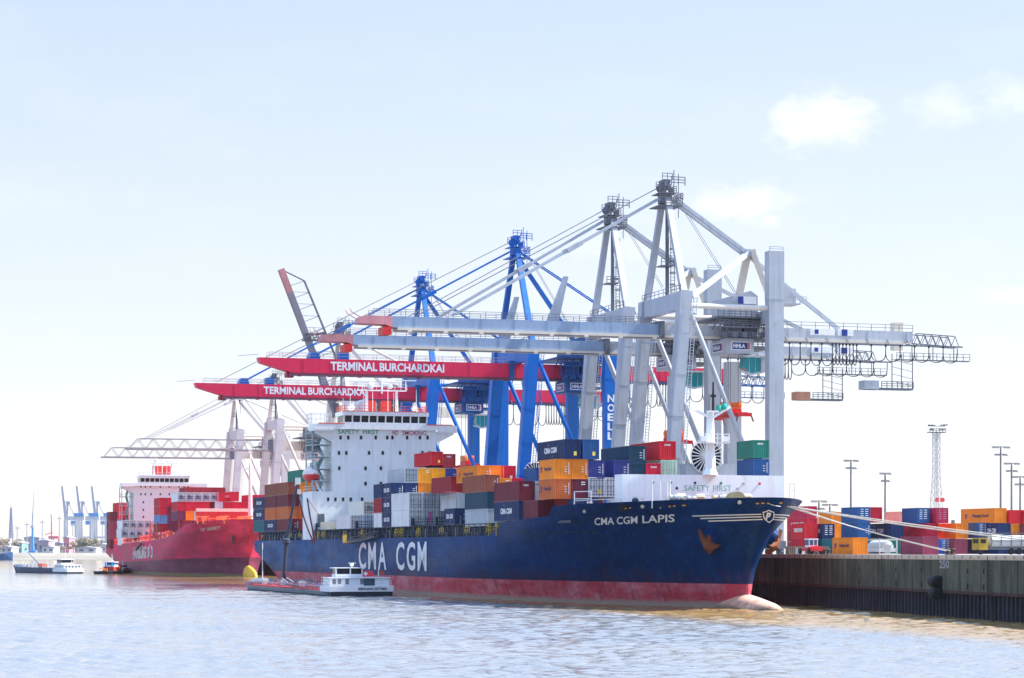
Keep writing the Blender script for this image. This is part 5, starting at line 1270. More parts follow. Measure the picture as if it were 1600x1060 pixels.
    if p.get('ladder', 1):
        v = vt+.4; m.tube((v, wm, zp), (v, wm, za-1), .33, n=8); m.ladder((v+.9, wm-.2, zp), (v+.9, wm-.2, za-3), .7, .05); m.box((v-1.6, wm-1.5, zp+5), (v+.6, wm+1, zp+5.15)); m.rail([(v-1.6, wm-1.5, zp+5.15), (v+.6, wm-1.5, zp+5.15)], 1.1, .7, .05)
        for k in range(6): m.lathe((v+.9, wm-.2, zp+2+k*2), [(.55, 0), (.55, .12)], 10)
        T.part('access_mast', m, D)
    nd = p.get('node')
    if nd:
        nv, nz = nd
        m = MB(); m.bar((va+1.5, wm-.9, za), (nv-.4, wm-.9, nz), .55, .55); m.bar((va+1.5, wm+.9, za), (nv-.4, wm+.9, nz), .55, .55); m.bar((nv+.4, wm, nz-.5), (vx(1310, wm) if nv > 150 else nv+16, wm, zb1+.2), .6, .6); T.part('backstay', m, p.get('stayp', G))
        m = MB(); m.bar((nv, wm-.6, nz+.3), (vt+1.2, wn_, zp-.8), .75, .75); T.part('strut', m, G)
        m = MB(); m.bar((nv, wm, nz+.4), (nv-1.6, wm+2, zb1+2), 1.1, .8); m.bar((nv+.3, wm-1, nz+.6), (nv+3.4, wm-2, zb1+4), 1.2, .8); T.part('strut', m, beige)
        m = MB(); m.box((nv-.9, wm-1.3, nz-.4), (nv+.9, wm+1.3, nz+.7)); T.part('stay_node', m, G)
    else:
        m = MB(); bv, bz = p.get('back', (183, zb1+.3)); m.tube((va+1, wm-.6, za), (bv, wm-.6, bz), .22, n=6); m.tube((va+1, wm+.6, za), (bv, wm+.6, bz), .22, n=6); T.part('backstay', m, G)
        m = MB(); m.bar((va+.8, wm+1, za-1), (vl-1, wm+1, zb1+2), .9, .7); T.part('strut', m, G)
        if p.get('vprop'):
            v = p['vprop']; zz = lerp(za, bz, (v-va)/(bv-va)); m = MB(); m.bar((v, wm, zz), (v-1.4, wm, zb1), .22, .22); m.bar((v, wm, zz), (v+1.6, wm, zb1), .22, .22); T.part('stay_prop', m, G)
    if p.get('fore'):
        m = MB(); fv = p['fore']; zf = zb1+(3.2 if lattice else .6)
        for e in (-bw*.8, bw*.8):
            a, b_ = Vector((va-1.2, wm+e*.6, za)), Vector((fv, wm+e, zf)); m.bar(a, b_, .42*p.get('stay', 1), .42*p.get('stay', 1))
            c = a.lerp(b_, .42); m.bar(a.lerp(b_, .39), a.lerp(b_, .46), .75, .75)
        T.part('forestay', m, p.get('stayp', G))
        m = MB()
        for e in (-.4, .4): m.tube((va-1, wm+e, za+2), (fv-6, wm+e, zb1+.4), .06, n=4); m.tube((va+1, wm+e, za+2), (vl-2, wm+e, zb1+4), .05, n=4)
        T.part('hoist_rope', m, greyd)
    # machinery house on the girder
    hv = p.get('house', 152.2); m = MB(); w0_, w1_ = wm-4.6, wm+4.6
    hz0, hz1 = zb1+1.3, zb1+5.4
    m.prism([(hv, hz0), (hv+4.6, hz0), (hv+4.6, hz1-.5), (hv+3.3, hz1+.3), (hv+.2, hz1-.6), (hv, hz0+.1)], 1, w0_, w1_); hs_ = T.part('machinery_house', m, p.get('housep', G))
    if p.get('plates'):
        m = MB(); m.box((hv+1.0, w0_-.05, hz1-1.9), (hv+4.3, w0_-.02, hz1-.7)); sg = T.part('sign', m, signwhite, hs_); m = MB(); m.box((hv+1.0, w0_-.08, hz1-1.9), (hv+2.0, w0_-.055, hz1-.7)); T.part('sign_field', m, signblue, sg)
        m = MB(); m.box((vl+2.4, wn_+1, zb1+3.3), (vl+5.2, wn_+5, zb1+3.5)); m.rail([(vl+1.5, wn_+1, zb1+3.5), (vl+6.2, wn_+1, zb1+3.5)], 1.1, 1, .05); m.box((vl+2.2, wn_+1.6, zb1+3.5), (vl+4.6, wn_+4, zb1+6)); m.bar((vl+2.2, wn_+1, zb1+6.4), (vl+5.6, wn_+1, zb1+3.5), .2, .2); T.part('stair_platform', m, G)
    m = MB(); m.box((hv-3, w0_-1.2, hz0-.3), (hv+7, w1_+1.2, hz0)); m.rail([(hv-3, w0_-1.2, hz0), (hv+7, w0_-1.2, hz0)], 1.1, 1, .06, 3)
    for k in range(7): v = hv-2.8+k*1.6; m.bar((v, w0_-1.1, hz0-.2), (v+.5, wm-bw, zb1-.6), .16, .16)
    m.box((hv-.5, w0_, zb0+.2), (hv+1.8, wm-bw-.2, zb1+.4)); m.box((hv+2.6, w0_+.6, zb0+.2), (hv+4.8, wm-bw-.2, zb1-.2)); m.box((hv-2.6, w0_-.8, zb1-.6), (hv+6.6, w0_-.5, zb1-.35)); m.rail([(hv-2.6, w0_-.8, zb1-.35), (hv+6.6, w0_-.8, zb1-.35)], 1.0, .8, .06, 3)
    for k in range(9):
        v = hv-2.5+k*1.1; m.bar((v, w0_-.3, zb0-.4), (v+.6, w0_-.3, zb1+.9), .14, .14); m.bar((v+.9, w0_-.3, zb0-.4), (v, w0_-.3, zb1+.9), .1, .1)
    m.rail([(hv-2, w0_-.9, zb0-.5), (hv+6, w0_-.9, zb0-.5)], 1.0, .8, .05, 3); m.box((hv-2, w0_-.9, zb0-.6), (hv+6, w0_-.2, zb0-.5))
    for k in range(5): m.cbox((hv-1.5+k*1.7, w0_-.7, zb0+.1), (.8, .5, .9))
    T.part('service_platform', m, D)
    # trolley with operator's cab
    tv = p.get('trolley', 151.2); m = MB(); tz0, tz1 = zb0-3.0, zb0-.5
    m.box((tv, wm-4.4, tz0), (tv+5.0, wm+2.4, tz1)); tr = T.part('trolley', m, p.get('trp', G))
    sign_plate(T, tr, tv+.9, wm-4.4, tz0+.55, 3.5, 1.45); sign_plate(T, tr, tv, wm+1.4, tz0+.4, 4.6, 1.6, side=True)
    m = MB(); m.rail([(tv+5, wm-4.2, tz1-1.2), (tv+8.2, wm-4.2, tz1-1.2)], 1.1, .7, .06, 3); m.box((tv+5, wm-4.4, tz1-1.6), (tv+8.4, wm+2, tz1-1.2)); [m.bar((tv+.4+k*.75, wm-3.9, tz1), (tv+.9+k*.75, wm-2.9, zb0+.2), .2, .2) for k in range(10)]; m.box((tv-.3, wm-3.2, tz1), (tv+7, wm-2.6, tz1+.4)); T.part('trolley_frame', m, D, tr)
    cv = tv+4.4; m = MB(); m.prism([(cv-.9, tz0-.6), (cv+1.9, tz0-.6), (cv+1.9, tz0-3.0), (cv+.1, tz0-3.3), (cv-1.1, tz0-2.2)], 1, wm-4.2, wm-2.0); cb = T.part('operator_cab', m, cabglass, tr)
    m = MB(); m.box((cv-1.2, wm-4.4, tz0-.6), (cv+2.8, wm-1.8, tz0-.25)); m.box((cv+1.9, wm-4.3, tz0-3.0), (cv+2.9, wm-1.9, tz0-.5)); m.bar((cv-1.8, wm-4.3, tz0-2.9), (cv+.2, wm-4.3, tz0-3.4), .25, .3); m.bar((cv+.2, wm-4.3, tz0-3.4), (cv+2, wm-4.3, tz0-3.05), .25, .3)
    for v in (cv-.2, cv+.9): m.bar((v, wm-4.24, tz0-.6), (v, wm-4.24, tz0-3.1), .09, .09)
    T.part('cab_frame', m, greyp, cb)
    if p.get('rope_z'):
        m = MB()
        for e in (-1.7, 1.7):
            for x in (-.9, .9): m.tube((tv+2.4+x, wm+e, p['rope_z']), (tv+2.4+x, wm+e, tz0), .05, n=4, caps=False)
        T.part('spreader_rope', m, greyd, tr)
    # festoon cables, tail truss, maintenance basket
    if p.get('festoon', 1):
        m = MB(); f0, f1 = p.get('fest', (159.5, 186)); n = p.get('nfest', 12); wfe = wm-bw-1.0
        loops(m, f0, f0+(f1-f0)*.45, n//2, wfe, zb0-.9, p.get('drop', 3.6), .085); loops(m, f0+(f1-f0)*.45, f0+(f1-f0)*.62, 7, wfe, zb0-.9, p.get('drop', 3.6)*.95, .085); loops(m, f0+(f1-f0)*.62, f1+9, 7, wfe, zb0-.9, p.get('drop', 3.6)*.72, .085)
        T.part('festoon_cable', m, cable)
        m = MB(); m.bar((f0, wfe, zb0-.7), (f1+10, wfe, zb0-.7), .18, .25); 
        for k in range(8): v = lerp(f0, vend-1, k/7); m.bar((v, wfe, zb0-.7), (v, wm-bw, zb0+.3), .14, .14)
        T.part('festoon_track', m, D)
        m = MB(); m.truss((vend, wm, zb0-.2), (vend+9, wm, zb0-.6), 1.8, 2.4, 6, .07); m.box((vend-3, wm-1.4, zb0-3.1), (vend+11, wm-.4, zb0-2.95)); m.rail([(vend-3, wm-1.4, zb0-2.95), (vend+11, wm-1.4, zb0-2.95)], 1.1, 1.2, .04)
        for v in (vend, vend+4, vend+8): m.bar((v, wm-1.2, zb0-3), (v, wm-1.2, zb0-.4), .12, .12)
        T.part('tail_walkway', m, D)
    if p.get('basket'):
        m = MB(); bv, bz = p['basket']; m.box((bv-9.2, wm-.9, bz), (bv, wm+.9, bz+.3)); m.rail([(bv-6, wm-.9, bz+.3), (bv, wm-.9, bz+.3)], 1.1, .9, .05, 3)
        for v in (bv-.1, bv-2.2, bv-4.0): m.bar((v, wm-.8, bz), (v, wm-.8, zb0-2), .12, .12)
        for k in range(4): z = lerp(bz+1.5, zb0-3, k/3); m.bar((bv-4, wm-.8, z), (bv-.1, wm-.8, z-.8), .07, .07)
        bk_ = T.part('maintenance_basket', m, D); m = MB(); m.box((bv-9.4, wm-1.1, bz), (bv-6.6, wm+1.1, bz+1.5)); T.part('basket_bin', m, p.get('bin', tipred), bk_)
    if p.get('reel'):
        rv, rw, rz, rr = p['reel']
        m = MB(); m.lathe((rv, rw, rz), [(rr*.86, 0), (rr*.86, .5)], 32, 'y'); rl = T.part('cable_reel', m, plain('reel_dark', (.006, .009, .022), .8))
        m = MB()
        for k in range(24):
            a = 2*math.pi*k/24; m.bar((rv+math.cos(a)*.4, rw-.1, rz+math.sin(a)*.4), (rv+math.cos(a)*rr, rw-.1, rz+math.sin(a)*rr), .13, .13)
            b_ = 2*math.pi*(k+1)/24; m.bar((rv+math.cos(a)*rr, rw-.1, rz+math.sin(a)*rr), (rv+math.cos(b_)*rr, rw-.1, rz+math.sin(b_)*rr), .07, .07)
        m.lathe((rv, rw-.3, rz), [(.5, 0), (.5, .5)], 12, 'y'); T.part('reel_spoke', m, plain('spoke_pale', (.62, .62, .62), .4), rl)
        m = MB(); m.box((rv-3.4, rw+.6, 17.2), (rv+6.8, rw+3.2, rz-1.2)); m.box((rv-3.4, rw+.4, 15), (rv+7, rw+3.4, 17.2)); eh = T.part('drive_house', m, G)
        sign_plate(T, eh, rv+1.7, rw+.55, 17.6, 3.6, 2.2)
        m = MB()
        for v in (rv-3, rv+6.5): m.post((v, rw+2, QZ+2.4), (v, rw+2, 15), .7, .7)
        m.box((rv-.3, rw+.3, rz-.3), (rv+.3, rw+1.2, rz+.3)); m.post((rv, rw+.9, 17), (rv, rw+.9, rz+.3), .7, .6); T.part('house_support', m, G)
    return T

GC = 'grey gantry cranes over the blue ship'; BC = 'blue gantry cranes with red booms'; LC = 'lattice boom cranes over the red ship'
gp_ = dict(frame=greyp, dark=greyd, boom=boomp, girder=greyp, tie=paint('tie_cream', (.66, .62, .56), .5), group=GC, node=(157, 57.6), fore=105.3, bin=paint('bin_rust', (.42, .20, .13), .7, .2, .4), fins=((122.4, 7.5),), plates=1, lw=2.1)
w1c, w2c = 370.0, 397.0
crane('nearest grey gantry crane, its red-tipped boom lowered over the blue ship', w1c, 9.0, dict(gp_, zb=(43.4, 45.2), rope_z=32, basket=(187.4, 35.2), bin=greyp, reel=(vx(1104, 356), 356, zy(713, 145, 356), 2.85)))
crane('second grey gantry crane, boom lowered, standing between the nearest grey and the blue cranes', w2c, 9.0, dict(gp_, zb=(42.85, 44.6), rope_z=29, basket=(vx(1314, w2c), 35.0), trolley=151.6, vend=184.5))
bp_ = dict(frame=bluep, dark=blued, boom=bred, girder=bred, group=BC, zb=(42.2, 45.0), zp=48.4, pdepth=3.4, za=67.5, tall=48.2, lw=2.4, postw=2.5, noell='white', housep=blued, trp=blued, aw=1.15, headp=bluep, ladder=0, stay=.75, fore=100.6, vprop=165, back=(180, 45.2), tie=bluep, nfest=12, bw=1.3, railm=plain('rail_grey', (.35, .35, .38)), drop=4.6, zt=47, ztie=46.6, railp=plain('rail_dark_red', (.16, .03, .06)))
crane('nearer blue gantry crane with red lettered boom and white letters down its leg', 453.5, 11.5, dict(bp_, words=(516.5, 694), rope_z=28.5, vend=189, noell_z=zy(623, 158, 442)-.8, reel=(vx(838, 437), 437, zy(742, 141, 437), 2.7)))
crane('farther blue gantry crane whose red lettered boom reaches behind the bridge tower', 526.0, 11.5, dict(bp_, words=(412, 573), rope_z=29, vend=186, noell='', trolley=150.6))
# crane with the boom raised
wr = 608.0
T = crane('grey crane with its boom raised steeply behind the bridge of the blue ship', wr, 9, dict(gp_, raised=1, group='', node=None, fore=0, fins=None, plates=0, za=64.5, rope_z=30, festoon=0, tall=50, back=(182, 46), noell='blue', noell_z=zy(734, 158, 600), frame=paint('crane_warm_grey', (.56, .52, .52), .5, .1, .1), girder=beige, housep=greyd, ladder=1))
m = MB(); hp = Vector((141, wr, 43.5)); tp = Vector((126.2, wr, zy(421, 126.2, wr))); dd = (tp-hp)
m.bar(hp, hp+dd*.84, 1.9, 1.5); bo = T.part('raised_boom', m, paint('boom_mauve_grey', (.22, .20, .24), .6, .2, .3))
m = MB(); m.bar(hp+dd*.84, tp, 1.9, 1.5); T.part('boom_tip', m, tipred, bo)
m = MB(); off = Vector((5.2, 0, 2.0)); t0, t1 = hp+dd*.12+off, hp+dd*.88+off*.85
m.bar(t0, t1, .45, .45); m.bar(t1, tp, .3, .3); 
for k in range(10): a = hp+dd*lerp(.14, .88, k/9); m.bar(a, a+off*lerp(1, .85, k/9), .14, .14); m.bar(a+off*lerp(1, .85, k/9), hp+dd*lerp(.14, .88, min(9, k+.6)/9), .1, .1)
T.part('stay_linkage', m, greyd, bo)
m = MB(); m.bar(hp+dd*.52+off*.95, (133.5, wr, 64), .5, .5); m.truss((132, wr, 62.6), (142.5, wr, 62.9), 1.6, 2, 7, .11); m.rail([(132, wr-1.2, 62.4), (145, wr-1.2, 62.4)], 2, 1.3, .08, 2); m.bar((133.6, wr, 63), (138, wr, 47), .35, .35); T.part('head_gallery', m, greyd)
lp_ = dict(frame=paint('crane_warm_grey', (.56, .52, .52), .5, .1, .1), dark=greyd, boom=paint('lattice_grey', (.34, .32, .33), .6, .2, .2), girder=beige, group=LC, lattice=1, node=None, aw=1.1, tall=48, lw=2.4, housep=greyd, stay=.6, nfest=8, railm=greyd, back=(186, 45), tie=beige, zb=(40.2, 43.2))
def far_crane(label, wm, dv, fv, vt_):
    """the same crane on the set-back stretch of quay"""
    T = crane(label, wm, 9.5, dict(lp_, vtip=vt_-dv, fore=fv-dv, vend=184, festoon=0, za=62))
    for o in [T.e]: o.location = W(148+dv, wm, QZ)
    return T
far_crane('grey crane with lattice boom over the red ship, nearer of the two', 757, 13, 121, 107)
far_crane('grey crane with lattice boom over the red ship, farther of the two', 825, 13, 123, 108)
for v, w, z, lb in ((153.8, w1c, 30.0, 'red spreader with orange sheaves hanging right of the blue ship foremast'), (154.0, w2c, 26.6, 'red spreader with orange sheaves hanging between the grey crane legs'),
                    (153.6, 453.5, 26.3, 'red spreader just above the navy containers under the nearer blue crane'), (153.0, 526, 27, 'red spreader hanging between the legs of the farther blue crane')):
    spreader(v, w, z, lb)
# ================================================================== barges, tug, yard gear, far bank
def bodymesh(secs):
    """lofted hull: secs = [(w, half_breadth_deck, half_breadth_water, z_deck)]; centre line at v=0"""
    mb = MB(); vs = []
    for w, bd, bw, zd in secs: vs += [(-bw*.9, w, -.6), (-bw, w, .3), (-bd, w, zd), (bd, w, zd), (bw, w, .3), (bw*.9, w, -.6)]
    n = len(secs); fs = [(i*6+k, i*6+(k+1) % 6, (i+1)*6+(k+1) % 6, (i+1)*6+k) for i in range(n-1) for k in range(6)]
    return mb.add(vs, fs+[tuple(range(6)), tuple((n-1)*6+k for k in range(6))])
class Local(Thing):
    """thing built in its own axes (x across, y ahead, z up), placed with its own heading"""
    def __init__(s, name, label, cat, loc, yaw, group=None):
        s.o = (0, 0, 0); e = bpy.data.objects.new(name, None); COL.objects.link(e); e.location = loc; e.rotation_euler = (0, 0, yaw); tag(e, label, cat, group); s.e = e

bargewhite = paint('barge_white', (.70, .71, .74), .45, .07, .15, (.4, .3, .2)); bargeblue = paint('barge_slate_hull', (.085, .12, .15), .5, .15, .2, (.12, .08, .05))
darknavy = plain('barge_dark_hull', (.014, .022, .04), .45)
# bunker barge lying along the ship, stern towards the camera
B = Local('bunker_barge', 'low white and grey bunker barge lying alongside the blue ship', 'barge', W(92.4, 380, 0), TH)
secs = [(0, 5.2, 4.9, 1.0), (1.2, 5.65, 5.5, .95), (5.5, 5.7, 5.7, .85), (6.5, 5.7, 5.7, .85), (69, 5.7, 5.7, .85), (78, 4.6, 4.0, 1.2), (82, 2.8, 1.6, 1.8), (85, .5, .2, 2.2)]
B.part('hull', bodymesh([(w, a, b, min(z, .78) if w < 6 else z) for w, a, b, z in secs]), bargeblue)
dkb = MB(); dkb.prism([(-5.25, -.06), (5.25, -.06), (5.25, 14), (-5.25, 14)], 2, -.4, .76); B.part('stern_skirt', dkb, darknavy)
m = MB(); m.prism([(-5.4, -.12), (5.4, -.12), (5.78, 1.0), (5.78, 5.5), (-5.78, 5.5), (-5.78, 1.0)], 2, .78, 1.72); sb = B.part('stern_bulwark', m, bargewhite)
m = MB(); text(m, 'BERNHARD DETTMER', (-.6, -.16, 1.02), (1,0,0), (0,0,1), 4.9, .42, .03); B.part('lettering', m, plain('ink_letters', (.03, .04, .10)), sb)
m = MB(); m.box((-5.0, 1.5, 1.0), (5.1, 6.5, 3.0)); m.box((-5.2, 1.2, 3.0), (5.3, 7, 3.12)); dh = B.part('deckhouse', m, bargewhite)
for x in (-4.3, -3.4, -2.1, .4): m = MB(); m.box((x-.3, 1.44, 2.0), (x+.3, 1.52, 2.85)); B.part('window', m, plain('curtained_window', (.16, .17, .20), .2), dh)
m = MB(); m.box((.7, 1.42, 1.75), (2.6, 1.5, 2.9)); B.part('door', m, plain('barge_door_dark', (.05, .07, .10)), dh)
m = MB(); m.box((-3.7, 3, 3.12), (.9, 5.8, 3.65)); m.box((-4.0, 2.7, 4.6), (1.2, 6.1, 4.74)); [m.box((x-.1, 2.95, 3.65), (x+.1, 3.1, 4.6)) for x in (-3.6, -1.2, .8)]; whb = B.part('wheelhouse', m, bargewhite)
m = MB(); m.box((-3.55, 3.05, 3.65), (.75, 5.7, 4.6)); B.part('window_band', m, glass, whb)
m = MB(); m.tube((-.6, 4.5, 4.7), (-.6, 4.5, 5.5), .07); m.bar((-1.2, 4.5, 5.45), (.1, 4.5, 5.45), .1, .1); m.lathe((-.6, 4.5, 4.95), [(.2, 0), (.35, .2), (.25, .5)], 10); B.part('radar', m, railmat, whb)
m = MB(); m.box((.9, 2.5, 3.3), (2.6, 2.6, 4.15)); pl = B.part('placard', m, plain('placard_red', (.72, .05, .07))); m = MB(); m.prism([(.95, 3.7), (1.3, 4.05), (1.65, 3.7), (1.3, 3.35)], 1, 2.44, 2.49); B.part('placard_diamond', m, signwhite, pl)
m = MB(); m.prism([(3.0, 3.3), (3.15, 3.3), (3.15, 4.4), (3.0, 4.4)], 1, .8, .9); fs_ = B.part('flagstaff', m, railmat); m = MB(); m.add([(3.15, .85, 3.75), (4.0, .75, 3.55), (4.05, .95, 4.1), (3.15, .85, 4.35)], [(0,1,2,3)]); B.part('flag', m, plain('flag_dark_red', (.45, .05, .03)), fs_)
m = MB(); m.rail([(-5.5, 5.5, 1.7), (-5.5, 1.5, 1.7), (5.4, 1.5, 1.7)], .9, 1.5, .035); B.part('railing', m, railmat)
m = MB(); m.box((-5.0, 9, .8), (5.0, 74, 1.1)); tk = B.part('tank_deck', m, plain('tank_deck_red', (.55, .06, .08), .5))
m = MB(); random.seed(4)
for x in (-4.6, -3.2, -1.4, .3, 2.2): m.tube((x, 10, 1.5), (x, 75, 1.5), .14, n=6)
y = 10
while y < 74: m.bar((-5, y, 1.3), (5, y, 1.3), .14, .14); a_ = random.uniform(-4.8, 4); m.box((a_, y+.4, 1.1), (a_+random.uniform(.4, 1.6), y+1.1, random.uniform(1.4, 2.2))); m.tube((random.uniform(-5, 5), y, 1.1), (random.uniform(-5, 5), y+.2, random.uniform(1.8, 2.6)), .06, n=4); y += 2.1
B.part('pipework', m, paint('pipe_grey', (.20, .20, .24), .5, .4), tk)
m = MB(); m.rail([(-5.6, 10, .9), (-5.6, 72, .9)], .95, 2, .035); B.part('railing', m, plain('rail_red', (.6, .08, .10)))
m = MB()
for y in (22, 38, 55): m.box((-5.4, y, 1.3), (-4.6, y+1.4, 2.3))
B.part('deck_box', m, plain('box_pale', (.7, .66, .66)))
m = MB(); m.tube((-4.2, 62, 1.2), (-4.2, 62, 9), .09); B.part('mast', m, railmat)
m = MB(); m.tube((0, 63, 1.0), (.3, 62, 9.2), .42, .36, 12); m.tube((.3, 62, 9.2), (2.1, 60, zy(757, 94.5, 440)), .34, .2, 12); m.lathe((.3, 62, 8.8), [(.5, 0), (.8, .2), (.8, .9), (.5, 1.1)], 12); hcz = B.part('hose_crane', m, plain('hose_crane_dark', (.045, .055, .09), .5), smooth=True)
m = MB(); z_ = zy(757, 94.5, 440); m.cbox((2.2, 60, z_+.6), (.9, .9, 1.3)); m.cbox((2.4, 60, z_-1.4), (.7, .7, .9)); B.part('crane_head', m, plain('crane_head_pale', (.6, .62, .6)), hcz)
m = MB(); pts = [(2.4 + 2.2*math.sin(k/10*math.pi)*1.0 + k*.16, 60, lerp(17.5, 12.5, 0) - 8.5*math.sin(k/10*math.pi)**.8) for k in range(11)]; m.line(pts, .16, 6); m.tube((4.0, 60, 17.5), (6.5, 60, 14), .06, n=4); B.part('hose', m, plain('hose_red_black', (.10, .02, .03), .5), hcz)

# tanker barge under way on the left
Zt = 815.0; bx, sx_ = (19-800)/FP*(Zt+28), (118-800)/FP*(Zt-24)
bow, st_ = Vector((bx, Zt+28, 0)), Vector((sx_, Zt-24, 0)); dd = bow-st_; Lb = dd.length; yaw = math.atan2(dd.y, dd.x)-math.pi/2
R1 = Local('tank_barge', 'dark blue river tanker with white deckhouse under way at the left', 'barge', st_, yaw); R1.e.scale = (.78, .93, .68)
R1.part('hull', bodymesh([(0, 3.8, 3.4, 2.1), (3, 4.6, 4.4, 1.9), (10, 4.8, 4.7, 2.0), (11, 4.8, 4.7, 2.6), (Lb-14, 4.8, 4.6, 2.9), (Lb-5, 3.6, 2.6, 3.7), (Lb, .6, .3, 4.3)]), paint('barge_blue', (.010, .032, .085), .45, .1, .1))
m = MB(); m.prism([(-3.85, -.1), (3.85, -.1), (4.9, 3), (4.9, 12), (-4.9, 12), (-4.9, 3)], 2, .8, 2.5); R1.part('stern_bulwark', m, bargewhite)
m = MB(); m.box((-4, 2.5, 2.2), (4, 12, 4.2)); m.box((-4.3, 2, 4.2), (4.3, 12.5, 4.35)); dh = R1.part('deckhouse', m, bargewhite)
m = MB(); 
for k in range(5): m.box((4.0, 4+k*1.6, 3.0), (4.06, 4.7+k*1.6, 3.7)); m.box((-4.06, 4+k*1.6, 3.0), (-4, 4.7+k*1.6, 3.7)); m.box((-3.4+k*1.5, 2.44, 3.0), (-2.8+k*1.5, 2.5, 3.7))
R1.part('window', m, glass, dh)
m = MB(); m.box((-2.6, 8, 4.35), (2.6, 13, 5.3)); m.box((-3, 7.5, 6.8), (3, 13.5, 7.0)); wq = R1.part('wheelhouse', m, bargewhite); m = MB(); m.box((-2.5, 8.1, 5.3), (2.5, 12.9, 6.8)); R1.part('window_band', m, glass, wq)
m = MB(); m.tube((0, 10, 7), (0, 10, 12), .09); m.tube((0, 4, 4.3), (0, 4, 10), .08); m.tube((0, Lb-12, 3), (0, Lb-12, 9), .08); R1.part('mast', m, railmat)
m = MB(); random.seed(6); y = 22
while y < Lb-8: a = random.uniform(-4, 3); m.box((a, y, 2.7), (a+random.uniform(.6, 2), y+1.2, random.uniform(3.2, 4.6))); y += 1.9
R1.part('deck_gear', m, plain('deck_gear_pale', (.55, .50, .48)))
m = MB(); m.cbox((-3.6, 26, 4.0), (1.6, 5, 1.6)); R1.part('workboat', m, plain('workboat_orange', (.8, .13, .05)))
m = MB(); m.bar((0, Lb-26, 3), (0, Lb-24, 5), .8, .8); m.bar((0, Lb-24, 5), (.2, Lb-12, 10.5), .6, .5, .3, .3); R1.part('deck_crane', m, greyd)
m = MB(); m.rail([(-4.7, 17, 2.6), (-4.7, Lb-10, 3)], 1.1, 2.5, .05); m.rail([(4.7, 17, 2.6), (4.7, Lb-10, 3)], 1.1, 2.5, .05); R1.part('railing', m, railmat)

# tug at the red ship's stern, seen from astern
def tug(px, Z, sc_, yaw, label, hullc):
    X = (px-800)/FP*Z; T = Local('tugboat', label, 'tugboat', (X, Z, 0), yaw); s = sc_
    def sx3(mb): mb.v = [(a*s, b*s, c*s) for a, b, c in mb.v]; return mb
    T.part('hull', sx3(bodymesh([(0, 3.2, 2.8, 1.3), (2, 4.1, 3.9, 1.3), (16, 4.3, 4.1, 1.5), (22, 3, 2.4, 2.6), (25, .8, .4, 3.2)])), hullc)
    m = MB(); m.prism([(-3.3, -.3), (3.3, -.3), (4.35, 2), (4.45, 16), (3.2, 22), (-3.2, 22), (-4.45, 16), (-4.35, 2)], 2, .9, 1.25); T.part('rubbing_strake', sx3(m), black)
    m = MB(); m.box((-2.6, 10, 1.3), (2.6, 19, 3.4)); dh = T.part('deckhouse', sx3(m), plain('tug_red', (.42, .05, .035))); m = MB(); m.box((-1.9, 12, 3.4), (1.9, 17, 4.2)); m.box((-2.1, 11.7, 5.4), (2.1, 17.3, 5.7)); T.part('wheelhouse', sx3(m), bargewhite)
    m = MB(); m.box((-1.8, 12.1, 4.2), (1.8, 16.9, 5.4)); T.part('window_band', sx3(m), plain('tug_window', (.03, .10, .18), .15))
    m = MB(); [m.tube((x, 10.4, 3.4), (x, 10.4, 5.4), .4, n=10) for x in (-1.6, 1.6)]; T.part('funnel', sx3(m), plain('tug_blue', (.05, .25, .6)))
    m = MB(); m.tube((0, 14, 5.7), (0, 14, 9.6), .12); m.bar((-1, 14, 7.8), (1, 14, 7.8), .1, .1); [m.bar((x, 13, 5.6), (0, 14, 8), .08, .08) for x in (-1, 1)]; T.part('mast', sx3(m), railmat)
    m = MB(); m.lathe((-1, 6, 1.9), [(.3, 0), (.8, .05), (.5, .1), (.5, 1.9), (.8, 1.95), (.3, 2)], 12, 'x'); m.bar((-1.4, 3, 1.3), (-1.4, 3, 2.6), .2, .2); m.bar((1.4, 3, 1.3), (1.4, 3, 2.6), .2, .2); m.bar((-1.4, 3, 2.6), (1.4, 3, 2.6), .2, .2); T.part('tow_winch', sx3(m), orange)
tug(156, 775, .70, R(-14), 'small red and white tug with dark hull astern of the red ship', darknavy)
T = tug(176, 812, .5, R(-20), 'smaller dark workboat just right of the tug at the red stern', darknavy)
# mooring buoy-like fender ball on the tug's right
m = MB(); v, w = spot(184.5, 812); m.lathe((v, w, .4), [(.3, 0), (1.3, .5), (1.6, 1.5), (1.3, 2.5), (.3, 3)], 14); solo('mooring_buoy', m, plain('buoy_crimson', (.6, .03, .08)), 'round crimson buoy on the water by the stern of the red ship', 'buoy', (v, w, .4), smooth=True)

# ---- mooring lines
def rope(p, q, sag, r, label, group='mooring lines from the blue ship bow'):
    mb = MB(); pts = [(lerp(p[0], q[0], k/20), lerp(p[1], q[1], k/20), lerp(p[2], q[2], k/20)-sag*4*(k/20)*(1-k/20)) for k in range(21)]
    mb.line(pts, r, 6); solo('mooring_rope', mb, ropemat, label, 'rope', p, group)
pf = H1.front(*H1.binv(1203, 786.5), .2)
pp = [H1.front(a, 13.2, .1) for a in (4.5, 5.6, 3.4, 2.0)]; tipp = H1.front(1.5, 13.3, .35)
bq = (qv(qx(1472))+.75, qx(1472), QZ+.5); bq2 = (qv(qx(1479))+.75, qx(1479), QZ+.5)
rope(pp[1], bq, .35, .055, 'lower pale rope from the ship bow to the bollard pair'); rope(pp[2], bq2, .35, .055, 'upper pale rope from the ship bow to the bollard pair')
e1 = (qv(190)+.75, 190, QZ+.6); e2 = (qv(189)+.75, 189, QZ+.6)
rope(pp[0], e1, .5, .085, 'thick pale rope running past the right picture edge, lower strand'); rope(pp[1], e2, .3, .07, 'thick pale rope running past the right picture edge, upper strand')
rope(pf, tipp, .05, .05, 'short pale rope across the bow from the left chock to the stem')
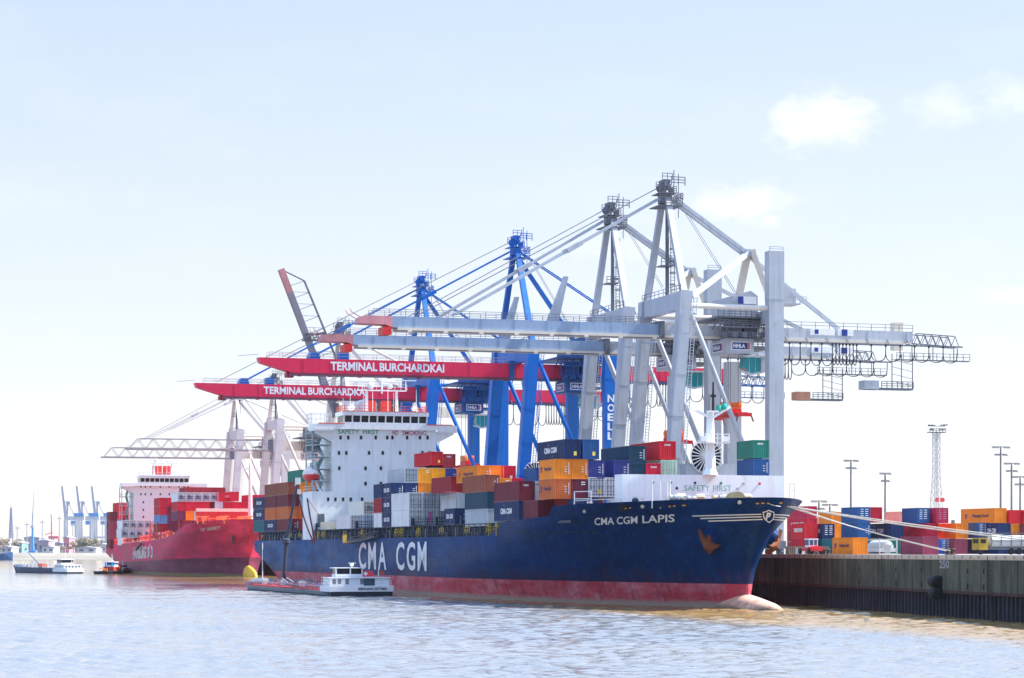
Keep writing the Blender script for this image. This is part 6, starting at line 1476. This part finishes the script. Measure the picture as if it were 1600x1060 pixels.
rope(pp[3], (QV+6, 330, QZ+10), .2, .04, 'thin pale rope from the bow back towards the yard') if False else None

# ---- yard gear on the quay
def lamp_post(px, ytop, Z, kind, label):
    v, w = spot(px, Z); zt = EYE+(HZ-ytop)*Z/FP; T = Thing('light_pole', label, 'light pole', (v, w, QZ), 'light poles in the yard')
    k = Z/770; T.part('pole', MB().tube((v, w, QZ), (v, w, zt), .42*k, .26*k, 10), plain('pole_grey', (.16, .16, .17), .6))
    hw = kind*k*.62
    for f, dz in ((1, 0), (.7, -2.4*k)):
        hd = MB(); hd.bar((v-hw*f, w, zt+dz), (v+hw*f, w, zt+dz), .32*k, .28*k); ar = T.part('crossarm', hd, plain('pole_grey', (.16, .16, .17), .6))
        for e in (-.85, -.45, .45, .85): lm_ = MB(); lm_.cbox((v+hw*f*e, w-.4, zt+dz-.35*k), (.75*k, .8*k, .3*k)); T.part('floodlight', lm_, plain('lamp_housing', (.25, .25, .26), .5), ar)
lamp_post(1329.5, 719.5, 770, 4.2, 'thick grey light pole above the tall blue container stack'); lamp_post(1383, 739.5, 890, 3.2, 'thinner grey light pole just right of the tall blue stack')
lamp_post(1563.5, 698.5, 700, 5.2, 'tallest light pole at the right above the big orange container'); lamp_post(1580.5, 724, 860, 4.6, 'middle of three light poles at the right'); lamp_post(1594, 745, 1000, 4.6, 'shortest of three light poles at the right')
lamp_post(1279.5, 783, 1500, 4.5, 'small far light pole left, beyond the ship bow'); lamp_post(1296.5, 788.5, 1700, 4.5, 'small far light pole right, beyond the ship bow')
Z = 640; v, w = spot(1463, Z); zt = EYE+(HZ-676)*Z/FP
T = Thing('floodlight_mast', 'white lattice floodlight mast with red and white band at its foot', 'light mast', (v, w, QZ))
m = MB(); n = 16
for i in range(n):
    z0, z1 = lerp(QZ, zt, i/n), lerp(QZ, zt, (i+1)/n); r0, r1 = lerp(1.9, .75, min(1, i/n*1.5)), lerp(1.9, .75, min(1, (i+1)/n*1.5))
    c0 = [(v+a*r0, w+b*r0, z0) for a, b in ((-1,-1),(1,-1),(1,1),(-1,1))]; c1 = [(v+a*r1, w+b*r1, z1) for a, b in ((-1,-1),(1,-1),(1,1),(-1,1))]
    for k in range(4): m.bar(c0[k], c1[k], .13, .13); m.bar(c0[k], c1[(k+1) % 4], .08, .08); m.bar(c0[(k+1) % 4], c1[k], .08, .08); m.bar(c1[k], c1[(k+1) % 4], .08, .08)
m.tube((v, w, QZ), (v, w, zt), .12); T.part('lattice', m, plain('lattice_pale', (.42, .42, .44), .5))
m = MB(); m.box((v-2.4, w-.9, zt-.1), (v+2.4, w+.9, zt+.1)); m.rail([(v-2.4, w-.9, zt), (v+2.4, w-.9, zt)], 1, .8, .06); T.part('platform', m, greyd)
m = MB()
for e, z in ((-2.2, zt+1.9), (-1.4, zt+1.9), (1.5, zt+1.9), (2.3, zt+1.9), (-1.7, zt+.8), (1.0, zt+.8), (1.8, zt+.8)): m.bar((v+e-.55, w-.8, z), (v+e+.55, w-.8, z+.15*(1 if e > 0 else -1)), .7, .3)
m.bar((v-2.6, w, zt+1.7), (v+2.6, w, zt+1.7), .14, .14); T.part('floodlight', m, greyd)
zs = EYE+(HZ-781.5)*Z/FP; m = MB(); m.box((v-1.3, w-2.0, zs-.55), (v-.25, w-1.9, zs+.55)); m.box((v+.1, w-2.0, zs-.55), (v+1.4, w-1.9, zs+.55)); T.part('warning_board', m, plain('board_red', (.65, .06, .06)))
m = MB(); m.box((v-.25, w-2, zs-.55), (v+.1, w-1.9, zs+.55)); m.box((v+1.5, w-2, zs-.3), (v+1.9, w-1.9, zs+.1)); T.part('warning_board', m, plain('board_white', (.7, .66, .66)))
# terminal tractor
v, w = spot(1270, 372); TT = Thing('terminal_tractor', 'small red and white terminal tractor on the quay beside the bow', 'tractor', (v, w, QZ))
m = MB(); m.box((v-.9, w-1.2, QZ+.55), (v+1.3, w+3.6, QZ+1.05)); m.prism([(v-.9, QZ+.9), (v+1.0, QZ+.9), (v+1.0, QZ+1.15), (v+.3, QZ+1.4), (v-.9, QZ+1.2)], 1, w-1.3, w-.3); TT.part('chassis', m, plain('tractor_red', (.66, .03, .04), .4))
m = MB(); m.box((v-.8, w-.3, QZ+1.1), (v+.7, w+1.2, QZ+1.45)); m.box((v-.85, w-.4, QZ+2.3), (v+.8, w+1.3, QZ+2.5)); [m.box((v+x-.06, w-.35, QZ+1.4), (v+x+.06, w-.25, QZ+2.3)) for x in (-.75, 0, .65)]; cb = TT.part('cab', m, bargewhite)
m = MB(); m.box((v-.75, w-.25, QZ+1.4), (v+.65, w+1.15, QZ+2.3)); TT.part('window', m, plain('tractor_glass', (.04, .12, .2), .15), cb)
for x in (-.95, 1.1):
    for y in (-.6, 2.8): TT.part('wheel', MB().lathe((v+x-.15, w+y, QZ+.5), [(.3, 0), (.5, .05), (.5, .3), (.3, .35)], 14, 'x'), black)
# tank truck at the right
v, w = spot(1536, 352); TK = Thing('tank_truck', 'grey tank truck with yellow cab parked in the yard at the right', 'truck', (v, w, QZ))
m = MB(); m.box((v-.6, w, QZ+.7), (v+.8, w+2.3, QZ+2.5)); cb = TK.part('cab', m, plain('truck_yellow', (.42, .27, .03), .6)); m = MB(); m.box((v-.64, w+.3, QZ+1.7), (v-.5, w+2.0, QZ+2.3)); m.box((v-.4, w-.04, QZ+1.7), (v+.5, w, QZ+2.3)); TK.part('window', m, glass, cb)
m = MB(); m.lathe((v+1.5, w+1.2, QZ+1.9), [(.4, 0), (1.0, .25), (1.0, 6.2), (.4, 6.5)], 18, 'x'); TK.part('tank', m, paint('tank_grey', (.48, .50, .53), .4, .1, .1), smooth=True)
m = MB(); m.box((v+.9, w+.3, QZ+.75), (v+8.3, w+2.1, QZ+1.0)); m.rail([(v+1.4, w+.1, QZ+1), (v+8.2, w+.1, QZ+1)], 2.2, 1.6, .05); TK.part('chassis', m, greyd)
for x in (-.2, 4.9, 6.2, 7.4): TK.part('wheel', MB().lathe((v+x, w+.2, QZ+.5), [(.3, 0), (.5, .05), (.5, .4), (.3, .45)], 14, 'y'), black)
v, w = spot(1374, 372); m = MB(); m.lathe((v+1.6, w+.2, QZ+1.15), [(.5, 0), (1.05, .2), (1.05, 5.2), (.5, 5.4)], 16, 'y'); TC = Thing('tank_container', 'white tank container low on the quay between orange and plum boxes', 'tank', (v, w, QZ)); TC.part('tank', m, paint('tank_white', (.42, .43, .42), .5, .1, .2), smooth=True)
m = MB(); [m.box((v+a, w+b, QZ), (v+a+.14, w+b+.14, QZ+2.4)) for a in (0, 3.0) for b in (0, 5.7)]; [m.bar((v+a, w+.05, QZ+h), (v+a, w+5.8, QZ+h), .12, .12) for a in (.07, 3.07) for h in (.1, 2.3)]; [m.bar((v, w+b, QZ+h), (v+3.1, w+b, QZ+h), .12, .12) for b in (.07, 5.77) for h in (.1, 2.3)]; m.box((v+.1, w+.3, QZ+.4), (v+3, w+5.4, QZ+1.0)); TC.part('frame', m, plain('tank_frame', (.55, .55, .53)))
slat = paint('slatted_rust', (.22, .15, .115), .8, .3, .4, (.4, .34, .26), 3)
for px, px1, lb in ((1233, 1262, 'rusty slatted rack on the quay left of the red tractor'), (1278, 1297, 'rusty slatted rack on the quay between tractor and orange container'), (1357, 1372, 'rusty slatted rack just right of the orange container on the quay edge')):
    v, w = spot(px, 395); v1, _ = spot(px1, 395); m = MB(); x = v
    while x < v1: m.box((x, w, QZ), (x+.22, w+1.5, QZ+1.35)); x += .36
    m.box((v, w+.3, QZ+.1), (v1, w+.6, QZ+.3)); m.box((v, w+.3, QZ+1.0), (v1, w+.6, QZ+1.15)); solo('slatted_rack', m, slat, lb, 'rack', (v, w, QZ), 'slatted racks on the quay')
v, w = spot(1247, 385); m = MB(); m.box((v, w, QZ), (v+1.2, w+1, QZ+1.0)); m.box((v-.1, w-.1, QZ+1.0), (v+1.3, w+1.1, QZ+1.08)); solo('utility_cabinet', m, plain('cabinet_grey', (.5, .5, .5)), 'small grey utility cabinet on the quay beside the red tractor', 'cabinet', (v, w, QZ))
# far tower-like mast behind the yard
v, w = spot(1489, 1400); m = MB(); m.prism([(v-2, QZ), (v+2, QZ), (v+.6, 26), (v-.6, 26)], 1, w-1, w+1); m.box((v-3, w-1.5, 19), (v+3, w+1.5, 20)); solo('signal_mast', m, greyd, 'small dark signal mast far behind the yard containers', 'mast', (v, w, QZ))

# ---- far bank: cranes, sheds, trees
def far(px, Z): return ((px-800)/FP*Z, Z, 6.2)
def fz(py, Z): return EYE+(HZ-py)*Z/FP
palegrey = plain('far_crane_grey', (.48, .50, .55), .6); farblue = plain('far_crane_blue', (.10, .27, .60), .6); fardark = plain('far_mast_grey', (.36, .38, .44), .6)
def far_sts(px, Z, label):
    X, Y, zg = far(px, Z); T = Local('gantry_crane', label, 'crane', (X, Y, zg), R(4), 'cranes on the far bank with raised booms')
    m = MB(); z = lambda py: fz(py, Z)-zg; k = Z/FP
    for x in (0, 17*k):
        for y in (-8, 8): m.bar((x, y, 0), (x, y, z(812)), 2.2, 2)
    for y in (-8, 8): m.bar((0, y, z(840)), (17*k, y, z(840)), 1.6, 1.6)
    T.part('leg', m, palegrey)
    m = MB(); m.box((0, -3, z(813)), (29*k, 3, z(807))); T.part('girder', m, palegrey)
    m = MB(); m.bar((0, 0, z(812)), (-6*k, 0, z(760)), 2.6, 2.2, 1.8, 1.6); T.part('raised_boom', m, fardark)
    m = MB(); m.bar((2*k, 0, z(808)), (2.5*k, 0, z(783)), 1.6, 1.6); m.bar((2.5*k, 0, z(783)), (14*k, 0, z(808)), .6, .6); m.bar((2.5*k, 0, z(786)), (-2*k, 0, z(784)), .7, .7); m.box((1*k, -2, z(788)), (7*k, 2, z(784))); T.part('mast', m, fardark)
    m = MB(); m.box((13*k, -4, z(807)), (28*k, 4, z(802))); T.part('machinery_house', m, farblue); m = MB(); m.box((8*k, -3, z(820)), (16*k, 3, z(814))); T.part('trolley', m, farblue)
for px, Z, lb in ((103, 2280, 'far pale crane with raised boom, leftmost of three'), (126, 2300, 'far pale crane with raised boom, middle of three'), (149.5, 2320, 'far pale crane with raised boom, nearest the red ship')): far_sts(px, Z, lb)
Z = 2260; X, Y, zg = far(51, Z); T = Local('harbour_crane', 'pale blue mobile harbour crane on the far bank with upright jib', 'crane', (X, Y, zg), 0); k = Z/FP; z = lambda py: fz(py, Z)-zg
m = MB(); m.bar((0, 0, 0), (0, 0, z(826)), 4.6*k, 4.6*k, 2.4*k, 2.4*k); T.part('tower', m, plain('harbour_crane_blue', (.08, .36, .70))); m = MB(); m.bar((0, 0, z(826)), (.5*k, 0, z(801)), 2.4*k, 3*k, 2.6*k, 2*k); m.bar((.5*k, 0, z(801)), (2.4*k, 0, z(768)), 1.5*k, 1.2*k, .7*k, .6*k); m.box((-2.6*k, -2, z(826)), (2.6*k, 2, z(821))); T.part('jib', m, palegrey); m = MB(); m.box((-6*k, -4, 0), (6*k, 4, 3*k)); T.part('undercarriage', m, farblue)
Z = 2400; X, Y, zg = far(17.5, Z); k = Z/FP; z = lambda py: fz(py, Z)-zg; T = Local('lattice_tower', 'grey tapering lattice tower far at the left', 'tower', (X, Y, zg), 0); m = MB()
for i in range(10):
    a, b_ = lerp(z(841), z(794), i/10), lerp(z(841), z(794), (i+1)/10); r0, r1 = lerp(2.9, .9, i/10)*k, lerp(2.9, .9, (i+1)/10)*k
    for sx2 in (-1, 1):
        for sy in (-1, 1): m.bar((sx2*r0, sy*r0, a), (sx2*r1, sy*r1, b_), .7, .7)
        m.bar((sx2*r0, -r0, a), (-sx2*r1, -r1, b_), .6, .6)
    m.bar((-r1, -r1, b_), (r1, -r1, b_), .8, .6); m.box((-r0*.7, -r0*.7, a), (r0*.7, r0*.7, a+(b_-a)*.45))
m.bar((0, 0, z(796)), (0, 0, z(790)), .6, .6); m.bar((-2.6*k, 0, 0), (-2.6*k, 0, z(841)), .9, .9); m.bar((2.6*k, 0, 0), (2.6*k, 0, z(841)), .9, .9); T.part('lattice', m, plain('tower_slate', (.34, .36, .44), .6))
Z = 2350; X, Y, zg = far(80.5, Z); k = Z/FP; z = lambda py: fz(py, Z)-zg; T = Local('portal_crane', 'pale red harbour crane with dark upright jib on the far bank', 'crane', (X, Y, zg), 0)
m = MB(); m.bar((0, 0, 0), (0, 0, z(815)), 2.4*k, 2*k, 1.4*k, 1.2*k); m.box((-4*k, -3, z(842)), (12*k, 3, z(838))); m.bar((-10*k, 0, z(836)), (2*k, 0, z(832)), 1*k, 1*k); [m.bar((x*k, 0, 0), (x*k, 0, z(840)), 1.2*k, 1*k) for x in (-3, 3, 11)]; T.part('portal', m, plain('far_crane_red', (.60, .16, .20))); m = MB(); m.bar((0, 0, z(816)), (-.4*k, 0, z(804)), 1.5*k, 1.2*k); T.part('jib', m, fardark)
def shed(px0, px1, py, Z, col, label, roof=2.0):
    X0, Y, zg = far(px0, Z); X1 = far(px1, Z)[0]; zt = fz(py, Z)-zg; T = Local('warehouse', label, 'building', (X0, Y, zg), 0, None); L_ = X1-X0
    m = MB(); m.box((0, 0, 0), (L_, 30, zt-roof)); T.part('wall', m, plain('shed_'+label.split()[0]+'_'+label.split()[1], col, .7)); m = MB(); m.prism([(-.6, zt-roof), (L_+.6, zt-roof), (L_+.6, zt-roof*.6), (L_*.5, zt), (-.6, zt-roof*.6)], 1, -1, 31); T.part('roof', m, plain('shed_roof', (.34, .34, .40), .7))
    m = MB(); n = max(2, int(L_/9)); [m.box((L_*(i+.25)/n, -.15, zt*.25), (L_*(i+.7)/n, 0, zt*.55)) for i in range(n)]; T.part('window', m, plain('shed_window', (.12, .14, .2), .3))
shed(38, 61, 838, 2320, (.40, .38, .46), 'lavender grey warehouse on the far bank behind the blue crane'); shed(60, 76, 843, 2280, (.48, .34, .40), 'pinkish low warehouse on the far bank right of the lavender one'); shed(20, 34, 846, 2200, (.16, .30, .33), 'teal roofed shed on the far bank left of the blue crane'); shed(66, 84, 853, 2110, (.60, .60, .60), 'white low shed on the far bank near the shore'); shed(2, 18, 853, 2120, (.42, .42, .46), 'grey low shed on the far bank near the left picture edge')
shed(99, 108, 838, 2180, (.55, .22, .28), 'rosy tall building under the leftmost far crane'); shed(120, 150, 854, 2110, (.58, .54, .54), 'pale long low shed under the far cranes')
shed(150, 166, 849, 2260, (.50, .48, .50), 'mid grey shed on the far bank close to the red stern'); shed(84, 98, 847, 2330, (.46, .50, .56), 'bluish low shed on the far bank left of the far cranes'); shed(-4, 12, 846, 2380, (.56, .52, .48), 'sandy low shed on the far bank at the left picture edge')
random.seed(31); POLES = [('thin pale mast on the far bank %s' % q, px, py) for q, px, py in (('just right of the lattice tower', 27, 822), ('left of the blue harbour crane', 42, 816), ('between the blue and the red harbour cranes', 66, 812), ('left of the three raised booms', 93, 806), ('between the first two raised booms', 114, 818), ('nearest the red ship', 160, 812))]
for lb, px, py in POLES:
    Z = random.uniform(2200, 2400); X, Y, zg = far(px, Z); m = MB(); zt = fz(py, Z)-zg; m.bar((0, 0, 0), (0, 0, zt), 1.0, 1.0, .5, .5); m.bar((-2.2, 0, zt*.92), (2.2, 0, zt*.92), .6, .6)
    T = Local('mast', lb, 'mast', (X, Y, zg), 0, 'thin masts on the far bank'); T.part('pole', m, fardark)
leafm = []
for i, c in enumerate(((.34, .31, .22), (.30, .29, .21), (.38, .32, .25))):
    m_, t, b = bsdf('spring_foliage_%d' % i, .8); tc = t.n('ShaderNodeTexCoord').outputs['Object']; t.put(b.inputs['Base Color'], t.mix(t.rng(t.noise(tc, .6, 3), .35, .65), tuple(x*.8 for x in c), tuple(min(1, x*1.25) for x in c))); leafm.append(m_)
trunkm = plain('tree_trunk', (.10, .08, .06), .9)
def tree_proto(i):
    random.seed(40+i); h = 1.0; cr = MB(); 
    for c in range(16):
        a, r, zz = random.uniform(0, 6.28), random.uniform(0, .34), random.uniform(.32, .92); r *= 1.25-abs(zz-.55)*1.5; cx, cy = math.cos(a)*r, math.sin(a)*r; s = random.uniform(.09, .17)
        for k in range(60):
            d = Vector((random.gauss(0, 1), random.gauss(0, 1), random.gauss(0, 1))).normalized()*s*random.uniform(.4, 1.05); p = Vector((cx, cy, zz))+Vector((d.x, d.y, d.z*.8)); u = Vector((random.uniform(-1,1), random.uniform(-1,1), random.uniform(-1,1))).normalized()*.035; vv = u.cross(Vector((random.uniform(-1,1), random.uniform(-1,1), random.uniform(-1,1)))).normalized()*.03
            cr.add([p-u, p+vv, p+u, p-vv], [(0,1,2,3)])
    tr = MB(); tr.tube((0, 0, 0), (.01, 0, .5), .03, .018, 7); [tr.tube((.01, 0, .3+.05*k), (math.cos(k*2.3)*.2, math.sin(k*2.3)*.2, .6+.04*k), .012, .005, 5) for k in range(6)]
    return cr.mesh('crown', leafm[i % 3]), tr.mesh('trunk', trunkm)
protos = [tree_proto(i) for i in range(3)]
random.seed(21); NTREE = 0
for i in range(34):
    px = random.uniform(-6, 164); 
    if 40 < px < 96 and i % 3: px = random.uniform(100, 164)
    Z = random.uniform(2130, 2420); h = random.uniform(9, 15) if px < 36 or px > 100 else random.uniform(6, 9); X, Y, zg = far(px, Z); cm_, tm_ = protos[i % 3]
    e = bpy.data.objects.new('tree', None); COL.objects.link(e); e.location = (X, Y, zg-.3); e.rotation_euler = (0, 0, random.uniform(0, 6.28)); e.scale = (h*1.25, h*1.25, h)
    tag(e, 'bare-looking spring tree among the hazy trees on the far bank', 'tree', 'hazy trees along the far bank')
    for nm_, me in (('crown', cm_), ('trunk', tm_)): o = bpy.data.objects.new(nm_, me); COL.objects.link(o); o.parent = e
# moored blue hull at the far left edge
X, Y, zg = far(-6, 1990); T = Local('moored_ship', 'blue hull of a moored ship at the left picture edge by the far bank', 'ship', (X, Y, 0), R(90)); 
T.part('hull', bodymesh([(-14, .5, .3, 7), (-8, 4, 3, 6), (20, 5, 5, 5.5), (40, 5, 5, 5.5)]), paint('far_blue_hull', (.03, .10, .26), .5)); m = MB(); m.box((-3, 28, 5.4), (3, 38, 9)); T.part('deckhouse', m, bargewhite)

# ---- the air: light sea haze that pales the far bank
hz = MB(); hz.box((-1500, -120, -3), (2600, 3200, 110))
hm = bpy.data.materials.new('haze_air'); hm.use_nodes = True; ht = hm.node_tree; ht.nodes.clear()
pv = ht.nodes.new('ShaderNodeVolumePrincipled'); pv.inputs['Color'].default_value = (.86, .91, 1, 1); pv.inputs['Density'].default_value = .00002; pv.inputs['Anisotropy'].default_value = .3
ho = ht.nodes.new('ShaderNodeOutputMaterial'); ht.links.new(pv.outputs[0], ho.inputs['Volume'])
ob = bpy.data.objects.new('haze', hz.mesh('haze', hm)); COL.objects.link(ob); ob['kind'] = 'stuff'; ob.display_type = 'WIRE'
